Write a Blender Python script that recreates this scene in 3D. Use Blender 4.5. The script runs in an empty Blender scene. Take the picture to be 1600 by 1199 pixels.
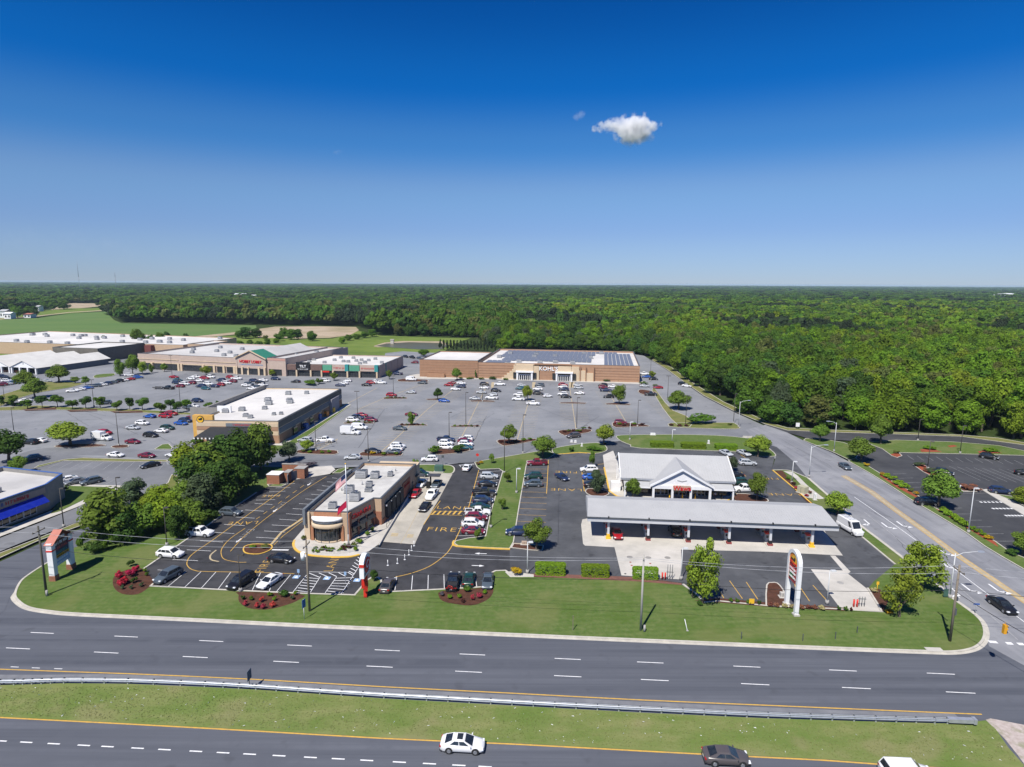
import bpy, bmesh, math, random
from mathutils import Vector, Matrix
from mathutils.geometry import tessellate_polygon
from math import radians as R, sin, cos, pi, hypot, atan2
random.seed(11)
S = bpy.context.scene
COL = S.collection

# ------------------------------------------------------------------ camera, sky, sun, exposure
CAM_H = 50.0
FOC = 960.0            # focal length in pixels of the 1600 px wide photograph
PITCH = math.atan(157 / 960.0)
ROLL = 0.005
FWD = Vector((0, cos(PITCH), -sin(PITCH)))
_r0 = Vector((1, 0, 0)); _u0 = _r0.cross(FWD)
RGT = _r0 * cos(ROLL) + _u0 * sin(ROLL)
UPV = -_r0 * sin(ROLL) + _u0 * cos(ROLL)
CPOS = Vector((0, 0, CAM_H))
cd = bpy.data.cameras.new("camera"); cam = bpy.data.objects.new("camera", cd); COL.objects.link(cam)
cd.sensor_fit = 'HORIZONTAL'; cd.sensor_width = 36.0; cd.lens = FOC / 1600 * 36.0
cd.clip_start = 0.5; cd.clip_end = 60000
M = Matrix.Identity(4)
for i in range(3):
    M[i][0] = RGT[i]; M[i][1] = UPV[i]; M[i][2] = -FWD[i]; M[i][3] = CPOS[i]
cam.matrix_world = M
S.camera = cam

SUN_EL, SUN_AZ = R(55), R(242)          # azimuth of the sun measured counter-clockwise from +X (behind the camera, left)
world = bpy.data.worlds.new("World"); S.world = world; world.use_nodes = True
wn = world.node_tree.nodes; wl = world.node_tree.links
bg = wn["Background"]
sky = wn.new("ShaderNodeTexSky"); sky.sky_type = 'NISHITA'; sky.sun_disc = False
sky.sun_elevation = SUN_EL; sky.sun_rotation = pi / 2 - SUN_AZ
sky.altitude = 0; sky.air_density = 1.0; sky.dust_density = 0.0; sky.ozone_density = 4.0
# the photograph's sky is as deep as through a polariser: one tint by elevation, the same all round
tcw = wn.new("ShaderNodeTexCoord"); sep = wn.new("ShaderNodeSeparateXYZ"); wl.new(tcw.outputs['Generated'], sep.inputs[0])
rp = wn.new("ShaderNodeValToRGB"); wl.new(sep.outputs[2], rp.inputs[0]); rp.color_ramp.interpolation = 'EASE'
TINT = [(0.0, (.44, .585, .99)), (.07, (.52, .625, .95)), (.139, (.58, .73, .97)), (.208, (.25, .62, 1.0)), (.285, (.035, .48, 1.02)), (.40, (.02, .37, .88))]
el = rp.color_ramp.elements
while len(el) < len(TINT): el.new(0.5)
for e, (p_, c_) in zip(el, TINT): e.position = p_; e.color = (*c_, 1)
mxw = wn.new("ShaderNodeMix"); mxw.data_type = 'RGBA'; mxw.blend_type = 'MULTIPLY'; mxw.inputs[0].default_value = 1.0
wl.new(sky.outputs[0], mxw.inputs[6]); wl.new(rp.outputs[0], mxw.inputs[7]); wl.new(mxw.outputs[2], bg.inputs[0])
bg.inputs[1].default_value = 0.076
sd = bpy.data.lights.new("sun", 'SUN'); sd.energy = 4.8; sd.angle = R(0.53); sd.color = (1.0, 0.955, 0.88)
so = bpy.data.objects.new("sun", sd); COL.objects.link(so)
sdir = Vector((cos(SUN_EL) * cos(SUN_AZ), cos(SUN_EL) * sin(SUN_AZ), sin(SUN_EL)))
so.rotation_euler = (-sdir).to_track_quat('-Z', 'Y').to_euler()
so.location = (-60, -120, 300)
vs = S.view_settings; S.display_settings.display_device = 'sRGB'
vs.view_transform = 'Standard'; vs.look = 'None'; vs.gamma = 1.0; vs.use_curve_mapping = False
vs.exposure = 0.42
S.render.engine = 'CYCLES'
cy = S.cycles
HAZE = 0.000048
cy.max_bounces = 5; cy.diffuse_bounces = 3; cy.glossy_bounces = 2; cy.transmission_bounces = 2; cy.transparent_max_bounces = 6; cy.volume_bounces = 14; cy.volume_step_rate = 0.6
cy.use_denoising = True
cy.caustics_reflective = False; cy.caustics_refractive = False

# ------------------------------------------------------------------ helpers
def G(px, py, z=0.0):
    """point of the ground (or of height z) seen at this place of the photograph, in metres"""
    d = FWD + RGT * ((px - 800) / FOC) - UPV * ((py - 599.5) / FOC)
    return CPOS + d * ((z - CAM_H) / d.z)
def PR(p):
    v = Vector(p) - CPOS; k = v.dot(FWD)
    return 800 + FOC * v.dot(RGT) / k, 599.5 - FOC * v.dot(UPV) / k
def HT(bx, by, ty):
    p = G(bx, by); lo, hi = -5.0, 49.0
    for _ in range(40):
        m = (lo + hi) / 2
        if PR((p.x, p.y, m))[1] > ty: lo = m
        else: hi = m
    return lo
def P(pts, z=0.0): return [G(a, b, z) for a, b in pts]
def smooth(pts, n=4, closed=False):
    out = []; N = len(pts)
    rng = range(N if closed else N - 1)
    for i in rng:
        p0 = pts[(i - 1) % N] if closed or i > 0 else pts[0]
        p1 = pts[i]; p2 = pts[(i + 1) % N]
        p3 = pts[(i + 2) % N] if closed or i + 2 < N else pts[-1]
        for k in range(n):
            t = k / n
            a = -0.5 * t**3 + t**2 - 0.5 * t; b = 1.5 * t**3 - 2.5 * t**2 + 1
            c = -1.5 * t**3 + 2 * t**2 + 0.5 * t; d = 0.5 * t**3 - 0.5 * t**2
            out.append(tuple(p0[j] * a + p1[j] * b + p2[j] * c + p3[j] * d for j in range(len(p1))))
    if not closed: out.append(tuple(pts[-1]))
    return out

def nd(nt, typ, **kw):
    n = nt.nodes.new(typ)
    for k, v in kw.items():
        if k in n.inputs: n.inputs[k].default_value = v
        else: setattr(n, k, v)
    return n
def C4(c): return (c[0], c[1], c[2], 1.0)
MATS = {}
def mat(name, c1, c2=None, scale=1.0, rough=0.8, metal=0.0, bump=0.0, bscale=None, detail=4.0, lo=0.35, hi=0.65, stretch=None, rot=0.0,
        c3=None, scale3=0.05, spec=0.3, obj_color=False, transl=0.0, island=0.0, inst=0.0, coord='Object', hue=0.0, stripes=0.0, stains=None):
    """Principled material with one or two noise layers of colour and an optional noise bump."""
    if name in MATS: return MATS[name]
    m = bpy.data.materials.new(name); m.use_nodes = True; nt = m.node_tree
    b = nt.nodes["Principled BSDF"]
    b.inputs['Roughness'].default_value = rough; b.inputs['Metallic'].default_value = metal
    b.inputs['Specular IOR Level'].default_value = spec
    tc = nd(nt, "ShaderNodeTexCoord"); mp = nd(nt, "ShaderNodeMapping")
    mp.inputs['Rotation'].default_value[2] = rot
    if stretch: mp.inputs['Scale'].default_value = stretch
    nt.links.new(tc.outputs[coord], mp.inputs['Vector'])
    def mixrgb(fac, a, bb, blend='MIX'):
        x = nd(nt, "ShaderNodeMix", data_type='RGBA', blend_type=blend, clamp_factor=True)
        for sock, v in ((x.inputs[0], fac), (x.inputs[6], a), (x.inputs[7], bb)):
            if hasattr(v, 'is_linked') or hasattr(v, 'links'): nt.links.new(v, sock)
            else: sock.default_value = v
        return x.outputs[2]
    if obj_color:
        oi = nd(nt, "ShaderNodeObjectInfo"); col = oi.outputs['Color']
    else:
        col = C4(c1)
    if c2 is not None:
        n = nd(nt, "ShaderNodeTexNoise", Scale=scale, Detail=detail, Roughness=0.6)
        nt.links.new(mp.outputs[0], n.inputs['Vector'])
        mr = nd(nt, "ShaderNodeMapRange"); mr.inputs[1].default_value = lo; mr.inputs[2].default_value = hi
        nt.links.new(n.outputs[0], mr.inputs[0])
        col = mixrgb(mr.outputs[0], col, C4(c2))
    if c3 is not None:
        n3 = nd(nt, "ShaderNodeTexNoise", Scale=scale3, Detail=5.0, Roughness=0.6)
        nt.links.new(tc.outputs[coord], n3.inputs['Vector'])
        mr3 = nd(nt, "ShaderNodeMapRange"); mr3.inputs[1].default_value = 0.48; mr3.inputs[2].default_value = 0.68
        nt.links.new(n3.outputs[0], mr3.inputs[0])
        col = mixrgb(mr3.outputs[0], col, C4(c3))
    if stripes:
        mps = nd(nt, "ShaderNodeMapping"); mps.inputs['Rotation'].default_value[2] = R(-4); nt.links.new(tc.outputs[coord], mps.inputs['Vector'])
        wv = nd(nt, "ShaderNodeTexWave", Scale=.28, Distortion=1.6, bands_direction='Y'); wv.inputs['Detail Scale'].default_value = .3; nt.links.new(mps.outputs[0], wv.inputs['Vector'])
        mrs = nd(nt, "ShaderNodeMapRange"); mrs.inputs[3].default_value = 1 - stripes; mrs.inputs[4].default_value = 1 + stripes; nt.links.new(wv.outputs['Fac'], mrs.inputs[0])
        hsv = nd(nt, "ShaderNodeHueSaturation"); nt.links.new(mrs.outputs[0], hsv.inputs['Value']); nt.links.new(col, hsv.inputs['Color']); col = hsv.outputs[0]
    if stains:
        ns = nd(nt, "ShaderNodeTexNoise", Scale=stains[0], Detail=2.0, Roughness=.5); nt.links.new(tc.outputs[coord], ns.inputs['Vector'])
        mrt = nd(nt, "ShaderNodeMapRange"); mrt.inputs[1].default_value = stains[1]; mrt.inputs[2].default_value = stains[1] + .1; mrt.inputs[4].default_value = stains[2]; nt.links.new(ns.outputs[0], mrt.inputs[0])
        col = mixrgb(mrt.outputs[0], col, C4(stains[3]))
    def vary(src, amt):
        nonlocal col
        mr = nd(nt, "ShaderNodeMapRange"); mr.inputs[3].default_value = 1 - amt; mr.inputs[4].default_value = 1 + amt
        nt.links.new(src, mr.inputs[0])
        h = nd(nt, "ShaderNodeHueSaturation"); nt.links.new(mr.outputs[0], h.inputs['Value'])
        if hasattr(col, 'links'): nt.links.new(col, h.inputs['Color'])
        else: h.inputs['Color'].default_value = col
        if hue:
            mh = nd(nt, "ShaderNodeMapRange"); mh.inputs[3].default_value = 0.5 - hue; mh.inputs[4].default_value = 0.5 + hue
            nt.links.new(src, mh.inputs[0]); nt.links.new(mh.outputs[0], h.inputs['Hue'])
        col = h.outputs[0]
    if inst:
        oi2 = nd(nt, "ShaderNodeObjectInfo"); vary(oi2.outputs['Random'], inst)
    if island:
        ge = nd(nt, "ShaderNodeNewGeometry"); hue_keep = hue; hue = 0.0; vary(ge.outputs['Random Per Island'], island)
    if hasattr(col, 'links'): nt.links.new(col, b.inputs['Base Color'])
    else: b.inputs['Base Color'].default_value = col
    if bump:
        nb = nd(nt, "ShaderNodeTexNoise", Scale=bscale or scale * 4, Detail=3.0)
        nt.links.new(tc.outputs[coord], nb.inputs['Vector'])
        bp = nd(nt, "ShaderNodeBump", Strength=bump, Distance=0.05)
        nt.links.new(nb.outputs[0], bp.inputs['Height']); nt.links.new(bp.outputs[0], b.inputs['Normal'])
    if transl:
        t = nd(nt, "ShaderNodeBsdfTranslucent"); mx = nd(nt, "ShaderNodeMixShader", Fac=transl)
        if hasattr(col, 'links'): nt.links.new(col, t.inputs[0])
        else: t.inputs[0].default_value = col
        nt.links.new(b.outputs[0], mx.inputs[1]); nt.links.new(t.outputs[0], mx.inputs[2])
        nt.links.new(mx.outputs[0], nt.nodes["Material Output"].inputs[0])
    MATS[name] = m
    return m

class MB:
    """collects faces, builds ONE mesh object"""
    def __init__(s): s.v = []; s.f = []; s.m = []; s.sm = []
    def face(s, pts, m=0, sm=False):
        i = len(s.v); s.v += [tuple(p) for p in pts]; s.f.append(tuple(range(i, i + len(pts)))); s.m.append(m); s.sm.append(sm)
    def prism(s, poly, z0, z1, m=0, mtop=None, bottom=False, sides=True):
        pts = [(p[0], p[1]) for p in poly]
        a = sum(pts[i][0] * pts[(i + 1) % len(pts)][1] - pts[(i + 1) % len(pts)][0] * pts[i][1] for i in range(len(pts)))
        if a < 0: pts.reverse()
        n = len(pts); i0 = len(s.v)
        s.v += [(x, y, z0) for x, y in pts] + [(x, y, z1) for x, y in pts]
        if sides:
            for k in range(n):
                j = (k + 1) % n
                s.f.append((i0 + k, i0 + j, i0 + n + j, i0 + n + k)); s.m.append(m); s.sm.append(False)
        for tri in tessellate_polygon([[Vector((x, y, 0)) for x, y in pts]]):
            t = [i0 + n + q for q in tri]
            p = [s.v[q] for q in t]
            if (p[1][0] - p[0][0]) * (p[2][1] - p[0][1]) - (p[1][1] - p[0][1]) * (p[2][0] - p[0][0]) < 0: t.reverse()
            s.f.append(tuple(t)); s.m.append(m if mtop is None else mtop); s.sm.append(False)
            if bottom:
                s.f.append(tuple(q - n for q in reversed(t))); s.m.append(m); s.sm.append(False)
    def sheet(s, poly, z, m=0): s.prism(poly, z - .001, z, m, sides=False)
    def box(s, c, sz, rz=0.0, m=0, taper=1.0):
        """box standing on c (centre of its base), size sz"""
        x, y, z = c; a, b, h = sz[0] / 2, sz[1] / 2, sz[2]
        co, si = cos(rz), sin(rz); i = len(s.v)
        for zz, k in ((z, 1.0), (z + h, taper)):
            for dx, dy in ((-a, -b), (a, -b), (a, b), (-a, b)):
                s.v.append((x + k * (dx * co - dy * si), y + k * (dx * si + dy * co), zz))
        for q in ((0, 3, 2, 1), (4, 5, 6, 7), (0, 1, 5, 4), (1, 2, 6, 5), (2, 3, 7, 6), (3, 0, 4, 7)):
            s.f.append(tuple(i + t for t in q)); s.m.append(m); s.sm.append(False)
    def tube(s, p0, p1, r0, r1=None, n=8, m=0, caps=True):
        r1 = r0 if r1 is None else r1
        p0 = Vector(p0); p1 = Vector(p1); d = (p1 - p0)
        if d.length < 1e-6: return
        d.normalize(); a = d.orthogonal().normalized(); b = d.cross(a); i = len(s.v)
        for p, r in ((p0, r0), (p1, r1)):
            for k in range(n):
                t = 2 * pi * k / n; q = p + (a * cos(t) + b * sin(t)) * r; s.v.append(tuple(q))
        for k in range(n):
            j = (k + 1) % n; s.f.append((i + k, i + j, i + n + j, i + n + k)); s.m.append(m); s.sm.append(True)
        if caps:
            s.f.append(tuple(i + k for k in reversed(range(n)))); s.m.append(m); s.sm.append(False)
            s.f.append(tuple(i + n + k for k in range(n))); s.m.append(m); s.sm.append(False)
    def path(s, pts, r, n=6, m=0):
        for a, b in zip(pts[:-1], pts[1:]): s.tube(a, b, r, r, n, m, True)
    def loft(s, rings, m=0, sm=True, cap=True, closed=True):
        n = len(rings[0]); i = len(s.v)
        for r in rings: s.v += [tuple(p) for p in r]
        for a in range(len(rings) - 1):
            for k in range(n if closed else n - 1):
                j = (k + 1) % n
                s.f.append((i + a * n + k, i + a * n + j, i + (a + 1) * n + j, i + (a + 1) * n + k)); s.m.append(m); s.sm.append(sm)
        if cap:
            s.f.append(tuple(i + k for k in reversed(range(n)))); s.m.append(m); s.sm.append(False)
            s.f.append(tuple(i + (len(rings) - 1) * n + k for k in range(n))); s.m.append(m); s.sm.append(False)
    def ball(s, c, r, seg=8, rings=5, m=0, jitter=0.0, rng=random):
        c = Vector(c); r = Vector(r) if hasattr(r, '__len__') else Vector((r, r, r)); i = len(s.v)
        for a in range(rings + 1):
            th = pi * a / rings
            for b in range(seg):
                ph = 2 * pi * b / seg; k = 1 + (rng.uniform(-jitter, jitter) if 0 < a < rings else 0)
                s.v.append((c.x + r.x * sin(th) * cos(ph) * k, c.y + r.y * sin(th) * sin(ph) * k, c.z + r.z * cos(th) * k))
        for a in range(rings):
            for b in range(seg):
                j = (b + 1) % seg
                s.f.append((i + a * seg + b, i + (a + 1) * seg + b, i + (a + 1) * seg + j, i + a * seg + j)); s.m.append(m); s.sm.append(True)
    def mesh(s, name, mats):
        me = bpy.data.meshes.new(name); me.from_pydata(s.v, [], s.f)
        for x in (mats if isinstance(mats, (list, tuple)) else [mats]): me.materials.append(x)
        me.polygons.foreach_set('material_index', s.m); me.polygons.foreach_set('use_smooth', s.sm); me.update()
        return me
    def build(s, name, mats, parent=None, label=None, kind=None, world=False):
        if world and parent is not None:
            q = parent.matrix_basis.inverted(); s.v = [tuple(q @ Vector(p)) for p in s.v]
        o = bpy.data.objects.new(name, s.mesh(name, mats)); COL.objects.link(o)
        if parent is not None: o.parent = parent
        if label: o['label'] = label
        if kind: o['kind'] = kind
        return o
def thing(name, label, cat, loc=(0, 0, 0), rz=0.0, group=None):
    o = bpy.data.objects.new(name, None); COL.objects.link(o); o.empty_display_size = 0.5
    o.location = loc; o.rotation_euler = (0, 0, rz); o.matrix_basis = Matrix.Translation(loc) @ Matrix.Rotation(rz, 4, 'Z')
    o['label'] = label; o['category'] = cat
    if group: o['group'] = group
    return o
def tag(o, label, cat, group=None):
    o['label'] = label; o['category'] = cat
    if group: o['group'] = group
    return o
def inst(name, me, parent=None, loc=(0, 0, 0), rz=0.0, scale=None, color=None):
    o = bpy.data.objects.new(name, me); COL.objects.link(o)
    if parent is not None: o.parent = parent
    o.location = loc; o.rotation_euler = (0, 0, rz)
    if scale is not None: o.scale = scale
    if color is not None: o.color = color
    return o
def dup(root, loc=None, rz=None, label=None, color=None):
    r = root.copy(); COL.objects.link(r)
    for ch in root.children:
        c = ch.copy(); COL.objects.link(c); c.parent = r
        if color and ch.get('paint'): c.color = color
        for g in ch.children:
            d = g.copy(); COL.objects.link(d); d.parent = c
    if loc is not None: r.location = loc
    if rz is not None: r.rotation_euler = (0, 0, rz)
    if label: r['label'] = label
    return r
def offset(pts, d, closed=True):
    """polyline moved sideways by d (to its left)"""
    n = len(pts); out = []
    for i in range(n):
        a = Vector(pts[(i - 1) % n][:2]) if closed or i > 0 else None
        b = Vector(pts[i][:2]); c = Vector(pts[(i + 1) % n][:2]) if closed or i < n - 1 else None
        d1 = (b - a).normalized() if a is not None and (b - a).length > 1e-6 else None
        d2 = (c - b).normalized() if c is not None and (c - b).length > 1e-6 else None
        d1 = d1 or d2 or Vector((1, 0)); d2 = d2 or d1
        n1 = Vector((-d1.y, d1.x)); n2 = Vector((-d2.y, d2.x)); nn = (n1 + n2)
        if nn.length < 1e-3: nn = n1
        nn.normalize(); k = max(0.5, nn.dot(n1))
        q = b + nn * (d / k); out.append((q.x, q.y))
    return out
def area(pts): return 0.5 * sum(pts[i][0] * pts[(i + 1) % len(pts)][1] - pts[(i + 1) % len(pts)][0] * pts[i][1] for i in range(len(pts)))
def ribbon(mb, pts, w0, w1, z0, z1, m=0, closed=False, side=None):
    """a bar along a polyline between the side offsets w0 and w1, from z0 up to z1"""
    L = offset(pts, w1, closed); Rr = offset(pts, w0, closed); n = len(pts)
    for i in range(n if closed else n - 1):
        j = (i + 1) % n
        mb.face([(*Rr[i], z1), (*Rr[j], z1), (*L[j], z1), (*L[i], z1)], m)
        mb.face([(*Rr[i], z0), (*Rr[j], z0), (*Rr[j], z1), (*Rr[i], z1)], m if side is None else side)
        mb.face([(*L[j], z0), (*L[i], z0), (*L[i], z1), (*L[j], z1)], m if side is None else side)
def resample(pts, step):
    out = [Vector(pts[0][:2])]
    for a, b in zip(pts[:-1], pts[1:]):
        a = Vector(a[:2]); b = Vector(b[:2]); n = max(1, int((b - a).length / step))
        for k in range(1, n + 1): out.append(a.lerp(b, k / n))
    return out
def text_mesh(body, size=1.0, depth=0.05, shear=0.0, bold=0.0, align='CENTER', space=1.0):
    cu = bpy.data.curves.new("lettering", 'FONT'); cu.body = body; cu.size = size; cu.extrude = depth; cu.shear = shear
    cu.offset = bold; cu.space_character = space; cu.align_x = align; cu.align_y = 'CENTER'; cu.resolution_u = 3
    o = bpy.data.objects.new("lettering", cu); COL.objects.link(o)
    dg = bpy.context.evaluated_depsgraph_get(); me = bpy.data.meshes.new_from_object(o.evaluated_get(dg))
    bpy.data.objects.remove(o); bpy.data.curves.remove(cu); me.name = "lettering"
    return me
def lettering(body, parent, loc, size, material, rz=0.0, upright=True, depth=0.06, shear=0.0, bold=0.0, sx=1.0, name="lettering", flat_rot=None):
    me = text_mesh(body, size, depth, shear, bold); me.materials.clear(); me.materials.append(material)
    o = bpy.data.objects.new(name, me); COL.objects.link(o)
    if parent is not None: o.parent = parent
    o.location = loc; o.scale = (sx, 1, 1)
    o.rotation_euler = (pi / 2, 0, rz) if upright else (0, 0, rz)
    return o
def scrawl(mb, x0, x1, z0, h, y, rng, m=0):
    """letter-like strokes of a sign that is too small to read, on the front plane y"""
    x = x0
    while x < x1 - h * .3:
        w = h * rng.uniform(.45, .75)
        mb.box((x + .09 * h, y, z0), (.18 * h, .06, h), 0, m)
        if rng.random() < .7: mb.box((x + w * .5, y, z0 + rng.choice((0, .42, .82)) * h), (w * .7, .06, .18 * h), 0, m)
        if rng.random() < .6: mb.box((x + w * .85, y, z0), (.18 * h, .06, h * rng.choice((1, .6))), 0, m)
        x += w + h * .25

# ------------------------------------------------------------------ materials
W_ = lambda v: (v, v, v)
ASPH_ROAD = mat("asphalt_highway", (.058, .064, .080), (.122, .129, .150), scale=1.0, stretch=(.010, .6, 1), rot=R(4), rough=.85, lo=.28, hi=.72, detail=6, c3=(.088, .094, .112), scale3=.25, bump=.15, bscale=8, stains=(.35, .64, .35, (.05, .052, .06)))
ASPH_SIDE = mat("asphalt_side_road", (.235, .238, .255), (.145, .15, .165), scale=1.0, stretch=(.5, .02, 1), rot=R(5), rough=.85, lo=.32, hi=.72, detail=6, c3=(.26, .262, .275), scale3=.08, bump=.15, bscale=8, stains=(.4, .63, .4, (.10, .10, .11)))
ASPH_LOT = mat("asphalt_old_lot", (.185, .192, .205), (.235, .24, .252), scale=.09, rough=.88, detail=9, c3=(.15, .155, .167), scale3=.025, bump=.15, bscale=6, stains=(.33, .63, .45, (.10, .105, .115)))
ASPH_RING = mat("asphalt_ring_road", (.145, .15, .162), (.185, .19, .202), scale=.2, rough=.87, detail=8, c3=(.12, .124, .135), scale3=.04, stains=(.4, .64, .4, (.08, .083, .09)))
ASPH_NEW = mat("asphalt_new_lot", (.030, .030, .033), (.050, .050, .055), scale=.35, rough=.85, detail=8, c3=(.058, .058, .062), scale3=.11, bump=.12, bscale=9, stains=(.5, .62, .5, (.018, .018, .02)))
ASPH_GAS = mat("asphalt_station_lot", (.066, .069, .076), (.092, .095, .103), scale=.25, rough=.86, detail=8, c3=(.046, .048, .053), scale3=.09, bump=.12, bscale=9, stains=(.45, .61, .55, (.028, .028, .031)))
ASPH_R = mat("asphalt_right_lot", (.04, .041, .045), (.055, .056, .06), scale=.3, rough=.85, detail=7, c3=(.068, .069, .073), scale3=.07)
CONC = mat("concrete_pad", (.48, .455, .41), (.40, .38, .345), scale=.4, rough=.9, detail=8, c3=(.53, .50, .46), scale3=.12, bump=.08, bscale=6)
CONC_L = mat("drive_lane_concrete", (.40, .37, .315), (.32, .30, .26), scale=.35, rough=.9, detail=8, c3=(.46, .43, .37), scale3=.15)
KERB = mat("kerb_concrete", (.50, .47, .41), (.40, .375, .33), scale=.8, rough=.9)
KERB_Y = mat("yellow_kerb_paint", (.72, .44, .06), (.55, .36, .09), scale=1.2, rough=.7)
WHITE_P = mat("white_road_paint", (.72, .72, .72), (.48, .48, .5), scale=2.5, rough=.7, lo=.5, hi=.75)
WORN_W = mat("worn_white_paint", (.36, .36, .36), (.22, .22, .23), scale=1.5, rough=.8)
YEL_P = mat("yellow_road_paint", (.62, .37, .06), (.46, .29, .08), scale=2.0, rough=.7)
YEL_W = mat("worn_yellow_paint", (.46, .37, .22), (.33, .28, .2), scale=1.0, rough=.8)
BLUE_P = mat("blue_accessible_paint", (.25, .38, .6), (.35, .5, .7), scale=1.5, rough=.7)
GRASS = mat("mown_lawn", (.066, .118, .025), (.128, .158, .055), scale=1.1, rough=.95, detail=10, lo=.28, hi=.74, c3=(.072, .118, .024), scale3=.13, bump=.7, bscale=2.2, spec=.05, stripes=.045, stains=(.09, .53, .42, (.165, .168, .068)))
GRASS_M = mat("rough_median_grass", (.115, .165, .040), (.20, .21, .085), scale=.5, rough=.95, detail=10, stretch=(.35, 1, 1), lo=.3, hi=.7, c3=(.11, .165, .038), scale3=.12, bump=.9, bscale=2.5, spec=.05, stains=(.16, .56, .4, (.23, .20, .11)))
GRASS_D = mat("dry_lawn", (.14, .155, .05), (.19, .175, .07), scale=.5, rough=.95, detail=9, c3=(.09, .125, .03), scale3=.1, spec=.05)
FIELD = mat("green_crop_field", (.090, .155, .048), (.112, .175, .055), scale=.02, rough=.95, stretch=(.3, 1, 1), c3=(.125, .175, .06), scale3=.008, spec=.05)
MEADOW = mat("meadow_grass", (.12, .175, .035), (.155, .20, .048), scale=.06, rough=.95, detail=8, c3=(.08, .125, .03), scale3=.02, spec=.05)
SOIL = mat("bare_field_soil", (.34, .265, .19), (.41, .33, .24), scale=.05, rough=.95, detail=8, c3=(.26, .22, .13), scale3=.02, spec=.05)
FLOOR = mat("forest_floor", (.028, .045, .012), (.04, .06, .018), scale=.1, rough=.98, spec=.05)
MULCH = mat("bark_mulch", (.10, .045, .03), (.065, .032, .022), scale=1.2, rough=.95, bump=.4, bscale=8, spec=.1)
MULCH_R = mat("red_mulch", (.30, .075, .04), (.20, .055, .03), scale=1.2, rough=.95, spec=.1)
PAVER = mat("red_paver_strip", (.19, .085, .065), (.14, .065, .05), scale=1.5, rough=.9)
WATER = mat("pond_water", (.105, .098, .055), (.12, .11, .06), scale=.05, rough=.3, spec=.25)
ROOF_W = mat("white_membrane_roof", (.60, .58, .55), (.50, .485, .465), scale=.08, rough=.85, detail=9, lo=.3, hi=.7, c3=(.66, .64, .61), scale3=.03, stains=(.12, .60, .4, (.38, .365, .345)))
ROOF_G = mat("grey_membrane_roof", (.50, .485, .465), (.41, .40, .39), scale=.08, rough=.85, detail=9, lo=.3, hi=.7, c3=(.55, .535, .51), scale3=.03, stains=(.12, .6, .4, (.32, .31, .30)))
ROOF_C = mat("restaurant_roof_membrane", (.55, .54, .51), (.46, .45, .43), scale=.4, rough=.85, detail=9, lo=.3, hi=.7, c3=(.38, .37, .355), scale3=.15, stains=(.6, .62, .4, (.28, .27, .26)))
METAL_R = mat("standing_seam_metal", (.355, .358, .362), (.385, .387, .39), scale=.3, rough=.75, metal=.0, spec=.25)
METAL_D = mat("grey_duct_metal", (.36, .365, .38), (.46, .465, .47), scale=1.0, rough=.5, metal=.4)
GALV = mat("galvanised_steel", (.52, .54, .58), (.44, .46, .5), scale=2.0, rough=.42, metal=.55)
TAN = mat("tan_stucco", (.46, .33, .22), (.42, .30, .20), scale=.5, rough=.9)
CREAM = mat("cream_stucco", (.58, .46, .32), (.52, .41, .28), scale=.4, rough=.9)
BEIGE = mat("beige_block", (.42, .32, .245), (.37, .285, .22), scale=.5, rough=.9)
PINKISH = mat("pink_beige_block", (.46, .36, .30), (.41, .32, .265), scale=.5, rough=.9)
BRICK = mat("red_brick", (.30, .135, .08), (.245, .105, .065), scale=2.0, rough=.9, bump=.1, bscale=12)
BROWNB = mat("brown_block", (.33, .19, .115), (.29, .165, .10), scale=.6, rough=.9)
BROWNL = mat("light_brown_block", (.38, .23, .145), (.345, .205, .13), scale=.6, rough=.9)
DTRIM = mat("dark_trim", (.05, .05, .055), (.07, .07, .075), scale=2, rough=.5)
CAPM = mat("parapet_cap_metal", (.09, .10, .11), (.12, .13, .14), scale=2, rough=.45, metal=.3)
WHITE = mat("white_painted_trim", (.76, .76, .76), (.70, .70, .71), scale=1.0, rough=.6)
BRIGHTW = mat("bright_white_panel", (.8, .8, .8), None, rough=.5)
SLATEW = mat("grey_blue_wall", (.16, .18, .20), (.13, .145, .165), scale=.7, rough=.85)
GREYW = mat("grey_block_wall", (.26, .25, .23), (.22, .21, .20), scale=.5, rough=.9)
OLIVEW = mat("olive_grey_wall", (.145, .135, .115), (.12, .11, .095), scale=.5, rough=.9)
GLASS = mat("dark_window_glass", (.018, .022, .026), (.03, .035, .04), scale=.6, rough=.07, spec=.7)
AWN = mat("black_awning", (.022, .024, .028), (.03, .032, .036), scale=1.5, rough=.75)
BLUEA = mat("royal_blue_metal", (.008, .022, .30), (.010, .028, .34), scale=1.0, rough=.85, spec=.1)
BLUET = mat("blue_trim", (.045, .10, .30), (.06, .13, .36), scale=1.0, rough=.5)
GREENR = mat("teal_green_roof", (.03, .17, .11), (.04, .20, .13), scale=1.0, rough=.5)
GREENW = mat("green_panel", (.075, .27, .17), (.09, .30, .19), scale=1.0, rough=.7)
TEALW = mat("teal_panel", (.03, .22, .22), (.04, .25, .25), scale=1.0, rough=.6)
REDL = mat("red_sign_face", (.58, .02, .03), (.5, .018, .025), scale=1.0, rough=.4)
REDP = mat("red_enamel", (.62, .035, .025), (.5, .03, .02), scale=1.0, rough=.4)
YELLOW = mat("yellow_panel", (.62, .36, .09), (.56, .32, .08), scale=.7, rough=.7)
YELP = mat("yellow_enamel", (.80, .46, .03), (.7, .4, .03), scale=1.0, rough=.5)
ORANGE = mat("orange_enamel", (.75, .25, .03), (.65, .2, .03), scale=1.0, rough=.5)
BLACKP = mat("black_paint", (.015, .015, .017), (.022, .022, .025), scale=3, rough=.4)
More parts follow.
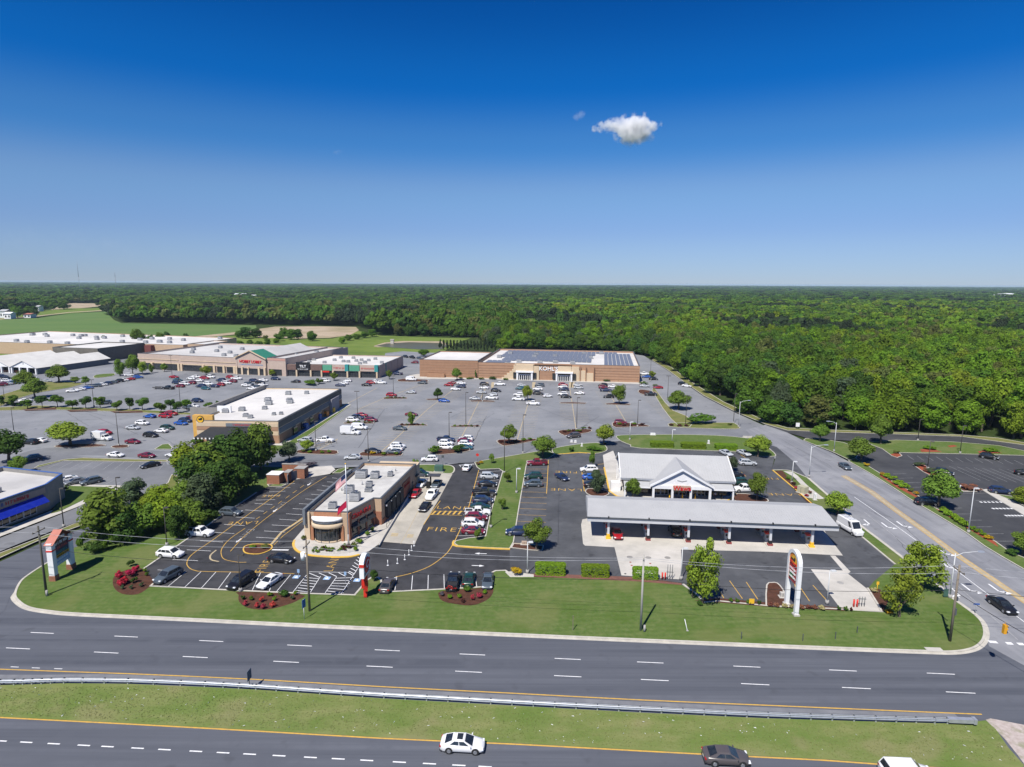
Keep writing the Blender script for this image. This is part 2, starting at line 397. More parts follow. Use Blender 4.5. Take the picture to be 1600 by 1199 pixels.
WOODP = mat("weathered_wood_pole", (.16, .13, .10), (.22, .19, .15), scale=2.0, rough=.9, stretch=(4, 4, .3))
WOODD = mat("dark_creosote_pole", (.07, .07, .06), (.10, .095, .08), scale=2.0, rough=.9, stretch=(4, 4, .3))
CONCP = mat("concrete_post", (.34, .33, .31), (.28, .27, .26), scale=2.0, rough=.9)
SOLAR = mat("solar_cell", (.13, .145, .18), (.16, .175, .21), scale=.6, rough=.3, spec=.5)
TANPED = mat("tan_cabinet", (.42, .40, .28), (.38, .36, .25), scale=1.0, rough=.7)
BROWNS = mat("brown_sign_board", (.14, .045, .035), (.12, .04, .03), scale=1.0, rough=.5)
TILE_R = mat("salmon_metal_roof", (.46, .17, .13), (.40, .15, .11), scale=1.0, rough=.5)
PURPLE = mat("plum_sign_face", (.06, .02, .07), (.05, .02, .06), scale=1.0, rough=.4)
NAVY = mat("navy_sign_face", (.02, .03, .09), (.025, .035, .10), scale=1.0, rough=.4)
SKYB = mat("light_blue_sign_face", (.28, .42, .62), (.25, .38, .58), scale=1.0, rough=.4)
GOLD = mat("gold_sign_face", (.55, .36, .03), (.5, .32, .03), scale=1.0, rough=.4)
SALMON = mat("washed_red_sign_face", (.55, .10, .10), (.48, .09, .09), scale=1.0, rough=.4)
WIRE = mat("power_line_aluminium", (.42, .43, .45), None, rough=.5)
# ------------------------------------------------------------------ ground, roads, lots, lawns
def structure(o): o['kind'] = 'structure'; return o
def sheet(name, pts, material, z, world=False):
    mb = MB(); mb.sheet(pts if world else P(pts), z); return structure(mb.build(name, material))
def island(name, pts, material, top=.12, kerb=KERB, kerbs=None, smooth_n=0, kw=.22, closed=True, z0=-.02):
    """raised lawn or bed with a kerb; kerbs = [(start, end, material)] of extra painted kerb runs given as points"""
    if smooth_n: pts = smooth(pts, smooth_n, True)
    w = [(p.x, p.y) for p in P(pts)]
    if area(w) < 0: w.reverse()
    mb = MB(); mb.prism(w, z0, top); o = structure(mb.build(name, material))
    if kerb is not None:
        k = MB(); ribbon(k, w, 0, kw, z0, top + .03, closed=True)
        # inner face side of the ring lies inside because the outline runs counter-clockwise
        k.build("kerb", kerb, o)
    return o
def kerb_run(parent, pts, material=KERB, w0=-.02, w1=.3, h=.16, n=0, gutter=0.0, name="kerb"):
    if n: pts = smooth(pts, n)
    w = [(p.x, p.y) for p in P(pts)]
    mb = MB(); ribbon(mb, w, w0, w1, -.02, h)
    o = mb.build(name, material, parent)
    if gutter:
        g = MB(); ribbon(g, w, w0 - gutter, w0, -.02, .016); g.build("gutter", material, parent)
    return o

FAR = 22000
g = MB(); g.sheet([(-FAR, -200), (FAR, -200), (FAR, FAR), (-FAR, FAR)], -.30)
ground = structure(g.build("ground", FLOOR))

# far fields
sheet("crop_field", [(-700, 560), (-700, 505), (0, 499.5), (60, 497), (110, 490), (165, 487), (178, 500), (190, 505), (400, 508.5), (402, 518), (330, 523), (280, 531), (150, 540), (0, 545)], FIELD, -.12)
sheet("mown_field", [(-700, 503), (0, 498.5), (60, 493.5), (165, 485.5), (165, 481), (130, 482), (105, 480), (60, 487), (30, 488), (-700, 490)], MEADOW, -.16)
sheet("farm_track", [(-700, 504.2), (0, 499.4), (58, 494.6), (110, 488.5), (165, 485.6), (165, 484.6), (110, 487.6), (58, 493.4), (0, 498.0), (-700, 502.8)], SOIL, -.10)
sheet("bare_field", [(78, 485), (88, 480), (100, 477), (106, 473.5), (160, 474.5), (163, 478), (130, 481.5), (105, 482)], SOIL, -.09)
sheet("bare_field", [(404, 514), (430, 510.5), (500, 510), (556, 511), (561, 516), (546, 524), (515, 528), (470, 529), (405, 528), (395, 521)], SOIL, -.09)
sheet("dirt_track", [(300, 526), (330, 523), (368, 519), (405, 517), (406, 520), (372, 522), (335, 526), (318, 527)], SOIL, -.08)
sheet("meadow", [(-300, 560), (0, 543), (150, 537), (280, 527.5), (402, 523), (470, 530), (520, 529), (560, 517), (595, 524.5), (735, 529), (720, 533), (700, 545), (690, 552), (655, 562), (600, 580), (300, 580), (0, 590), (-300, 600)], MEADOW, -.15)
sheet("pond_bank", [(583, 541), (600, 535.5), (628, 533), (690, 533.5), (702, 538), (690, 541.5), (640, 540), (590, 542.5)], SOIL, -.08)
structure(sheet("pond", [(586, 540.8), (604, 536.8), (640, 534.8), (687, 536.2), (700, 540), (690, 545.5), (655, 546), (612, 543)], WATER, -.04))

# shopping centre asphalt
mall_lot = sheet("parking_lot", [(-420, 900), (0, 760), (60, 742), (150, 770), (300, 745), (440, 740), (540, 730), (700, 726), (800, 714), (870, 700), (960, 690), (1060, 684), (1165, 692),
    (1262, 745), (1290, 730), (1230, 690), (1200, 668), (1150, 645.5), (1100, 620), (1071, 600), (1041, 578), (1018, 564), (1006, 557), (985, 553.5), (970, 557), (660, 551), (630, 549), (602, 552), (600, 561), (480, 561), (300, 547), (190, 548), (140, 556), (0, 580), (-420, 620)], ASPH_LOT, 0.0)
ring_pts_top = smooth([(-60, 745), (0, 722), (45, 705), (95, 699), (180, 701), (300, 707), (400, 708), (463, 708), (560, 714), (600, 714.5), (660, 710), (740, 704.5), (800, 696.5), (860, 688), (925, 675.5), (955, 670), (1000, 667.5), (1080, 667.5), (1155, 671.5), (1185, 677)], 3)
ring_pts_bot = smooth([(-60, 775), (0, 745), (60, 726), (110, 713), (180, 713), (300, 722), (430, 727), (520, 727), (620, 727.5), (690, 725), (750, 721.5), (800, 712), (840, 706), (900, 693), (950, 690), (980, 680.5), (1050, 680), (1120, 681.5), (1210, 692)], 3)
ring = sheet("ring_road", ring_pts_top + ring_pts_bot[::-1], ASPH_RING, .01)

# highway: two carriageways with a grass median and a guardrail
hw_dir = G(1440, 1019) - G(130, 961)
def hw(pts): return pts
front_road = sheet("highway", [(-420, 935), (-60, 925), (0, 895), (60, 875), (124, 845), (130, 961), (400, 974), (700, 988), (1000, 1001), (1300, 1014), (1440, 1019), (1700, 1000), (2000, 1040), (2200, 1180), (2200, 1500), (800, 1420), (-700, 1350)], ASPH_ROAD, .0)
median = sheet("median", [(-700, 1058), (-300, 1068), (0, 1071), (100, 1068), (200, 1069), (320, 1074), (400, 1078), (600, 1092), (800, 1103), (1000, 1114), (1200, 1123), (1400, 1129), (1500, 1131), (1540, 1126), (1556, 1140), (1575, 1168), (1600, 1196), (1598, 1202), (1500, 1200.5), (1400, 1195), (1290, 1187), (1200, 1182.5), (1000, 1172.5), (800, 1161.5), (600, 1153), (400, 1141.5), (200, 1130.5), (0, 1120.5), (-300, 1104), (-700, 1085)], GRASS_M, .03)
sheet("median_nose_gravel", [(1540, 1125), (1548, 1123), (1600, 1133), (1640, 1150), (1640, 1215), (1608, 1205), (1590, 1180), (1570, 1155)], mat("gravel", (.46, .40, .37), (.34, .28, .25), scale=2.0, rough=.95, detail=8, c3=(.26, .25, .17), scale3=.5), .02)
sheet('junction', [(1400, 1017), (1450, 960), (1470, 925), (1530, 950), (1600, 960), (1700, 1000), (1700, 1110), (1400, 1110)], ASPH_ROAD, -.008)
sheet('junction', [(-60, 990), (-60, 900), (10, 890), (80, 870), (140, 900), (140, 990)], ASPH_ROAD, -.008)
def strip(parent, pts, w, material, z=.016, name="edge_line", n=0):
    if n: pts = smooth(pts, n)
    pw = [(p.x, p.y) for p in P(pts)]
    L = offset(pw, w / 2, False); Q = offset(pw, -w / 2, False); mb = MB()
    for i in range(len(pw) - 1): mb.face([(*Q[i], z), (*Q[i + 1], z), (*L[i + 1], z), (*L[i], z)])
    return mb.build(name, material, parent)
strip(front_road, [(-500, 1020), (-200, 1035), (0, 1046), (200, 1053), (400, 1062), (600, 1073.5), (800, 1083.5), (1000, 1094), (1200, 1102.5), (1400, 1111), (1534, 1116.5)], .18, YEL_P, n=2)
strip(front_road, [(-500, 1094), (-200, 1111), (0, 1121.5), (200, 1131.7), (400, 1142.7), (600, 1154.2), (800, 1163), (1000, 1173.7), (1200, 1184), (1290, 1188.5), (1400, 1196.5), (1500, 1202), (1620, 1209)], .2, YEL_P, n=2)
strip(front_road, [(-500, 1041), (-200, 1056), (0, 1062), (100, 1061.5), (200, 1062), (400, 1071.5), (600, 1084), (800, 1094.5), (1000, 1105), (1200, 1114), (1400, 1121.5), (1500, 1124)], 1.9, mat('pale_shoulder_asphalt', (.15, .155, .17), (.19, .195, .21), scale=.6, rough=.9), .012, 'road_shoulder', n=2)
def dash(parent, x, y, length, ref, w=.13, material=WHITE_P, name="lane_dash", z=.016):
    a = G(x, y); d = (G(*ref) - G(x, y)).normalized(); n = Vector((-d.y, d.x, 0)); mb = MB()
    h = length / 2
    mb.face([(*(a - d * h - n * w / 2).xy, z), (*(a + d * h - n * w / 2).xy, z), (*(a + d * h + n * w / 2).xy, z), (*(a - d * h + n * w / 2).xy, z)])
    return mb.build(name, material, parent)
for x, y in [(-66, 983), (66, 989.3), (197, 995), (330, 1002), (468, 1009), (605, 1016.5), (738, 1023), (887, 1030), (1016, 1035.5), (1167, 1042), (1317, 1048), (1470, 1053)]:
    dash(front_road, x, y, 3.5, (x + 60, y + 2.7))
for x, y in [(28, 1013.5), (166, 1020), (305, 1027), (447, 1034.5), (593, 1042), (732, 1050), (887, 1057), (1023, 1063), (1180, 1069.5), (1338, 1075.5), (1501, 1082.5)]:
    dash(front_road, x, y, 3.5, (x + 60, y + 2.9))
for x, y in [(23, 1042.5), (56, 1044), (91, 1045.3)]: dash(front_road, x, y, 1.1, (x + 60, y + 2.5), .11)
for k, x in enumerate([1, 41, 84, 131, 168, 215, 257, 306, 348.5, 390, 436, 485, 528.5, 573, 624, 671, 717, 758]):
    dash(front_road, x, 1158 + (x - 0) * .0532, 1.4, (x + 60, 1161.2 + x * .0532), .16)

# side road on the right with its driveways
rr_left = [(1208, 715), (1262, 746), (1294, 775), (1317, 795.6), (1337, 816), (1388, 855), (1463, 913), (1481, 930), (1510, 951), (1528, 965), (1540, 985), (1545, 1010)]
rr_right = [(1196, 664), (1230, 676), (1255, 688.5), (1267, 694), (1300, 707.5), (1325, 721), (1362, 742), (1400, 766), (1419, 779), (1447.5, 796), (1481, 816), (1510, 834), (1537.5, 854), (1562, 869), (1600, 891), (1700, 950), (1800, 1010)]
right_road = sheet("side_road", [(1165, 672), (1182, 690)] + rr_left + [(1600, 1040), (1800, 1060)] + rr_right[::-1], ASPH_SIDE, .012)
sheet("driveway", [(1196, 664.5), (1230, 676), (1262, 685), (1300, 687.5), (1350, 690), (1400, 687), (1490, 690), (1560, 695), (1600, 704), (1680, 725), (1680, 705), (1600, 695), (1560, 687), (1500, 681.5), (1400, 677.5), (1300, 674.5), (1230, 671.5), (1212, 668)], ASPH_R, .018)
gas_lot = sheet("station_lot", [(800, 905), (797, 893), (796, 856), (803, 845), (812, 790), (824, 722), (860, 717), (868, 709), (945, 701), (948, 690), (962, 690), (1210, 700), (1210, 716), (1206, 734), (1262, 750), (1317, 800), (1345, 839), (1398, 883), (1365, 910), (1380, 958), (1200, 952), (1080, 945), (1065, 915)], ASPH_GAS, .02)
sheet("driveway", [(1183, 689), (1213, 712), (1205, 737), (1232, 737), (1263, 749), (1243, 724), (1214, 699)], ASPH_GAS, .0235)
cfa_lot = sheet("restaurant_lot", [(233, 918), (222, 890), (286, 845), (340, 808), (400, 768), (430, 755), (455, 748), (520, 742), (560, 729), (640, 726), (712, 726), (742, 722), (790, 733), (760, 838), (796, 852), (797, 896), (772, 920), (690, 925), (597, 931), (555, 934), (470, 931), (360, 926)], ASPH_NEW, .026)
right_lot = sheet("parking_lot", [(1330, 712), (1345, 700), (1353, 692), (1372, 697), (1400, 706), (1500, 709), (1600, 712), (1800, 716), (1800, 990), (1600, 890), (1556, 860), (1505, 828), (1420, 778), (1375, 750)], ASPH_R, .016)
entry_up = sheet("entry_road", smooth([(-60, 866), (0, 841), (60, 818), (135, 788), (200, 765), (250, 748), (262, 726)], 3) + smooth([(330, 722), (310, 740), (260, 768), (212, 788), (150, 806), (60, 838), (0, 862), (-60, 888)], 3), ASPH_RING, .022)
entry_dn = sheet("entry_road", smooth([(-60, 900), (0, 878), (60, 851), (110, 832), (170, 815), (250, 786), (330, 745), (350, 728)], 3) + smooth([(400, 728), (360, 760), (300, 800), (210, 822), (163, 836), (112, 859), (75, 880), (40, 905), (15, 935), (0, 960), (-60, 960)], 3), ASPH_ROAD, .024)
left_lot = sheet("parking_lot", [(60, 718), (110, 713), (185, 716), (258, 720), (270, 742), (268, 752), (236, 770), (190, 790), (130, 795), (100, 780), (20, 740)], ASPH_RING, .017)

# concrete pads
drive_lane = sheet("drive_thru_lane", [(597, 847), (648, 851), (662, 820), (686, 780), (707, 741), (703, 736), (690, 735), (655, 735), (640, 740), (632, 775), (604, 826)], CONC_L, .034)
strip(drive_lane, [(626, 850), (640, 825), (662, 782), (672, 765)], .12, YEL_W, .042)
strip(drive_lane, [(611, 836), (622, 836)], 1.6, YEL_W, .043, "painted_arrow"); strip(drive_lane, [(636, 838), (646, 838)], 1.6, YEL_W, .043, "painted_arrow")
sheet("concrete_apron", [(448, 752), (455, 747), (476, 733), (478, 731), (518, 728), (524, 734), (515, 741), (490, 745), (456, 750.5)], CONC, .036)
pump_pad = sheet("pump_pad", smooth([(908, 820), (911, 850), (914, 853), (1000, 857.5), (1100, 860), (1200, 862.5), (1317, 868.5), (1309, 858), (1292, 836), (1280, 815), (930, 808), (910, 812)], 1), CONC, .030)
for n_, pts in enumerate(([(960, 855), (971, 899.5), (1066, 906), (1064, 858)], [(1267, 890), (1317, 892), (1297, 868.5), (1305, 868.8), (1329, 894), (1325, 897), (1354, 920), (1378, 956), (1313, 951)])):
    tp = sheet("tank_pad", pts, CONC, .034 + .004 * n_)
    for (x, y) in (((984, 871), (1013, 872), (1043, 872)) if n_ == 0 else ((1313, 911),)):
        c = G(x, y); mb = MB(); mb.tube((c.x, c.y, .03), (c.x, c.y, .055 + .004 * n_), .55, .55, 14)
        mb.build("tank_lid", GREYW if n_ == 0 else CONCP, tp)
    for (x, y) in (((985, 879), (987, 884), (989, 890), (977, 897), (1016, 881), (1018, 886), (1020, 891)) if n_ == 0 else ()):
        c = G(x, y); mb = MB(); mb.tube((c.x, c.y, .03), (c.x, c.y, .05), .2, .2, 10); mb.build("filler_cap", MULCH_R if y < 886 else BLACKP, tp)

# main lawn in front of the restaurant and the filling station
lawn_out = [(80, 957), (45, 951), (28, 941), (22, 930), (30, 911), (45, 898), (75, 879), (112, 859), (163, 835), (212, 812), (300, 780), (340, 755), (370, 735), (400, 730), (470, 731), (452, 748), (430, 756), (400, 770), (340, 810), (286, 847), (223, 890), (233, 917.5),
    (360, 924), (470, 929), (555, 931.5), (560, 925), (575, 908), (582, 903), (590, 903.5), (594, 907), (597, 927), (690, 922.5), (740, 919.8), (766, 918), (771, 915), (769, 903), (768, 897), (775, 893.5), (789, 893), (797, 900), (835, 903), (886, 904.5), (970, 908), (1065, 915), (1085, 928), (1100, 943), (1124, 941), (1200, 948.5), (1300, 953), (1380, 958),
    (1372, 944), (1357, 920), (1365, 910), (1398, 883), (1345, 839), (1308, 803), (1272, 792), (1246, 769), (1219, 746), (1206, 735), (1232, 735.5), (1250, 742), (1262, 747), (1294, 775), (1317, 795.6), (1337, 816), (1388, 855), (1463, 913), (1481, 930), (1510, 951), (1528, 965), (1537, 977), (1540, 992), (1535, 1005), (1520, 1015), (1490, 1020), (1440, 1019),
    (1300, 1013.8), (1200, 1009.5), (1100, 1005.5), (1000, 1001), (900, 997), (800, 992.5), (700, 988), (600, 983.3), (500, 979), (400, 974), (300, 969), (200, 964), (130, 961)]
lawn = island("lawn", lawn_out, GRASS, kerb=None)
front_k = [(112, 859), (75, 879), (45, 898), (30, 911), (22, 930), (28, 941), (45, 951), (80, 957), (130, 961), (300, 969), (500, 979), (700, 988), (900, 997), (1100, 1005.5), (1300, 1013.8), (1440, 1019), (1490, 1020), (1520, 1015), (1535, 1005), (1540, 992), (1537, 977), (1528, 965), (1510, 951), (1481, 930), (1463, 913), (1388, 855), (1337, 816), (1317, 795.6), (1294, 775), (1262, 747)]
kerb_run(lawn, front_k, n=5, gutter=.45)
kerb_run(lawn, [(1262, 747), (1250, 742), (1232, 735.5), (1206, 735)], n=4)
kerb_run(lawn, [(1206, 735), (1219, 746), (1246, 769), (1272, 792)], KERB_Y)
kerb_run(lawn, [(1308, 803), (1345, 839), (1398, 883)])
kerb_run(lawn, [(400, 770), (340, 810), (286, 847), (223, 890)]); kerb_run(lawn, [(241, 911), (233, 917.5), (360, 924), (470, 929), (555, 931.5), (575, 908), (582, 903.5), (590, 904), (594, 908), (597, 927), (690, 922.5), (740, 919.8), (766, 918), (771, 915), (769, 903), (768, 897), (775, 893.5), (789, 893), (800, 901)])
kerb_run(lawn, [(1066, 914), (1085, 928), (1100, 943), (1124, 941), (1200, 948.5), (1300, 953), (1380, 958), (1372, 944), (1357, 920)])
def flat(parent, pts, material, z, name): mb = MB(); mb.sheet(P(pts), z); return mb.build(name, material, parent)
flat(lawn, [(800, 902), (835, 897.5), (886, 899), (970, 902), (1000, 904), (1065, 912), (1065, 915.5), (1000, 910), (886, 904.5), (797, 900.5)], PAVER, .135, "paver_strip")
flat(lawn, smooth([(205, 890), (222, 890), (241, 911), (233, 919), (215, 930), (190, 929), (177, 917), (180, 900)], 3, True), MULCH, .135, "mulch_bed")
flat(lawn, smooth([(373, 931), (376, 926), (470, 930), (468, 938), (447, 947), (415, 954), (387, 951), (374, 942)], 3, True), MULCH, .135, "mulch_bed")
flat(lawn, smooth([(686, 934), (690, 925), (740, 921), (769, 919), (768, 932), (755, 942), (735, 947.5), (710, 945), (693, 941)], 3, True), MULCH, .135, "mulch_bed")
flat(lawn, [(1084, 940), (1124, 936), (1200, 943), (1320, 951), (1320, 956), (1200, 949.5), (1124, 943)], MULCH, .137, "mulch_bed")
flat(lawn, [(1357, 920), (1375, 922), (1388, 940), (1380, 958), (1372, 944)], MULCH, .137, "mulch_bed")
flat(lawn, [(1208, 736.5), (1222, 736), (1250, 768), (1275, 792), (1262, 786), (1232, 757)], MULCH, .137, "mulch_bed")
flat(lawn, [(1224, 737), (1238, 738), (1246, 744), (1262, 760), (1285, 778), (1292, 780), (1280, 781), (1272, 777), (1255, 762), (1240, 746)], CONC, .139, "footpath")
flat(lawn, [(1250, 772), (1275, 774), (1280, 781), (1256, 778)], CONC, .142, "footpath")
flat(lawn, [(789, 895), (800, 894), (834, 899), (834, 903), (797, 903)], CONC, .139, "concrete_slab")

# islands with kerbs
isl_ring = island("grass_island", [(962, 683), (968, 681), (980, 680.3), (1050, 679.5), (1120, 681), (1165, 685), (1186, 690), (1203, 702), (1213, 712), (1205, 714), (1180, 713), (1165, 709), (1140, 706), (1000, 701), (985, 696), (970, 690)], GRASS, smooth_n=2)
isl_mid = island("grass_strip", [(741, 723), (752, 720.5), (800, 712.5), (835, 706.5), (855, 704), (868, 710), (858, 717), (824, 721), (812, 790), (803, 848), (797, 858.5), (760, 857), (715, 854), (709, 850), (711, 846), (731, 841.5), (758, 838.5), (765, 805), (772, 781), (785, 737), (779, 733), (750, 734.5), (745, 731)], GRASS)
kerb_run(isl_mid, [(797, 858.6), (760, 857), (715, 854), (709, 850), (711, 846)], KERB_Y, w0=-.05, w1=.35, h=.2, n=2)
island("planting_bed", [(802, 850), (850, 853), (848, 861.5), (832, 861), (798, 857)], MULCH, kerb=KERB)
isl_c = island("grass_island", [(868, 711), (862, 704), (870, 700), (900, 695), (930, 692.5), (943, 695), (949, 701), (946, 706), (930, 709.5), (905, 708), (880, 710)], GRASS, smooth_n=3, top=.11)
kerb_run(isl_c, [(868, 711), (880, 710), (905, 708), (930, 709.5)], KERB_Y, h=.17)
island("grass_island", [(636, 734), (637, 728), (660, 726.5), (690, 727), (705, 728), (711, 733), (708, 740), (697, 741), (660, 737)], GRASS, smooth_n=3, kw=.35)
island("grass_patch", [(519, 740), (528, 734), (540, 731), (545, 732), (532, 740)], GRASS)
bldg_island = island("footpath", [(483, 818), (470, 832), (459, 845), (457, 853), (463, 862), (480, 868.5), (511, 871.5), (545, 871.5), (562, 868), (577, 862), (591, 852), (600, 838), (610, 826), (638, 782), (640, 760), (560, 760)], CONC, kerb=None, top=.14)
kerb_run(bldg_island, [(459, 845), (457, 853), (463, 862), (480, 868.5), (511, 871.5), (545, 871.5), (562, 868)], KERB_Y, n=4, w0=-.05, w1=.4, h=.17)
flat(bldg_island, smooth([(486, 857), (490, 850), (520, 856), (545, 848), (552, 845), (580, 826), (592, 826), (572, 846), (558, 858), (545, 865.5), (510, 866), (490, 862)], 2, True), mat("white_gravel", (.5, .48, .44), (.33, .31, .28), scale=3, rough=.95, bump=.4, bscale=9), .155, "gravel_bed")
island("planting_bed", [(380, 863), (381, 855), (395, 851), (412, 851), (424, 852), (426, 857), (420, 862), (405, 867), (388, 866.5)], MULCH, kerb=KERB_Y, smooth_n=2)
island("grass_patch", [(417, 757.5), (441, 757), (448, 757.5), (440, 761), (420, 761)], GRASS)
store_walk = island("footpath", [(942, 712), (958, 705), (974, 745), (978, 770), (1140, 776), (1148, 765), (1150, 772), (1137, 783), (1110, 784), (1000, 781), (965, 776), (953, 770), (946, 745)], CONC, kerb=None, top=.14)
kerb_run(store_walk, [(944, 731), (952, 768), (964, 776), (1000, 781), (1110, 784), (1137, 783), (1150, 772)][::-1], KERB_Y, w0=-.2, w1=.2, h=.15)
island("planting_bed", [(914, 769), (919, 764), (938, 765), (949, 768), (952, 773), (940, 777), (922, 775)], MULCH, smooth_n=2)
island("planting_bed", [(1145, 778), (1152, 772), (1180, 774), (1200, 781), (1195, 786), (1150, 784)], MULCH, smooth_n=2)
island("planting_bed", [(1196, 944), (1197, 915), (1205, 911), (1215, 912), (1224, 922), (1231, 938), (1233, 950), (1200, 948)], MULCH, smooth_n=2)
# beds at the ends of the stall rows of the big lot
BEDS = [[(463, 707), (466, 704), (480, 703), (523, 704), (528, 706.5), (523, 711), (470, 709.5)], [(561, 711), (566, 707), (590, 706), (625, 707.5), (629, 711), (620, 713.5), (570, 713.5)],
    [(670, 705), (675, 702), (700, 701), (728, 701.5), (735, 704.5), (720, 708), (690, 711), (678, 710)], [(776, 691), (780, 687.5), (800, 687), (815, 688), (835, 686), (838, 689), (800, 696), (785, 697)],
    [(872, 676), (875, 673), (890, 672), (915, 671), (925, 672.5), (920, 676.5), (890, 681), (880, 680.5)], [(956, 663.5), (960, 660), (980, 661), (1010, 664.5), (1014, 667), (990, 667.5), (962, 668.5)],
    [(1044, 665), (1048, 661.5), (1090, 661), (1140, 661), (1150, 663), (1156, 668), (1150, 671), (1100, 670), (1052, 668)]]
for k, b in enumerate(BEDS): island("planting_bed" if k < 6 else "grass_island", b, MULCH if k < 6 else GRASS_D, smooth_n=2)
isl_side = island("grass_island", [(1062, 668), (1048, 655), (1035, 638), (1018, 610), (1022, 606), (1040, 630), (1052, 642), (1072, 650), (1084, 660), (1078, 668)], GRASS_D, top=.105)
for pts in ([(598, 622), (612, 620.5), (636, 621.5), (636, 623.5), (600, 624)], [(665, 624), (685, 623), (690, 624), (688, 625.5), (668, 625.5)], [(734, 626.5), (755, 625.8), (774, 627), (772, 628.5), (736, 628)], [(874, 629.3), (895, 629), (917, 630), (915, 631.5), (876, 630.8)], [(945, 631), (965, 630), (986, 631.8), (984, 633.5), (948, 632.6)],
            [(536, 661), (560, 659.5), (583, 660.5), (585, 662), (560, 663), (538, 662.5)], [(620, 664.5), (645, 662), (667, 664), (668, 665.5), (640, 666), (622, 666)], [(703, 666.5), (725, 664.5), (750, 665.5), (752, 667), (725, 667.8), (705, 667.8)]):
    island("planting_bed", pts, MULCH, kw=.15)
KW = [(640, 592), (655, 588), (1003, 597), (1012, 602), (1000, 601.3), (820, 595.5), (655, 590.5)]
kohl_walk = island("footpath", [(653, 585), (1003, 593), (1006, 599.5), (1000, 600.5), (905, 597), (760, 593), (650, 592.3), (632, 591.5), (640, 587)], CONC, kerb=None, top=.15)
island("planting_bed", [(997, 613), (1000, 609), (1016, 611), (1026, 614), (1020, 617.5), (1004, 616.5)], MULCH, smooth_n=2)
island("planting_bed", [(620, 594), (632, 592), (668, 594), (670, 596), (640, 597), (622, 596.5)], MULCH, smooth_n=1)
# tree strip between the two left lots
island("planting_bed", [(-30, 645), (0, 637), (60, 634), (120, 637), (180, 639), (260, 643), (300, 646), (300, 649), (180, 643.5), (80, 640.5), (0, 642), (-30, 650)], GRASS_D)
for pts in ([(34, 640), (88, 637.5), (88, 641), (40, 642.5)], [(104, 641.5), (152, 639.5), (152, 643), (110, 644)], [(172, 643), (222, 642.5), (224, 645.5), (180, 646)]): sheet("mulch_bed", pts, MULCH, .13 + .01)
isl_l = island("grass_island", [(-40, 640), (0, 618), (40, 606), (68, 598), (100, 597), (122, 598.5), (132, 600), (110, 606), (60, 614), (25, 624), (0, 636)], GRASS_D, smooth_n=1)
island("grass_island", [(146, 590), (150, 586), (175, 584), (180, 585), (176, 588), (152, 591)], GRASS, smooth_n=2)
island("planting_bed", [(85, 699), (92, 696), (130, 694), (160, 695), (165, 697), (140, 699.5), (100, 700)], MULCH, smooth_n=2)
island("planting_bed", [(173, 699), (180, 696.5), (195, 695.5), (202, 697), (198, 700), (180, 701)], MULCH, smooth_n=2)
island("grass_island", [(241, 702.5), (253, 695), (264, 694), (270, 700), (268, 702.8)], GRASS, smooth_n=1)
island("grass_strip", [(52, 733), (60, 728), (90, 721), (100, 718.5), (130, 716), (200, 718), (262, 719.5), (262, 722), (200, 722), (100, 720.5), (75, 727), (58, 731.5)], GRASS_D, kerb=KERB)
isl_b = island("lawn", [(80, 803), (92, 780), (108, 760), (170, 762), (168, 766), (130, 782), (95, 799)], GRASS, kerb=None)
walk_l = sheet("footpath", [(-40, 856), (0, 839), (70, 812), (120, 793), (175, 768), (195, 765), (192, 759), (112, 757.5), (108, 760), (170, 762.5), (165, 766), (60, 806), (0, 830), (-40, 846)], CONC, .05)
sheet("lawn", [(-40, 838), (0, 826), (74, 803), (88, 795), (62, 806), (0, 829.5), (-40, 845)], GRASS, .045)
med = island("grass_strip", [(-40, 884), (0, 865), (60, 842), (126, 815), (160, 805), (205, 790), (215, 789), (190, 802), (125, 823), (60, 846), (0, 873), (-40, 893)], GRASS_D)
island("grass_strip", [(268, 742), (262, 755), (236, 771), (205, 783), (215, 785), (262, 772), (280, 760), (280, 745)], GRASS_D)
bd_l = island("lawn", [(300, 693), (306, 684), (335, 690), (440, 694), (520, 638), (545, 630), (548, 634), (470, 690), (440, 706), (330, 706), (310, 700)], GRASS, kerb=KERB)
flat(bd_l, [(312, 686), (440, 690), (545, 630), (548, 633), (442, 697), (312, 693)], CONC, .14, "footpath")
isl_ra = island("grass_island", [(1255, 688.5), (1259, 685.5), (1285, 686.5), (1318, 692), (1335, 698), (1344, 706), (1338, 716), (1328, 720), (1300, 706.5), (1267, 693.5)], GRASS)
isl_rb = island("grass_island", [(1354, 691), (1400, 688), (1490, 691), (1560, 696.5), (1620, 709), (1620, 713), (1500, 710), (1405, 708), (1410, 713), (1402, 716), (1393, 713), (1378, 702), (1362, 696)], GRASS)
for pts in ([(1390, 711), (1400, 708.5), (1409, 712), (1402, 715.5)], [(1437, 703), (1455, 702), (1472, 707), (1440, 707)], [(1480, 697.5), (1490, 696), (1496, 698), (1485, 700)], [(1528, 706), (1545, 704), (1566, 709), (1530, 709)]): flat(isl_rb, pts, MULCH_R, .135, "mulch_bed")
hedge_strip = island("grass_strip", [(1325, 721), (1336, 716), (1375, 740), (1402, 758), (1430, 771), (1452, 789), (1478, 803), (1520, 826), (1556, 847), (1580, 864), (1610, 876), (1700, 930), (1700, 948), (1600, 891), (1562, 869), (1537.5, 854), (1510, 834), (1481, 816), (1447.5, 796), (1419, 779), (1400, 766), (1362, 742)], GRASS)
flat(hedge_strip, [(1374, 744), (1382, 743), (1450, 787), (1432, 779), (1400, 762)], MULCH_R, .135, "mulch_bed"); flat(hedge_strip, [(1462, 796), (1470, 798), (1555, 848), (1560, 856), (1530, 838)], MULCH_R, .135, "mulch_bed")
island("planting_bed", [(1426, 727), (1430, 724.5), (1444, 727), (1470, 742), (1460, 747), (1442, 738)], MULCH_R, smooth_n=1)
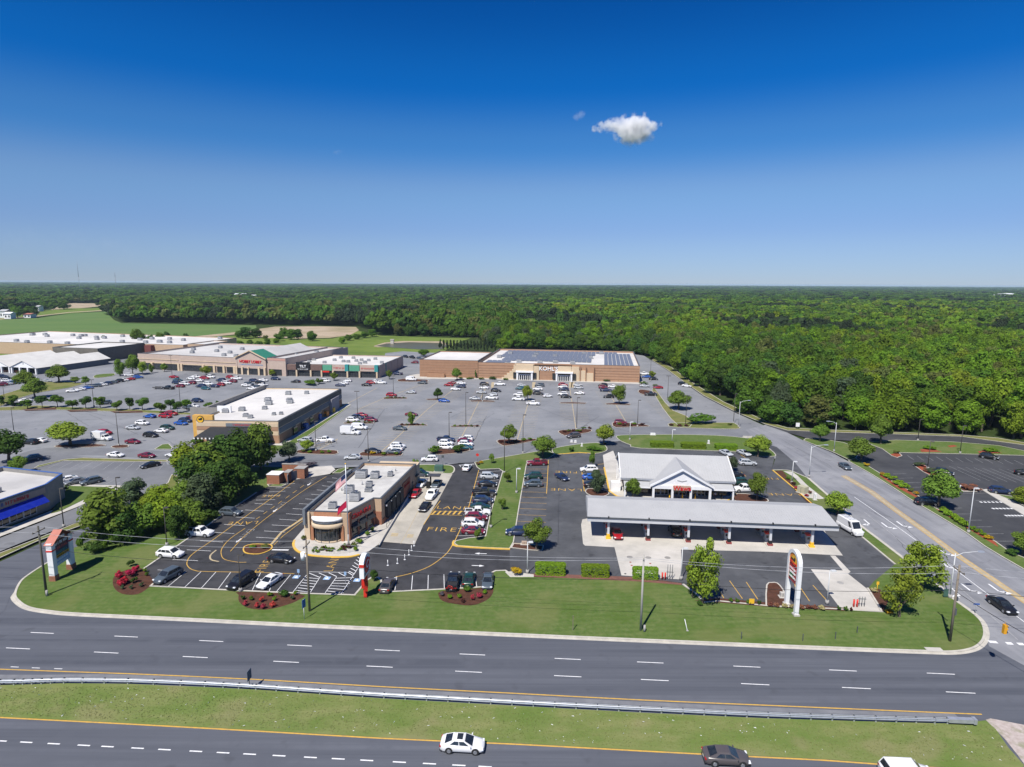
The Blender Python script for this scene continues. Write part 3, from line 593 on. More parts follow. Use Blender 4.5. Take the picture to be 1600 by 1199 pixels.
island("planting_bed", [(1493, 763.5), (1498, 760.5), (1515, 761.5), (1536, 765), (1534, 769), (1505, 769)], MULCH, smooth_n=1, kw=.5)
walk_r = island("footpath", [(1534, 766), (1541, 765), (1600, 793), (1680, 830), (1680, 850), (1600, 806), (1575, 791)], CONC, kerb=None)
island("lawn", [(1556, 773), (1580, 776), (1620, 783), (1680, 805), (1680, 825), (1600, 791)], GRASS)
island("road_verge", [(1196, 663.5), (1150, 644.5), (1100, 619), (1071, 599), (1041, 577), (1018, 563), (1022, 561), (1050, 575), (1080, 597), (1130, 628), (1200, 660), (1230, 669), (1300, 672.5), (1400, 676), (1500, 680), (1560, 685), (1610, 694), (1700, 712), (1700, 718), (1600, 696), (1500, 682.5), (1400, 679), (1300, 676), (1230, 673)], GRASS_D, kerb=KERB, kw=.3)
rear_dr = sheet("rear_drive", [(985, 553), (1006, 556), (1040, 577), (1071, 599), (1060, 603), (1020, 585), (1000, 565)], ASPH_LOT, .008)

# ------------------------------------------------------------------ markings
def stalls(parent, a0, a1, b0, b1, n, w=.1, material=WHITE_P, z=.045, name="stall_lines", skip=()):
    """n+1 lines from the side a0-a1 to the side b0-b1, joined because each is about a pixel wide"""
    A0, A1, B0, B1 = G(*a0), G(*a1), G(*b0), G(*b1); mb = MB()
    for k in range(n + 1):
        if k in skip: continue
        p = A0.lerp(A1, k / n); q = B0.lerp(B1, k / n); d = (q - p).normalized(); m_ = Vector((-d.y, d.x, 0)) * w / 2
        mb.face([(*(p - m_).xy, z), (*(q - m_).xy, z), (*(q + m_).xy, z), (*(p + m_).xy, z)])
    return mb.build(name, material, parent, kind="stuff")
# restaurant lot
stalls(cfa_lot, (260, 919), (447, 928), (291, 893.5), (454, 896), 7, skip=(7,))
for a, b in (((432, 925), (454, 898.5)), ((458, 925.5), (479, 899)), ((485, 926), (501, 901)), ((508, 927), (526, 902)), ((533, 928.5), (566, 878))): strip(cfa_lot, [a, b], .1, WHITE_P, .045, "stall_line")
stalls(cfa_lot, (462, 923), (478, 903), (484, 926), (499, 905), 5, .14); stalls(cfa_lot, (511, 924), (525, 904), (537, 927), (553, 903), 5, .14)
stalls(cfa_lot, (483, 896), (544, 895), (500, 903), (552, 900), 4, .14); stalls(cfa_lot, (545, 893), (559, 871), (553, 897), (566, 876), 5, .14)
strip(cfa_lot, [(483, 894), (544, 895)], .1, WHITE_P, .046, "stall_line")
for x, y in ((463, 902), (511, 904), (558, 907)):
    c = G(x, y); mb = MB(); mb.box((c.x, c.y, .04), (1.1, 1.1, .006), R(-4)); o = mb.build("accessible_parking_symbol", BLUE_P, cfa_lot)
    m2 = MB(); m2.tube((c.x, c.y - .1, .046), (c.x, c.y - .1, .05), .28, .28, 12); m2.box((c.x, c.y + .2, .0465), (.14, .5, .004)); m2.build("wheelchair_mark", WHITE_P, o)
stalls(cfa_lot, (617, 923), (745, 917.5), (620, 901), (742, 896), 5)
stalls(cfa_lot, (246, 891), (398, 787), (288, 893), (426, 789), 8, skip=()); stalls(cfa_lot, (400, 782), (440, 757), (430, 781), (461, 756), 4)
stalls(cfa_lot, (400, 840), (519, 747), (436, 842), (527, 748), 12)
strip(cfa_lot, [(482, 805), (440, 832), (424, 851)], .5, YEL_W, .044, "painted_island")
for a, b in (([(478, 805), (436, 836), (425, 849)], 0), ([(484, 806), (442, 838), (428, 852)], 0)): strip(cfa_lot, a, .12, YEL_P, .048, "edge_line")
left_line = smooth([(460, 752), (420, 782), (380, 810), (330, 846), (300, 867), (292, 880), (296, 888), (305, 892), (320, 893.5), (400, 895), (460, 897)], 4)
strip(cfa_lot, left_line, .14, YEL_P, .047)
strip(cfa_lot, smooth([(510, 745), (470, 770), (420, 807), (400, 823), (380, 840), (360, 862)], 3), .12, YEL_P, .047)
strip(cfa_lot, smooth([(383, 826), (360, 842), (347, 857), (346, 868), (352, 875), (372, 879), (385, 879)], 4), .12, YEL_P, .047)
strip(cfa_lot, smooth([(338, 860), (329, 868), (330, 875), (342, 878)], 4), .3, YEL_W, .047)
for k in range(7):
    a = (400 + k * 11.5, 812 - k * 8.2); strip(cfa_lot, [a, (a[0] + 6, a[1] - 4.2)], .12, YEL_P, .047, "lane_dash")
strip(cfa_lot, smooth([(748, 735), (740, 765), (730, 800), (718, 830), (707, 852), (695, 868), (670, 886), (640, 897), (618, 902)], 4), .16, YEL_P, .047)
strip(cfa_lot, [(688, 783), (675, 800), (662, 820)], .14, YEL_P, .0475)
stalls(cfa_lot, (747, 739), (712, 838), (783, 736), (757, 836), 11)
mbx = MB()
for k in range(6):
    p = G(675 + k * 8.2, 804.5); q = G(681 + k * 8, 798.8); d = (q - p).normalized(); nn = Vector((-d.y, d.x, 0)) * .22
    mbx.face([(*(p - nn).xy, .048), (*(q - nn).xy, .048), (*(q + nn).xy, .048), (*(p + nn).xy, .048)])
mbx.build("painted_hatching", YEL_P, cfa_lot, kind="stuff")
strip(cfa_lot, [(676, 799), (725, 800)], .14, YEL_P, .0485); strip(cfa_lot, [(672, 804.5), (722, 806)], .14, YEL_P, .0485)
def ground_text(parent, body, px, py, size, ang, material, sx=1.0, z=.048, sy=1.0):
    c = G(px, py); me = text_mesh(body, size, 0.0, bold=-.045, space=1.15); me.materials.clear(); me.materials.append(material)
    o = bpy.data.objects.new("painted_lettering", me); COL.objects.link(o); o.parent = parent; o.location = (c.x, c.y, z); o.rotation_euler = (0, 0, ang); o.scale = (sx, sy, 1)
    return o
ground_text(cfa_lot, "LANE", 707, 794, 2.9, R(-4), YEL_P, .95, sy=.9); ground_text(cfa_lot, "FIRE", 690, 828, 3.1, R(-4), YEL_P, 1.0, sy=.95)
ground_text(cfa_lot, "FIRE", 424, 775, 2.3, R(186), YEL_P, .9); ground_text(cfa_lot, "LANE", 380, 817.5, 2.6, R(186), YEL_P, .9)
ground_text(cfa_lot, "LANE", 520, 881, 2.4, R(92), YEL_P, 1.0); ground_text(cfa_lot, "FIRE", 413, 885, 2.4, R(92), YEL_P, 1.0)
ground_text(cfa_lot, "EXIT", 487, 752, 1.6, R(-94), WORN_W, 1.0); ground_text(cfa_lot, "EXIT", 439, 790, 1.8, R(-94), WORN_W, 1.0); ground_text(cfa_lot, "EXIT", 385, 834, 2.0, R(-94), WORN_W, 1.0)
ground_text(cfa_lot, "STOP", 437, 855, 1.1, R(176), WORN_W, 1.0); strip(cfa_lot, [(425, 859.5), (451, 860)], .45, WHITE_P, .047, "stop_bar")
def arrow(parent, px, py, ang, L=2.2, material=WHITE_P, bend=0, z=.048, w=.22):
    c = G(px, py); mb = MB(); co, si = cos(ang), sin(ang)
    T = lambda x, y: (c.x + x * co - y * si, c.y + x * si + y * co, z)
    if bend == 0:
        mb.face([T(-L / 2, -w / 2), T(L * .1, -w / 2), T(L * .1, w / 2), T(-L / 2, w / 2)]); mb.face([T(L * .1, -w * 1.7), T(L / 2, 0), T(L * .1, w * 1.7)])
    else:
        b = bend; mb.face([T(-L / 2, -w / 2), T(L * .2, -w / 2), T(L * .2, w / 2), T(-L / 2, w / 2)])
        pts = [T(L * .2 - w / 2, 0), T(L * .2 + w / 2, 0), T(L * .36, b * L * .22), T(L * .26, b * L * .28)]; mb.face(pts if b > 0 else pts[::-1])
        pts = [T(L * .16, b * L * .2), T(L * .48, b * L * .16), T(L * .36, b * L * .48)]; mb.face(pts if b > 0 else pts[::-1])
    return mb.build("painted_arrow", material, parent)
arrow(cfa_lot, 751, 865.5, R(176), 2.3); arrow(cfa_lot, 747, 884.5, R(-4), 2.3)
arrow(cfa_lot, 483, 757, R(-96), 2.0); arrow(cfa_lot, 430, 798, R(-96), 2.0); arrow(cfa_lot, 373, 845, R(-96), 2.0)
strip(cfa_lot, [(717, 727.5), (741, 725.5)], .3, WHITE_P, .047, "stop_bar"); strip(cfa_lot, [(718, 727), (720, 730)], .12, WHITE_P, .0475, "edge_line")
# station lot
strip(gas_lot, [(823, 722), (813, 783), (802, 848)], .14, WHITE_P, .045)
stalls(gas_lot, (823, 721), (801, 849), (857, 721), (851, 852), 15, .1, YEL_P, .045)
strip(gas_lot, [(857, 719), (854, 772)], .16, YEL_P, .046)
stalls(gas_lot, (909, 733), (913, 767), (947, 734), (951, 766), 4, .1, YEL_P, .046)
strip(gas_lot, smooth([(920, 729), (912, 731), (909, 734), (911, 752), (913, 768)], 3), .2, YEL_P, .047); strip(gas_lot, [(926, 727), (955, 724)], .2, YEL_P, .0455)
ground_text(gas_lot, "FIRE", 885, 738, 2.6, R(176), YEL_P, 1.15); ground_text(gas_lot, "LANE", 885, 765.5, 2.6, R(176), YEL_P, 1.15)
ground_text(gas_lot, "LANE", 1225, 773, 2.3, R(176), YEL_P, 1.3); ground_text(gas_lot, "FIRE", 1200, 748, 2.3, R(176), YEL_P, 1.2)
for a, b in (((1118, 914), (1131, 935)), ((1140, 908), (1160, 936)), ((1166, 910), (1184, 937)), ((1250, 918), (1265, 940)), ((1270, 915), (1291, 938)), ((1238, 900), (1245, 925))): strip(gas_lot, [a, b], .13, YEL_P, .046, "stall_line")
for a, b in (((1150, 706), (1165, 716)), ((1128, 706), (1140, 716)), ((1158, 738), (1166, 745)), ((1140, 750), (1165, 750))): strip(gas_lot, [a, b], .13, YEL_P, .046, "stall_line")
# big lot in front of the department store: light centre lines and stall lines
rows = [((524, 641), (590, 606)), ((495, 705), (528, 686)), ((601, 622), (670, 597.5)), ((560, 640), (600, 622.5)), ((596, 706), (668, 640)), ((668, 640), (720, 600)), ((718, 690), (763, 598)), ((808, 688), (835, 598)), ((900, 671), (889, 598)), ((979, 661), (945, 603))]
for a, b in rows: strip(mall_lot, [a, b], .28, YEL_W, .022, "row_line")
strip(mall_lot, [(1066, 662), (1010, 604)], .28, WORN_W, .022, "row_line")
def lot_rows(a, b, half, n, skip=()):
    A, B = G(*a), G(*b); ax = (B - A).normalized(); pr = Vector((cos(R(-8)), sin(R(-8)), 0)); mb = MB()
    for k in range(n + 1):
        if k in skip: continue
        p = A.lerp(B, k / n)
        for s in (-1, 1):
            q = p + pr * s * half; w = Vector((-pr.y, pr.x, 0)) * .085
            mb.face([(*(p - w).xy, .02), (*(q - w).xy, .02), (*(q + w).xy, .02), (*(p + w).xy, .02)])
    mb.build("stall_lines", YEL_W, mall_lot, kind="stuff")
for a, b in (((596, 702), (645, 660)), ((650, 655), (720, 605)), ((718, 686), (763, 605)), ((808, 684), (832, 610)), ((900, 668), (890, 610)), ((979, 657), (948, 612)), ((1062, 658), (1012, 612)), ((565, 645), (668, 600))):
    A, B = G(*a), G(*b); lot_rows(a, b, 5.4, int((B - A).length / 2.75))
for x in (757.5, 768, 832, 890, 893): 
    flat(mall_lot, [(x, 597.5), (x + 5, 597.5), (x + 3, 606), (x - 1, 606)], YEL_W, .024, "painted_island")
for k, (x, y) in enumerate(((677, 597.5), (690, 598), (740, 599), (795, 600.5), (852, 602), (866, 602), (915, 603), (928, 603.5), (970, 604), (982, 604.5))): dash(mall_lot, x, y, 3.0, (x + 10, y + .3), .6, WORN_W, "accessible_parking_symbol", .024)
stalls(left_lot, (98, 721.5), (258, 723), (75, 732), (248, 735), 10, .12, WORN_W, .03); stalls(left_lot, (118, 757), (190, 761), (140, 744), (215, 748), 5, .12, WORN_W, .03)
# side road markings
strip(right_road, [(1314, 744), (1357, 769), (1397, 799), (1447, 835), (1497, 872), (1547, 906), (1597, 941), (1660, 985)], .16, YEL_P, .024)
strip(right_road, [(1321, 743), (1365, 768), (1405, 798), (1455, 834), (1505, 871), (1554, 904), (1604, 938), (1670, 982)], .16, YEL_P, .024)
strip(right_road, [(1317.5, 743.5), (1361, 768.5), (1401, 798.5), (1451, 834.5), (1501, 871.5), (1550.5, 905), (1600.5, 939.5), (1665, 983)], .95, YEL_W, .0225, "painted_median")
strip(right_road, [(1335, 777), (1400, 822), (1436, 848), (1500, 896), (1545, 930), (1600, 972), (1640, 1003)], .14, WHITE_P, .024)
strip(right_road, [(1350, 800), (1400, 840), (1430, 864), (1465, 893), (1490, 910), (1540, 955), (1590, 1000)], .14, WORN_W, .024)
rd = (G(1481, 930) - G(1316, 795)); ra = atan2(rd.y, rd.x)
for x, y, b in ((1408, 820, 1), (1384, 822, 1), (1356, 817, -1), (1473, 863, 1), (1478, 884, 1), (1512, 920, 1), (1556, 921, 1), (1496, 927, -1)): arrow(right_road, x, y, ra, 3.6, WHITE_P, b, .026, .3)
for a, b in (((1545, 1003), (1558, 1004)), ((1572, 1005.5), (1582, 1006)), ((1590, 1006.5), (1600, 1007))): strip(right_road, [a, b], .6, WHITE_P, .026, "stop_bar")
# right lot
stalls(right_lot, (1418, 712), (1600, 720), (1428, 719), (1615, 727), 12, .1, WORN_W, .03); stalls(right_lot, (1483, 729), (1600, 735), (1532, 751), (1660, 758), 9, .1, WORN_W, .03)
stalls(right_lot, (1395, 741), (1556, 846), (1416, 740.5), (1587, 846), 12, .1, WORN_W, .03)
stalls(right_lot, (1503, 771), (1600, 823), (1545, 771), (1640, 822), 4, .1, WORN_W, .03)
for (x0, y0, x1) in ((1533, 785, 1570), (1552, 795, 1586), (1572, 806, 1602)):
    for k in range(6): dash(right_lot, x0 + (x1 - x0) * k / 6, y0, .5, (x0 + (x1 - x0) * k / 6 + 6, y0), .75, WHITE_P, "hatch_bar", .031)
# wear: sealed cracks and tyre marks as thin dark sheets
rc = random.Random(3)
def crack(parent, a, b, w, z, material, name="sealed_crack"):
    A, B = G(*a), G(*b); n = 9; pts = []
    for k in range(n + 1):
        p = A.lerp(B, k / n); pts.append((p.x + rc.uniform(-.25, .25), p.y + rc.uniform(-.25, .25)))
    mb = MB(); L = offset(pts, w / 2, False); Q = offset(pts, -w / 2, False)
    for i in range(n): mb.face([(*Q[i], z), (*Q[i + 1], z), (*L[i + 1], z), (*L[i], z)])
    mb.build(name, material, parent)
TAR = mat("crack_sealant", (.03, .03, .033), (.045, .045, .05), scale=3, rough=.6)
for a, b in (((872, 705), (872, 850)), ((1225, 690), (1300, 730)), ((1090, 880), (1200, 880)), ((1000, 860), (960, 900))): crack(gas_lot if a[0] != 1225 else right_road, a, b, .09, .028, TAR)
for a, b in (((600, 640), (560, 700)), ((300, 610), (250, 625)), ((60, 660), (160, 655)), ((760, 650), (740, 690)), ((480, 720), (700, 716))): crack(mall_lot, a, b, .12, .023, TAR)
for k in range(34):
    x0, y0 = rc.uniform(60, 1000), rc.uniform(605, 690)
    if 290 < x0 < 560: continue
    dx = rc.uniform(25, 80) * rc.choice((-1, 1)); crack(mall_lot, (x0, y0), (x0 + dx, min(700, y0 + (rc.uniform(-1, 1) if k % 2 else rc.uniform(15, 35)))), .10, .0232 + k * .00005, TAR)
for k in range(10):
    t_ = rc.uniform(0, 1); x0 = 1290 + 250 * t_ + rc.uniform(-25, 40); y0 = 745 + 190 * t_; crack(right_road, (x0, y0), (x0 + rc.uniform(20, 60), y0 + rc.uniform(10, 40)), .07, .0205 + k * .00005, TAR)
# ------------------------------------------------------------------ buildings
rb = random.Random(5)
def frame(a, b, dz=0.0):
    """origin and turn of a facade from its two base points in the photograph"""
    A, B = G(*a), G(*b); d = B - A
    return A, atan2(d.y, d.x), d.length
def quad_panel(mb, x0, x1, z0, z1, y, t=.12, m=0): mb.box(((x0 + x1) / 2, y, z0), (x1 - x0, t, z1 - z0), 0, m)
def hvac(parent, x, y, z, sx=1.8, sy=1.5, h=1.1, rz=0.0, name="rooftop_unit", world=False):
    mb = MB()
    mb.box((x, y, z), (sx, sy, .18), rz, 1); mb.box((x, y, z + .18), (sx * .94, sy * .94, h), rz, 0)
    mb.box((x + sx * .22, y, z + .18 + h), (sx * .42, sy * .7, .1), rz, 1); mb.tube((x - sx * .22, y, z + .18 + h), (x - sx * .22, y, z + .3 + h), sx * .2, sx * .2, 10, 1)
    for k in range(3): mb.box((x, y - sy * .475, z + .4 + k * h * .25), (sx * .8, .04, .06), rz, 1)
    return mb.build(name, [METAL_D, CAPM], parent, world=world)
def windows(parent, x0, x1, z0, z1, y, n, frame_m=DTRIM, name="window", gap=.18):
    w = (x1 - x0) / n
    for k in range(n):
        mb = MB(); quad_panel(mb, x0 + k * w + gap / 2, x0 + (k + 1) * w - gap / 2, z0, z1, y, .1)
        o = mb.build(name, GLASS, parent); f = MB(); a, b = x0 + k * w + gap / 2, x0 + (k + 1) * w - gap / 2
        for q in (a, b): f.box((q, y - .04, z0), (.1, .12, z1 - z0))
        for zz in (z0, z1): f.box(((a + b) / 2, y - .04, zz - .05), (b - a, .12, .1))
        f.box(((a + b) / 2, y - .04, z0), (.07, .11, z1 - z0)); f.build("window_frame", frame_m, o)
def flat_block(parent, poly, z1, wall, roof, parapet=.7, cap=CAPM, z0=0.0, wname="wall", pw=.35, roof_z=None):
    """walls with a parapet round a lower roof"""
    if area(poly) < 0: poly = poly[::-1]
    rz = z1 - parapet if roof_z is None else roof_z
    mb = MB(); n = len(poly)
    for i in range(n):
        a, b = poly[i], poly[(i + 1) % n]; mb.face([(*a, z0), (*b, z0), (*b, z1), (*a, z1)])
    inn = offset(poly, pw, True)
    for i in range(n):
        a, b = inn[i], inn[(i + 1) % n]; mb.face([(*b, rz), (*a, rz), (*a, z1), (*b, z1)])
    w = mb.build(wname, wall, parent)
    r = MB(); r.sheet(inn, rz); ro = r.build("roof", roof, parent)
    c = MB(); ribbon(c, poly, -.06, pw + .04, z1 + .002, z1 + .1, closed=True); c.build("parapet_cap", cap, w)
    return w, ro

# ---- the department store
o, rz, L = frame((656, 589), (999, 598.5))
store = thing("department_store", "long brown block department store with solar panels on its white roof", "store", o, rz)
D = 69.0; Hs = 8.6; split_x = L * .275
flat_block(store, [(0, 0), (split_x, 0), (split_x, 42), (0, 42)], 9.4, BROWNB, ROOF_W, .5, CAPM)
flat_block(store, [(split_x, .4), (L, .4), (L, D), (split_x, D)], Hs, BROWNL, ROOF_W, 1.0, CAPM)
mb = MB(); mb.sheet([(3, 42.3), (split_x, 42.3), (split_x, D - 8), (3, D - 8)], 6.0); mb.prism([(3, 42.3), (split_x - .2, 42.3), (split_x - .2, D - 8), (3, D - 8)], 0, 5.98); mb.build("rear_wing", ROOF_G, store)
for k in range(6):  # projecting bands of darker block along the front
    m_ = MB(); quad_panel(m_, .3, split_x - .3, 1.2 + k * 1.4, 1.2 + k * 1.4 + .22, -.06, .1); m_.build("wall_band", BROWNL, store)
for k in range(5):
    m_ = MB(); quad_panel(m_, split_x + .3, L * .44, 1.4 + k * 1.4, 1.4 + k * 1.4 + .22, .33, .1); m_.build("wall_band", BROWNB, store)
    m_ = MB(); quad_panel(m_, L * .80, L - .3, 1.4 + k * 1.4, 1.4 + k * 1.4 + .22, .33, .1); m_.build("wall_band", BROWNB, store)
# stepped cream centre
st = MB()
for k in range(6): quad_panel(st, L * (.385 + .012 * k), L * .47, k * 1.1 if k else 0, (k + 1) * 1.1, .1 - .012 * k, .6)
st.build("stepped_cream_wall", CREAM, store)
for (a, b, h, y) in ((.44, .475, 7.6, -.2), (.452, .53, 7.9, -.7), (.53, .556, 7.5, -.35), (.64, .70, 7.7, -.5), (.70, .735, 7.5, -.1), (.735, .765, 5.6, .1), (.765, .80, 4.4, .16)):
    m_ = MB(); m_.box((L * (a + b) / 2, y + .3, 0), (L * (b - a) - .05, 1.6, h)); m_.build("cream_pier", CREAM, store)
for (a, b, z) in ((.445, .535, 7.9), (.53, .70, 8.2)):
    m_ = MB(); m_.box((L * (a + b) / 2, -.1, z), (L * (b - a), 1.6, .55)); m_.build("entrance_cornice", CREAM if a < .5 else BROWNB, store)
m_ = MB(); quad_panel(m_, L * .558, L * .638, 0, 8.1, -.1, .3); sign_wall = m_.build("sign_wall", BROWNL, store)
for k in range(5):
    m_ = MB(); quad_panel(m_, L * .56, L * .636, .9 + k * .8, 1.05 + k * .8, -.27, .06); m_.build("wall_band", BROWNB, sign_wall)
lettering("KOHL'S", store, (L * .598, -.45, 6.1), 2.9, BRIGHTW, bold=.035, sx=1.02, depth=.15)
for (cx_, w) in ((L * .492, 6.6), (L * .669, 6.6)):
    e = MB()
    for s in (-1, 1): e.box((cx_ + s * (w / 2 + .5), -1.9, 0), (.9, .9, 4.1))
    e.box((cx_, -1.5, 4.1), (w + 2.6, 2.2, .8)); en = e.build("entrance_portico", WHITE, store)
    d = MB(); quad_panel(d, cx_ - w / 2, cx_ + w / 2, .1, 4.0, -1.2, .2); d.build("entrance_glass", GLASS, en)
    for k in range(6): f = MB(); f.box((cx_ - w / 2 + (k + .5) * w / 6, -1.4, .1), (.25, .2, 3.0)); f.build("door_post", WHITE, en)
    f = MB(); f.box((cx_, -1.42, 2.7), (w, .18, .35)); f.build("transom", WHITE, en)
    for s in (-1, 1): q = MB(); quad_panel(q, cx_ + s * (w / 2 + 2.0) - .8, cx_ + s * (w / 2 + 2.0) + .8, .8, 4.0, -1.15, .2); q.build("side_window", GLASS, en)
for x in (.74, .765, .80): m_ = MB(); m_.box((L * x, -.45, 0), (.5, .7, 7.9)); m_.build("brown_pilaster", BROWNB, store)
# solar panels: one part per row of modules
rows_y = [(4.5, .30, .41, 2), (10, .30, .43, 2), (17, .36, .80, 6), (34, .33, .80, 5), (49, .33, .82, 4), (61, .33, .92, 2)]
for y0, xa, xb, nrow in rows_y:
    n = int((xb - xa) * L / 2.6)
    for k in range(n):
        x = xa * L + k * 2.6; m_ = MB()
        for j in range(nrow):
            yy = y0 + j * 2.5; m_.face([(x, yy, Hs - .75), (x + 2.3, yy, Hs - .75), (x + 2.3, yy + 2.0, Hs - .35), (x, yy + 2.0, Hs - .35)])
        m_.build("solar_panel_row", SOLAR, store)
for k in range(7):
    x = L * .845 + k * 2.2; m_ = MB()
    for j in range(23):
        yy = 3.5 + j * 2.4; xx = x - max(0, (20 - j)) * 0.0; m_.face([(xx, yy, Hs - .75), (xx + 1.95, yy, Hs - .75), (xx + 1.95, yy + 2.1, Hs - .45), (xx, yy + 2.1, Hs - .45)])
    m_.build("solar_panel_row", SOLAR, store)
n = 0
for k in range(int(.5 * L / 3)):
    x = L * .70 + k * 2.6
    if x > L * .94: break
    m_ = MB(); m_.face([(x, 2.2, Hs - .75), (x + 2.3, 2.2, Hs - .75), (x + 2.3, 4.2, Hs - .35), (x, 4.2, Hs - .35)]); m_.build("solar_panel_row", SOLAR, store)
for x, y in ((.33, 30), (.36, 50), (.45, 12), (.5, 36), (.55, 10), (.62, 13), (.6, 40), (.7, 12), (.78, 36), (.74, 57), (.5, 47), (.83, 60)): hvac(store, L * x, y, Hs - .95, 2.6, 2.2, 1.3)
m_ = MB(); m_.box((L * .08, -.9, 0), (9.5, 1.4, 2.0)); m_.build("screen_wall", BROWNB, store)

# ---- strip centre with the red lettering and the green gable
o, rz, L = frame((217, 576), (446, 587.5))
strip1 = thing("strip_mall", "long beige strip mall block with green gable and red lettering", "shop building", o, rz)
H1 = 8.8
flat_block(strip1, [(0, 0), (L * .30, 0), (L * .30, -.6), (L * .70, -.6), (L * .70, 0), (L, 0), (L, 66), (0, 66)], H1, PINKISH, ROOF_G, .8)
for k, (a, b) in enumerate(((.0, .29), (.31, .69))):
    m_ = MB(); quad_panel(m_, L * a, L * b, 3.6, 4.1, -.75 if k else -.15, .2); m_.build("wall_band", CREAM, strip1)
    m_ = MB(); quad_panel(m_, L * a, L * b, 5.7, 6.0, -.75 if k else -.15, .18); m_.build("wall_band", CREAM, strip1)
for x in (.11, .19, .30, .32, .47, .545, .61, .68, .70): m_ = MB(); m_.box((L * x, -.9, 0), (1.3, 1.2, 4.0)); m_.build("cream_pier", CREAM, strip1)
for a, b in ((.03, .10), (.12, .18), (.20, .29), (.33, .46), (.485, .535), (.56, .60), (.625, .67)): windows(strip1, L * a, L * b, .4, 3.3, -.72, 2)
# gabled entrance
gx0, gx1 = L * .70, L * .895; gz = 9.0; gp = 13.2
m_ = MB(); m_.loft([[(gx0, y, 0), (gx1, y, 0), (gx1, y, gz), ((gx0 + gx1) / 2, y, gp - .3), (gx0, y, gz)] for y in (-2.2, 20)], sm=False); gw = m_.build("gabled_front", PINKISH, strip1)
m_ = MB(); mid = (gx0 + gx1) / 2
for s, e in ((gx0 - .5, 1), (gx1 + .5, -1)):
    m_.face([(s, -2.7, gz - .1), (mid, -2.7, gp), (mid, 9, gp), (s, 9, gz - .1)][::e])
m_.build("gable_roof_front", GREENR, gw)
m_ = MB()
for s, e in ((gx0 - .5, 1), (gx1 + .5, -1)): m_.face([(s, 9, gz - .1), (mid, 9, gp), (mid, 44, gp), (s, 44, gz - .1)][::e])
m_.build("gable_roof_rear", ROOF_G, gw)
m_ = MB()
for s in (gx0 - .5, gx1 + .5):
    m_.loft([[(q, -2.95, z), (q, -2.55, z), (q, -2.55, z + .55), (q, -2.95, z + .55)] for q, z in ((s, gz - .3), (mid, gp - .2))], sm=False)
m_.build("gable_trim", CREAM, gw)
lettering("HOBBY LOBBY", strip1, ((gx0 + gx1) / 2, -2.4, 7.2), 2.1, REDL, bold=.02, sx=1.0, depth=.1)
m_ = MB(); scrawl(m_, gx0 + 2, gx1 - 1.5, 5.3, .55, -2.28, rb); m_.build("sign_strapline", SKYB, strip1)
for x in (gx0 + .6, gx0 + 4.2, gx0 + 8, gx1 - 4.2, gx1 - .6): m_ = MB(); m_.box((x, -2.5, 0), (1.1, .7, 4.2)); m_.build("cream_pier", CREAM, gw)
windows(strip1, gx0 + 1.4, gx1 - 1.4, .4, 3.5, -2.3, 4)
flat_block(strip1, [(gx1 + .3, -1.4), (L + 1.5, -1.4), (L + 1.5, 58), (gx1 + .3, 58)], 9.6, PINKISH, ROOF_G, .8, wname="end_wall")
m_ = MB(); quad_panel(m_, gx1 + .5, L + 1.3, 8.3, 9.4, -1.46, .1); m_.build("wall_band", mat("pink_panel", (.48, .27, .22), (.44, .25, .2), scale=.6), strip1)
windows(strip1, gx1 + 1.2, L - 1, .4, 3.5, -1.46, 1)
for x, y in ((.12, 30), (.2, 44), (.24, 16), (.33, 26), (.4, 40), (.46, 22), (.52, 10), (.58, 30), (.62, 8), (.9, 24), (.95, 38), (.66, 46)): hvac(strip1, L * x, y, H1 - .8, 2.4, 1.8, 1.3)

o, rz, L = frame((447, 587.5), (603, 588.8))
rz = R(-6.5); L = 52.0
strip2 = thing("strip_mall", "low white roofed shop row with teal and green fascia panels", "shop building", o, rz)
H2 = 6.6
flat_block(strip2, [(0, 0), (L, 0), (L, 44), (0, 44)], H2, PINKISH, ROOF_W, .6)
cols = [(0, .10, mat("brown_fascia", (.16, .10, .085), (.14, .09, .075), scale=1), 0), (.10, .225, BLACKP, 1.3), (.225, .33, mat("brown_fascia", (.16, .10, .085)), 0), (.33, .415, GREENW, 0), (.415, .545, TEALW if 0 else PINKISH, .3), (.56, .655, GREENW, 0), (.655, .80, PINKISH, .3)]
for a, b, mm, dz in cols:
    m_ = MB(); quad_panel(m_, L * a / .82 + .15, L * b / .82 - .15, 3.5, H2 - .2 + dz, -.45 - .3 * dz, .8); m_.build("fascia_panel", mm, strip2)
for x in (.545, .80): m_ = MB(); m_.box((L * x / .82, -.6, 3.4), (1.9, 1.7, 3.5)); m_.build("teal_corner_block", TEALW, strip2)
for x in (.0, .10, .225, .32, .42, .545, .65, .80): m_ = MB(); m_.box((L * x / .82 + .3, -1.0, 0), (.8, .8, 3.5)); m_.build("cream_pier", CREAM, strip2)
for a, b in ((.01, .09), (.11, .215), (.235, .31), (.33, .41), (.43, .535), (.56, .64), (.66, .79)): windows(strip2, L * a / .82, L * b / .82, .35, 2.9, -.12, 2)
lettering("TILT", strip2, (L * .163 / .82, -1.4, 5.5), 1.9, BRIGHTW, bold=.02, depth=.08)
m_ = MB(); scrawl(m_, L * .115 / .82, L * .21 / .82, 3.8, .5, -1.3, rb); m_.build("sign_strapline", BRIGHTW, strip2)
for a, b in ((.43, .535), (.67, .785)): m_ = MB(); scrawl(m_, L * a / .82, L * b / .82, 4.6, .9, -1.02, rb); m_.build("shop_lettering", SALMON, strip2)
m_ = MB(); m_.box((L * .365 / .82, -1.0, 2.6), (3.6, 1.0, .7)); m_.build("red_awning", REDP, strip2)
for k in range(16): hvac(strip2, L * rb.uniform(.12, .95), rb.uniform(5, 34), H2 - .6, 1.9, 1.5, 1.0)
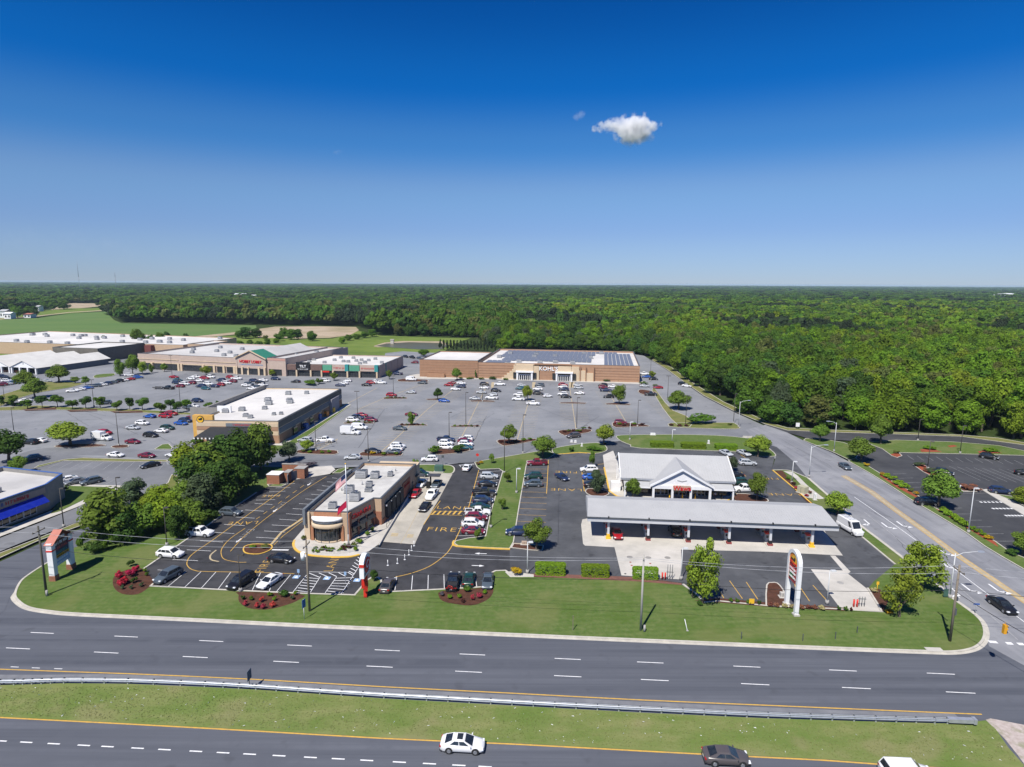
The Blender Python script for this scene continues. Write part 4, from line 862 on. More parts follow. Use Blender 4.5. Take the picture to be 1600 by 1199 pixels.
for a in (.25, .5, .75): m_ = MB(); quad_panel(m_, 0, .5, 0, H2, 44 * a, 1.0); m_.v = [(L + .1 + (x - .25) * .4, y, z) for x, y, z in m_.v]; m_.build("side_pilaster", TEALW if a < .3 else PINKISH, strip2)

# ---- far left store with garden centre gables
o = G(165, 568); rz = R(-12)
big = thing("big_box_store", "wide tan store with flat white roof behind white gabled sheds", "store", o, rz)
HB = 8.2
flat_block(big, [(-42, 3), (-8, 3), (-8, 40), (-42, 40)], 8.6, OLIVEW, ROOF_W, .5)
flat_block(big, [(-170, 26), (-42.3, 26), (-42.3, 8), (-41, 40.3), (22, 40.3), (22, 96), (-170, 112)], 8.0, TAN, ROOF_W, .5)
m_ = MB(); quad_panel(m_, -36, 21.8, .3, 1.4, 40.1, .2); m_.build("wall_band", CREAM, big)
m_ = MB(); m_.box((-3, 40, 0), (5, 6, 7.4), 0); m_.build("red_entrance_block", mat("dull_red_block", (.16, .05, .045), (.14, .045, .04)), big)
flat_block(big, [(22.3, 44), (36, 44), (36, 70), (22.3, 70)], 8.4, TAN, ROOF_W, .5)
m_ = MB(); quad_panel(m_, 9, 20, .2, 3.6, 40.05, .3); m_.build("loading_door", WHITE, big)
for k in range(22): hvac(big, rb.uniform(-150, 16), rb.uniform(46, 90), 7.5, 2.8, 2.2, 1.6)
for x, y in ((-60, 30), (-78, 33), (-95, 31), (-110, 36)): hvac(big, x, y, 7.5, 2.8, 2.2, 1.5)
# gabled white garden sheds
gs = thing("garden_centre_shed", "pair of white gabled garden sheds in front of tan store", "shed", G(59, 585.5), R(-14))
for k in range(3):
    x0 = -18.5 * (k + 1) + 18.5 - 18.5; x1 = x0 + 18.3; mid = (x0 + x1) / 2; Dg = 46
    m_ = MB(); m_.loft([[(x0, y, 3.4), (x1, y, 3.4), (mid, y, 7.0)] for y in (0, .4)], sm=False); m_.build("gable_wall", WHITE, gs)
    m_ = MB()
    for s, e in ((x0, 1), (x1, -1)): m_.face([(s, -.5, 3.4), (mid, -.5, 7.1), (mid, Dg, 7.1), (s, Dg, 3.4)][::e])
    m_.build("gable_roof", mat("bright_shed_roof", (.60, .585, .55), (.52, .505, .475), scale=.15), gs)
    for j in range(4): m_ = MB(); m_.box((x0 + .6 + j * 5.6, .3, 0), (.8, .8, 3.4)); m_.build("white_post", WHITE, gs)
    m_ = MB(); m_.box((mid, .1, 5.0), (1.2, .2, 1.2)); m_.build("gable_emblem", BLUET, gs)
m_ = MB(); m_.box((-27.5, 6, 0), (54, .4, 3.2)); m_.build("dark_fence_screen", DTRIM, gs)
m_ = MB(); m_.box((-.2, 22, 0), (.4, 44, 3.3)); m_.build("side_screen", mat("slate_side_screen", (.11, .13, .15), (.09, .105, .12), scale=.5), gs)
m_ = MB(); m_.box((-27, 3, .1), (30, 1.2, .9)); m_.build("red_brick_base", BRICK, gs)

# ---- building with yellow corner and black awning
A = G(309, 692); rz = R(-2.0)
wing = thing("restaurant_block", "tan striped restaurant block with yellow tower and black awning", "restaurant", A, rz)
Wd, Dp, Hm = 26.0, 60.0, 7.2
flat_block(wing, [(0, 0), (Wd, 0), (Wd + 1.0, Dp), (-5.5, Dp), (-5.0, 16), (0, 14)], Hm, CREAM, ROOF_W, .45)
for z, mm in ((.2, BROWNL), (2.7, CREAM), (4.2, BROWNL), (5.4, CREAM)): m_ = MB(); quad_panel(m_, .1, Wd - .1, z, z + (2.4 if z < 1 else 1.1), -.06, .12); m_.build("wall_band", mm, wing)
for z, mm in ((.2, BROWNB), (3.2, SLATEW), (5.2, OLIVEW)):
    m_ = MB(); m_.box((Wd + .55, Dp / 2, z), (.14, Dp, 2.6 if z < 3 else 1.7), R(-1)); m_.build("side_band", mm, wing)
m_ = MB(); m_.box((-.3, .9, 0), (1.7, 1.6, 8.8)); m_.box((2.9, .7, 6.0), (4.7, 1.2, 2.8)); tower = m_.build("yellow_tower", YELLOW, wing)
m_ = MB(); m_.tube((1.4, -.05, 7.5), (1.4, .12, 7.5), 1.15, 1.15, 20, 0); m_.tube((1.4, -.12, 7.5), (1.4, -.04, 7.5), .95, .95, 20, 1); m_.build("round_emblem", [BLACKP, YELP], tower)
m_ = MB(); m_.box((1.4, -.16, 7.35), (1.0, .08, .5), 0, 0); m_.box((1.8, -.17, 7.6), (.5, .06, .5)); m_.build("emblem_figure", BLACKP, tower)
m_ = MB(); m_.face([(2.2, -6.0, 3.2), (23.5, -6.0, 3.2), (23.5, -.1, 5.2), (4.5, -.1, 5.2)]); m_.face([(2.2, -6.0, 3.2), (4.5, -.1, 5.2), (4.5, -.1, 3.2)]); m_.build("sloping_awning", AWN, wing)
m_ = MB()
for k in range(36): m_.box((2.4 + k * .6, -6.03, 2.75), (.38, .05, .45), 0, k % 2)
m_.build("awning_valance", [WHITE, AWN], wing, kind="stuff")
for x in (2.6, 9.5, 16.5, 23.3): m_ = MB(); m_.tube((x, -5.8, 0), (x, -5.8, 3.1), .09); m_.build("awning_post", DTRIM, wing)
m_ = MB(); quad_panel(m_, 3, 23, 0.2, 2.7, -.18, .1); m_.build("terrace_window", GLASS, wing)
m_ = MB(); m_.box((12, -6.1, .14), (21, .08, 1.0)); m_.build("terrace_railing", DTRIM, wing)
m_ = MB(); quad_panel(m_, 9.5, 18, 5.4, 6.5, -.2, .12); fs = m_.build("dark_fascia", SLATEW, wing); m_ = MB(); scrawl(m_, 11.8, 17.5, 5.65, .6, -.3, rb); m_.build("red_lettering", SALMON, fs)
m_ = MB(); m_.box((-5, 14.3, Hm - 3), (9.5, .7, 4.1)); m_.box((-4.6, 38, Hm - .2), (.8, 46, 1.4)); m_.build("raised_parapet", GREYW, wing)
m_ = MB(); m_.box((2, 14, Hm - .4), (4.6, .6, 2.2)); m_.build("white_screen", WHITE, wing)
for x, y, s in ((2.5, 14, 2.2), (6.5, 17, 2.0), (12, 8, 1.6), (14.5, 6, 1.5), (11, 28, 2.2), (16, 34, 2.0), (17.5, 31, 2.0), (8, 34, 2.2), (20, 11, 1.2), (22, 12, 1.2), (10, 48, 2.0), (13, 20, 1.6), (16.5, 50, 1.6)): hvac(wing, x, y, Hm - .45, s, s * .8, s * .55)
for y0, y1 in ((10, 13), (17, 21), (25, 28), (34, 37), (45, 48), (51, 54)):
    m_ = MB(); m_.box((Wd + .75, (y0 + y1) / 2, .3), (.16, y1 - y0, 2.6), R(-1)); m_.build("side_window", GLASS, wing)
m_ = MB(); m_.box((Wd + 1.2, 50, .2), (1.2, 9, 5.2)); m_.build("end_bay", mat("lavender_block", (.30, .28, .30), (.27, .25, .27)), wing)

# ---- building with the royal blue awning at the left edge
A = G(0, 833); B = G(78, 801); rz = atan2((B - A).y, (B - A).x); rz = R(25)
pb0, pb1 = G(0, 782, 5.9), G(73, 757, 5.9); BANKA = atan2((pb1 - pb0).y, (pb1 - pb0).x); B = Vector((pb1.x, pb1.y, 0)); pb2 = G(97, 740, 5.9); print('bank', math.degrees(BANKA), (pb2 - pb1).length, math.degrees(atan2((pb2 - pb1).y, (pb2 - pb1).x)))
bank = thing("bank_building", "grey flat roofed building with royal blue awning and blue roof edge", "building", B, BANKA)
flat_block(bank, [(-30, 0), (0, 0), (7.2, 3.6), (8.6, 22), (-30, 22)], 5.9, GREYW, ROOF_G, .9, BLUET)
m_ = MB(); m_.face([(-29, -1.7, 2.5), (-1.2, -1.7, 2.5), (-1.2, -.05, 4.0), (-29, -.05, 4.0)]); m_.face([(-1.2, -1.7, 2.5), (-1.2, -.05, 2.5), (-1.2, -.05, 4.0)]); m_.build("blue_awning", BLUEA, bank)
m_ = MB(); quad_panel(m_, -29.5, -.6, 4.2, 5.5, -.08, .14); m_.build("fascia_band", BEIGE, bank)
m_ = MB(); scrawl(m_, -12.5, -10, 4.5, .7, -.2, rb); m_.build("blue_lettering", BLUET, bank); m_ = MB(); scrawl(m_, -9.4, -4.5, 4.5, .7, -.2, rb); m_.build("red_lettering", REDL, bank)
windows(bank, -27, -3, .5, 2.4, -.05, 8, WHITE)
for x, y in ((-5, 8), (-9, 5), (-14, 8), (-19, 5), (-9, 11), (-24, 9), (-3.5, 11)): hvac(bank, x, y, 5.0, 2.2, 1.8, .9)
m_ = MB(); m_.tube((-12, 11, 5), (-12, 11, 6.8), .12); m_.build("vent_pipe", METAL_D, bank)

# ---- restaurant with the red script sign
zt = 5.8
poly = [G(*q, zt) for q in ((476, 799), (545, 801), (581, 779), (591, 779), (635, 725), (546, 730))]
pw = [(p.x, p.y) for p in poly]; A = poly[0]
a0 = R(-4.0)
cfa = thing("fast_food_restaurant", "tan and brick fast food restaurant with curved glass front and red script", "restaurant", (A.x, A.y, 0), a0)
q_ = cfa.matrix_basis.inverted(); loc = [q_ @ Vector((x, y, 0)) for x, y in pw]
loc = [(v.x, v.y) for v in loc]
x1, x2, x3 = loc[1][0], loc[2][0], loc[3][0]; y2, y4 = loc[2][1], loc[4][1]
xr = loc[4][0]
P1 = [(0, 0), (8.6, 0), (11.4, y2), (12.9, y2), (14.6, y4), (1.2, y4), (.6, 1.2), (0, 1.2)]
flat_block(cfa, P1, zt, TAN, ROOF_C, .55, CAPM, .14)
mid_z = 2.6
fr = MB(); quad_panel(fr, 1.9, 7.3, .14, zt - .1, -.12, .3); brickface = fr.build("brick_front", mat("orange_brick", (.36, .17, .09), (.31, .145, .08), scale=2), cfa)
for x in (.5, 8.0): m_ = MB(); m_.box((x, -.1, .14), (1.1, .7, zt - .2), 0, 0); m_.build("tan_pier", CREAM if x < 1 else TAN, cfa)
m_ = MB(); m_.box((8.75, .35, .14), (.5, 1.5, zt - .3)); m_.build("corner_pier", BRICK, cfa)
# curved bay
ring0 = lambda r, z, cxx=4.6, n=10: [(cxx + r * cos(pi + pi * k / n), -.3 + .62 * r * sin(pi + pi * k / n), z) for k in range(n + 1)]
m_ = MB(); m_.loft([ring0(2.5, .3), ring0(2.5, 3.1)], closed=False, cap=False); bay = m_.build("curved_glass", GLASS, cfa)
m_ = MB(); m_.loft([ring0(3.0, 3.1), ring0(3.15, 3.2), ring0(3.15, 3.9), ring0(3.0, 3.95)], closed=False, cap=True); m_.build("curved_band", CREAM, cfa)
m_ = MB(); m_.loft([ring0(2.9, 3.95), ring0(2.9, 4.5)], closed=False, cap=True); m_.build("dark_curved_band", SLATEW, cfa)
m_ = MB(); m_.loft([ring0(3.1, 4.5), ring0(3.1, 4.95), ring0(2.7, 4.97)], closed=False, cap=True); m_.build("white_curved_sign_band", WHITE, cfa)
for k in range(0, 11, 2): p = ring0(2.56, .3)[k]; m_ = MB(); m_.box((p[0], p[1], .14), (.12, .12, 3.0)); m_.build("mullion", DTRIM, bay)
m_ = MB(); m_.loft([ring0(2.6, .14), ring0(2.6, .5)], closed=False, cap=True); m_.build("bay_sill", CREAM, bay)
for x in (1.6, 7.6): m_ = MB(); m_.box((x, -.45, .14), (.55, .55, 3.1)); m_.build("brick_column", mat("orange_brick", (.36, .17, .09)), cfa)
# right side wall: angled part with awnings and script, then the long wall
def along(a, b, t, off=0.0):
    d = Vector((b[0] - a[0], b[1] - a[1])); n = Vector((d.y, -d.x)).normalized(); p = Vector(a) + d * t + n * off; return p
def wall_box(parent, name, a, b, t0, t1, z0, z1, off, th, material):
    p = along(a, b, (t0 + t1) / 2, off); d = Vector((b[0] - a[0], b[1] - a[1])); m_ = MB()
    m_.box((p.x, p.y, z0), (d.length * (t1 - t0), th, z1 - z0), atan2(d.y, d.x)); return m_.build(name, material, parent)
a, b = (8.6, 0), (11.4, y2)
for k in range(3):
    t0, t1 = .08 + k * .3, .32 + k * .3
    wall_box(cfa, "window", a, b, t0, t1, .5, 2.7, .03, .12, GLASS)
    p0, p1 = along(a, b, t0, 0.02), along(a, b, t1, 0.02); e0, e1 = along(a, b, t0, .85), along(a, b, t1, .85)
    m_ = MB(); m_.face([(e0.x, e0.y, 2.3), (e1.x, e1.y, 2.3), (p1.x, p1.y, 3.2), (p0.x, p0.y, 3.2)]); m_.face([(e0.x, e0.y, 2.3), (p0.x, p0.y, 3.2), (p0.x, p0.y, 2.3)]); m_.face([(e1.x, e1.y, 2.3), (p1.x, p1.y, 2.3), (p1.x, p1.y, 3.2)]); m_.build("black_awning", AWN, cfa)
    wall_box(cfa, "brick_pilaster", a, b, t1 + .005, t1 + .055, .14, 3.3, .05, .3, BRICK)
p = along(a, b, .47, .14); d = Vector((b[0] - a[0], b[1] - a[1])); lettering("Chick-fil-A", cfa, (p.x, p.y, 4.35), 1.45, REDL, atan2(d.y, d.x), shear=.25, depth=.06, bold=.015)
wall_box(cfa, "bump_wall_brick", (11.4, y2), (12.9, y2), 0.02, .98, .14, 3.0, .04, .1, BRICK)
a, b = (12.9, y2), (14.6, y4)
wall_box(cfa, "brick_base", a, b, .01, .99, .14, 1.2, .05, .14, BRICK); wall_box(cfa, "brick_panel", a, b, .55, .78, .14, 4.4, .06, .16, BRICK)
for k in range(4): wall_box(cfa, "dark_awning", a, b, .08 + k * .115, .17 + k * .115, .9, 4.0, .3, .7, AWN)
for k in range(4): wall_box(cfa, "wall_lamp", a, b, .06 + k * .115, .068 + k * .115, 3.6, 3.9, .5, .3, WHITE)
wall_box(cfa, "service_door", a, b, .84, .88, .14, 2.4, .06, .12, DTRIM)
p = along(a, b, .66, .2); lettering("Chick-fil-A", cfa, (p.x, p.y, 3.4), .95, mat("dull_red_sign", (.3, .03, .03)), atan2(b[1] - a[1], b[0] - a[0]), shear=.25, depth=.05)
m_ = MB(); m_.box((.55, 12, 3.4), (.5, y4 - 7, 3.2), R(-1.5)); m_.build("grey_parapet_screen", SLATEW, cfa)
m_ = MB(); m_.box((11.5, y4 + 1.5, .14), (6.5, 3.2, 5.3)); m_.box((6.5, y4 + 2.0, .14), (4, 4.0, 5.0)); m_.build("rear_store_room", CREAM, cfa)
for (px, py, sx, sy, h) in ((565, 745, 2.6, 2.2, 1.5), (586, 746, 1.9, 1.8, 1.3), (546, 769, 2.0, 1.6, 1.4), (555, 781, 2.1, 1.7, 1.5), (577, 759, 1.4, 1.3, .9), (576, 767, 1.6, 1.2, .6), (520, 793, 1.6, 1.3, 1.0), (545, 743, 1.0, 1.0, 1.0), (610, 743, 1.2, 1.2, .8)):
    g_ = q_ @ G(px, py, zt - .4); hvac(cfa, g_.x, g_.y, zt - .55, sx, sy, h)
for k in range(6):
    g_ = q_ @ G(*((618, 735), (612, 737), (606, 742), (566, 756), (534, 765), (531, 752))[k], zt - .3); m_ = MB(); m_.tube((g_.x, g_.y, zt - .55), (g_.x, g_.y, zt + .25), .14); m_.build("roof_vent", METAL_D, cfa)
rail = thing("patio_railing", "black metal handrail along the drive lane wall by restaurant", "railing", G(612, 812, .14))
m_ = MB(); pts = [G(x, y, .14) for x, y in ((604, 824), (612, 812), (624, 796))]
for hgt in (.55, 1.05): m_.path([p + Vector((0, 0, hgt)) for p in pts], .035)
m_.build("rail", BLACKP, rail, world=True)
for p in resample([(p.x, p.y) for p in pts], 1.4): m_ = MB(); m_.tube((p.x, p.y, .14), (p.x, p.y, 1.2), .035); m_.build("post", BLACKP, rail, world=True)
wl_ = thing("kerb_wall", "low pale concrete wall edging the drive thru lane", "wall", G(620, 806))
m_ = MB(); ribbon(m_, [(p.x, p.y) for p in P([(592, 856), (600, 841), (614, 818), (632, 788), (646, 764)])], -.1, .1, .02, .55); m_.build("wall", CONC, wl_, world=True)
# order point canopies
for k, (x, y, lab) in enumerate(((649, 762, "dark flat order canopy on one post beside white car in drive lane"), (674, 762, "dark flat order canopy on one post between two drive lanes"))):
    b = G(x - 1, y); t = thing("order_canopy", lab, "canopy", b, R(-4), "order canopies")
    m_ = MB(); m_.box((0, 0, 0), (.35, .35, 3.0)); m_.build("post", BLACKP, t)
    m_ = MB(); m_.box((.9, .3, 3.0), (3.0, 2.0, .22)); m_.build("canopy_roof", DTRIM, t)
    m_ = MB(); m_.box((-.5, -.6, 0), (.9, .5, 1.7)); m_.build("menu_board", BLACKP, t)

# ---- bin enclosure
A = G(417, 757.5)
enc = thing("bin_enclosure", "red brick bin enclosure with dark gates beside the trees", "enclosure", A, R(-4))
def brick_block(nm, c, s, cap_m): 
    m_ = MB(); m_.box(c, s); w_ = m_.build(nm, BRICK, enc); m_ = MB(); m_.box((c[0], c[1], c[2] + s[2] + .002), (s[0] + .16, s[1] + .16, .12)); m_.build("coping", cap_m, w_); return w_
brick_block("brick_store", (1.6, 1.6, 0), (3.2, 3.0, 2.5), WHITE); brick_block("brick_wall", (4.0, 3.8, 0), (1.4, 2.6, 2.4), CONCP); brick_block("brick_wall", (6.2, 6.6, 0), (2.6, 2.6, 2.6), CONCP); brick_block("brick_wall", (3.2, 9.2, 0), (6.4, .5, 2.6), CONCP)
m_ = MB(); m_.box((4.6, 2.0, .1), (.15, 2.4, 2.1), R(20)); m_.build("gate", SLATEW, enc); m_ = MB(); m_.box((5.2, 4.8, .1), (.15, 2.4, 2.1), R(-30)); m_.build("gate", SLATEW, enc)
for k in range(2): m_ = MB(); m_.box((2.2 + k * 2.2, 6.6, .05), (1.8, 1.4, 1.3), 0, 0, 1.1); m_.build("bin", DTRIM, enc)

# ---- convenience store with white gabled front
A = G(975, 772); rz = R(-5.5); Wt = 24.6
conv = thing("convenience_store", "white convenience store with grey seamed roof and red sign in gable", "store", A, rz)
Dw = 15.5; ez = 4.3; rzg = 8.0
m_ = MB(); m_.box((Wt / 2, Dw / 2 + .6, .0), (Wt - .6, Dw - 1.2, ez)); m_.build("wall", mat("brown_shop_wall", (.20, .155, .13), (.17, .13, .11)), conv)
m_ = MB()
for s, y0 in ((1, -.9), (-1, Dw + .6)):
    m_.face([(-.9, y0, ez), (Wt + .9, y0, ez), (Wt + .9, Dw / 2, rzg), (-.9, Dw / 2, rzg)][::s])
m_.face([(-.9, -.9, ez - .12), (-.9, Dw + .6, ez - .12), (Wt + .9, Dw + .6, ez - .12), (Wt + .9, -.9, ez - .12)])
roof_c = m_.build("roof", METAL_R, conv)
m_ = MB()
for s in (0, 1):
    for k in range(43):
        x = -.8 + k * .62; y0 = -.9 if s == 0 else Dw + .6
        m_.loft([[(x - .03, y0, ez + .003), (x + .03, y0, ez + .003), (x + .03, y0, ez + .06), (x - .03, y0, ez + .06)], [(x - .03, Dw / 2, rzg + .003), (x + .03, Dw / 2, rzg + .003), (x + .03, Dw / 2, rzg + .06), (x - .03, Dw / 2, rzg + .06)]], sm=False)
m_.build("roof_seams", METAL_R, conv, kind="stuff")
m_ = MB()
for x in (-.75, Wt + .75): m_.face([(x, -.7, ez), (x, Dw + .4, ez), (x, Dw / 2, rzg - .1)]); m_.face([(x, -.7, ez), (x, Dw / 2, rzg - .1), (x, Dw + .4, ez)])
m_.build("gable_end", WHITE, conv)
m_ = MB()
for x in (-1.0, Wt + 1.0):
    for ya in (-.95, Dw + .65): m_.loft([[(x - .1, y, z), (x + .1, y, z), (x + .1, y, z + .4), (x - .1, y, z + .4)] for y, z in ((ya, ez - .25), (Dw / 2, rzg - .25))], sm=False)
m_.build("verge_board", WHITE, conv)
m_ = MB(); m_.box((Wt / 2, -.98, ez - .42), (Wt + 2.0, .16, .4)); m_.build("eaves_gutter", GALV, conv)
# lower skirt roof both sides of the gable
gx0, gx1 = 6.3, 19.4; mid = (gx0 + gx1) / 2
for xa, xb in ((-.3, gx0 - .3), (gx1 + .3, Wt + .3)):
    m_ = MB(); m_.face([(xa, -3.0, 2.95), (xb, -3.0, 2.95), (xb, -.4, 3.75), (xa, -.4, 3.75)]); m_.build("skirt_roof", METAL_R, conv)
    m_ = MB(); m_.box(((xa + xb) / 2, -3.0, 2.65), (xb - xa, .2, .3)); m_.build("skirt_fascia", WHITE, conv)
for x in (-.1, Wt + .1): m_ = MB(); m_.box((x, -2.85, .0), (.35, .35, 2.7)); m_.build("post", WHITE, conv)
# front gable
m_ = MB(); m_.loft([[(gx0, y, 3.7), (gx1, y, 3.7), (mid, y, 7.5)] for y in (-3.6, -3.3)], sm=False); gf = m_.build("front_gable", WHITE, conv)
m_ = MB()
for s, e in ((gx0 - .7, 1), (gx1 + .7, -1)): m_.face([(s, -4.1, 3.55), (mid, -4.1, 7.75), (mid, Dw / 2 - .3, 7.75), (s, 3.2, 3.55)][::e])
m_.build("gable_roof", METAL_R, gf)
m_ = MB()
for s in (gx0 - .8, gx1 + .8): m_.loft([[(q, -4.2, z), (q, -3.9, z), (q, -3.9, z + .45), (q, -4.2, z + .45)] for q, z in ((s, 3.3), (mid, 7.45))], sm=False)
m_.build("gable_trim", WHITE, gf)
m_ = MB(); m_.box((mid, -3.5, 2.9), (gx1 - gx0 + .4, .7, .8)); m_.build("gable_beam", WHITE, conv)
for x in (gx0 + .1, mid - 2.1, mid + 2.1, gx1 - .1): m_ = MB(); m_.box((x, -3.6, 0), (.5, .5, 2.95)); m_.build("white_column", WHITE, conv)
m_ = MB(); m_.box((mid, -3.95, 2.75), (4.0, .3, 1.1)); sb = m_.build("sign_board", BEIGE, conv)
lettering("Wawa", conv, (mid, -4.15, 3.25), 1.55, REDL, bold=.02, depth=.05)
gz_ = MB()  # the bird emblem over the sign: a spread-winged outline
for pts in ([(-1.1, .1), (-.5, -.05), (0, -.18), (0, -.02), (-.5, .1), (-1.1, .22)], [(0, -.18), (.5, -.05), (1.1, .12), (1.1, .22), (.5, .1), (0, -.02)]): gz_.prism(pts, 0, .06)
gz_.v = [(mid + x, -3.62 - z, 4.85 + y) for x, y, z in gz_.v]; gz_.build("bird_emblem", mat("grey_emblem", (.3, .3, .3)), gf)
for a, b in ((gx0 + .4, mid - 2.4), (mid - 1.8, mid + 1.8), (mid + 2.4, gx1 - .4)): windows(conv, a, b, .25, 2.8, -.05, 2, WHITE)
windows(conv, .6, gx0 - .6, .6, 2.5, -.04, 2); windows(conv, gx1 + .6, Wt - .6, .6, 2.5, -.04, 2)
m_ = MB(); m_.box((-1.9, 2.2, .14), (2.3, 1.6, 2.2)); m_.build("ice_cabinet", WHITE, conv)
lvd = MB()
for k in range(3): lvd.box((-.95, 3 + k * 4.2, .14), (.25, .3, ez - .3))
lvd.build("side_pilaster", WHITE, conv)

# ---- pump canopy
DULLRED = mat('dull_red_guard', (.24, .055, .05), (.2, .05, .045), scale=2)
A = G(918, 808, 4.9); rz = R(-5.2)
cano = thing("pump_canopy", "long filling station canopy with pale grey seamed metal roof", "canopy", (A.x, A.y, 0), rz)
Lc = 47.2; Dc = 12.6; e = 4.9; rg = 6.0
m_ = MB()
m_.face([(0, 0, e), (Lc, 0, e), (Lc - .2, Dc * .62, rg), (.2, Dc * .62, rg)]); m_.face([(.2, Dc * .62, rg), (Lc - .2, Dc * .62, rg), (Lc, Dc, e), (0, Dc, e)])
m_.face([(0, 0, e), (.2, Dc * .62, rg), (0, Dc, e)]); m_.face([(Lc, 0, e), (Lc, Dc, e), (Lc - .2, Dc * .62, rg)])
m_.build("roof", METAL_R, cano)
m_ = MB()
for k in range(94):
    x = .3 + k * .5
    m_.loft([[(x - .025, .02, e + .004), (x + .025, .02, e + .004), (x + .025, .02, e + .022), (x - .025, .02, e + .022)], [(x - .025, Dc * .62, rg + .004), (x + .025, Dc * .62, rg + .004), (x + .025, Dc * .62, rg + .022), (x - .025, Dc * .62, rg + .022)]], sm=False)
m_.build("roof_seams", METAL_R, cano, kind="stuff")
m_ = MB(); m_.box((Lc / 2, .12, e - .9), (Lc, .24, .78)); m_.box((Lc / 2, Dc - .12, e - .9), (Lc, .24, .78)); m_.box((.12, Dc / 2, e - .9), (.24, Dc - .5, .78)); m_.box((Lc - .12, Dc / 2, e - .9), (.24, Dc - .5, .78)); m_.build("fascia", mat("grey_white_fascia", (.50, .51, .53), (.46, .47, .49), scale=.6, rough=.5), cano)
m_ = MB(); m_.box((Lc / 2, -.08, e - .12), (Lc + .2, .22, .2)); m_.build("gutter", CAPM, cano)
m_ = MB(); m_.box((Lc / 2, Dc / 2, e - .5), (Lc - .6, Dc - .6, .12)); m_.build("soffit", mat("canopy_soffit", (.45, .45, .46)), cano)
for k in range(6): m_ = MB(); m_.box((4.3 + k * 7.75 - .2, -.05, e - .1), (.22, .3, .4)); m_.build("downpipe_head", BLACKP, cano)
for k in range(6):
    x = 4.2 + k * 7.75
    for y in (1.1, Dc - 3.8):
        m_ = MB(); m_.box((x, y, .18), (.42, .42, e - .7)); cl = m_.build("column", mat("white_steel_column", (.55, .56, .58), (.5, .51, .53)), cano)
        m_ = MB(); m_.box((x, y, e - 1.0), (1.0, .9, .34)); m_.build("column_head", DULLRED, cl)
        m_ = MB(); m_.box((x, y, .18), (.95, .85, .36)); m_.build("column_guard", YELP if (k in (0, 5) and y < 2) else DULLRED, cl)
    t = thing("pump_island", "fuel pumps on a raised island under canopy, %s bay" % ["leftmost", "second", "third", "fourth", "fifth", "rightmost"][k], "fuel pump", cano.matrix_basis @ Vector((x, 4.2, .03)), rz, "fuel pumps under the canopy")
    m_ = MB(); m_.box((0, 0, 0), (1.3, 7.4, .16)); m_.build("island_base", CONC, t)
    for y in (-1.0, 1.8):
        m_ = MB(); m_.box((0, y, .16), (.75, 1.0, 1.5)); pm = m_.build("pump_cabinet", mat("pump_grey", (.4, .41, .43)), t)
        m_ = MB(); m_.box((0, y, 1.66), (.8, 1.05, .35)); m_.build("pump_head", REDP, pm); m_ = MB(); m_.box((0, y - .51, .95), (.5, .03, .5)); m_.build("pump_screen", GLASS, pm)
    m_ = MB(); m_.box((.0, -3.1, .16), (.6, .5, 1.0)); m_.build("bin", YELP if k in (0, 5) else BLACKP, t)

# ---- things far away beyond the woods
def far_shed(px0, px1, py, h, label, wall, roof, depth=25):
    a, b = G(px0, py), G(px1, py); t = thing("far_building", label, "building", a, atan2((b - a).y, (b - a).x)); Lx = (b - a).length
    m_ = MB(); m_.box((Lx / 2, depth / 2, 0), (Lx, depth, h)); m_.build("wall", wall, t)
    m_ = MB(); r0 = h * 1.25
    for s, y0 in ((1, -1), (-1, depth + 1)): m_.face([(-1, y0, h), (Lx + 1, y0, h), (Lx + 1, depth / 2, r0), (-1, depth / 2, r0)][::s])
    for x in (-1, Lx + 1): m_.face([(x, -1, h), (x, depth + 1, h), (x, depth / 2, r0)])
    m_.build("roof", roof, t); n = max(2, int(Lx / 8))
    for k in range(n): m_ = MB(); m_.box(((k + .5) * Lx / n, -.1, h * .3), (Lx / n * .4, .2, h * .35)); m_.build("window", GLASS, t)
    return t
far_shed(365, 384, 468, 13, "white roofed shed rising above the woods, left half", WHITE, BRIGHTW, 60); far_shed(380, 398, 469, 11, "white low shed beside the other far white roof", WHITE, BRIGHTW, 40)
far_shed(1558, 1576, 468, 13, "pale yellow far building with white roofs at right edge", CREAM, BRIGHTW, 60); far_shed(1576, 1590, 466, 15, "white domed hall far off beyond the right woods", WHITE, BRIGHTW, 60); far_shed(1592, 1610, 471, 11, "low beige far building cut by the right edge", BEIGE, ROOF_W, 60)
far_shed(0, 9, 497, 9, "white farm house with grey roof at left edge", WHITE, METAL_R, 14); far_shed(7, 17, 498.5, 7, "low white farm outbuilding by the field track", WHITE, BRIGHTW, 10); far_shed(37, 48, 497, 5, "small white shed half hidden under field trees", WHITE, TILE_R, 12); far_shed(57, 61, 487, 8, "tiny white house between trees at field edge", WHITE, METAL_R, 12)
for (px, y0, y1) in ((125, 443, 420), (182, 442, 428)):
    p = G(px, 455); h = HT(px, 455, y1); t = thing("radio_mast", "thin grey radio mast on the horizon, %s one" % ("taller left" if px == 125 else "shorter right"), "mast", p); m_ = MB(); m_.tube((0, 0, 0), (0, 0, 70), 1.2, .9, 5); m_.tube((0, 0, 70), (0, 0, 145 if px == 125 else 95), .9, .5, 5); m_.build("mast", mat("mast_grey", (.25, .27, .3)), t)
p = G(613, 537); t = thing("pond_outlet", "small white concrete outlet box standing in the pond", "outlet", p); m_ = MB(); m_.box((0, 0, -.2), (2.6, 2.6, 3.4)); m_.box((0, 0, 3.2), (3.2, 3.2, .3)); m_.build("box", CONC, t)
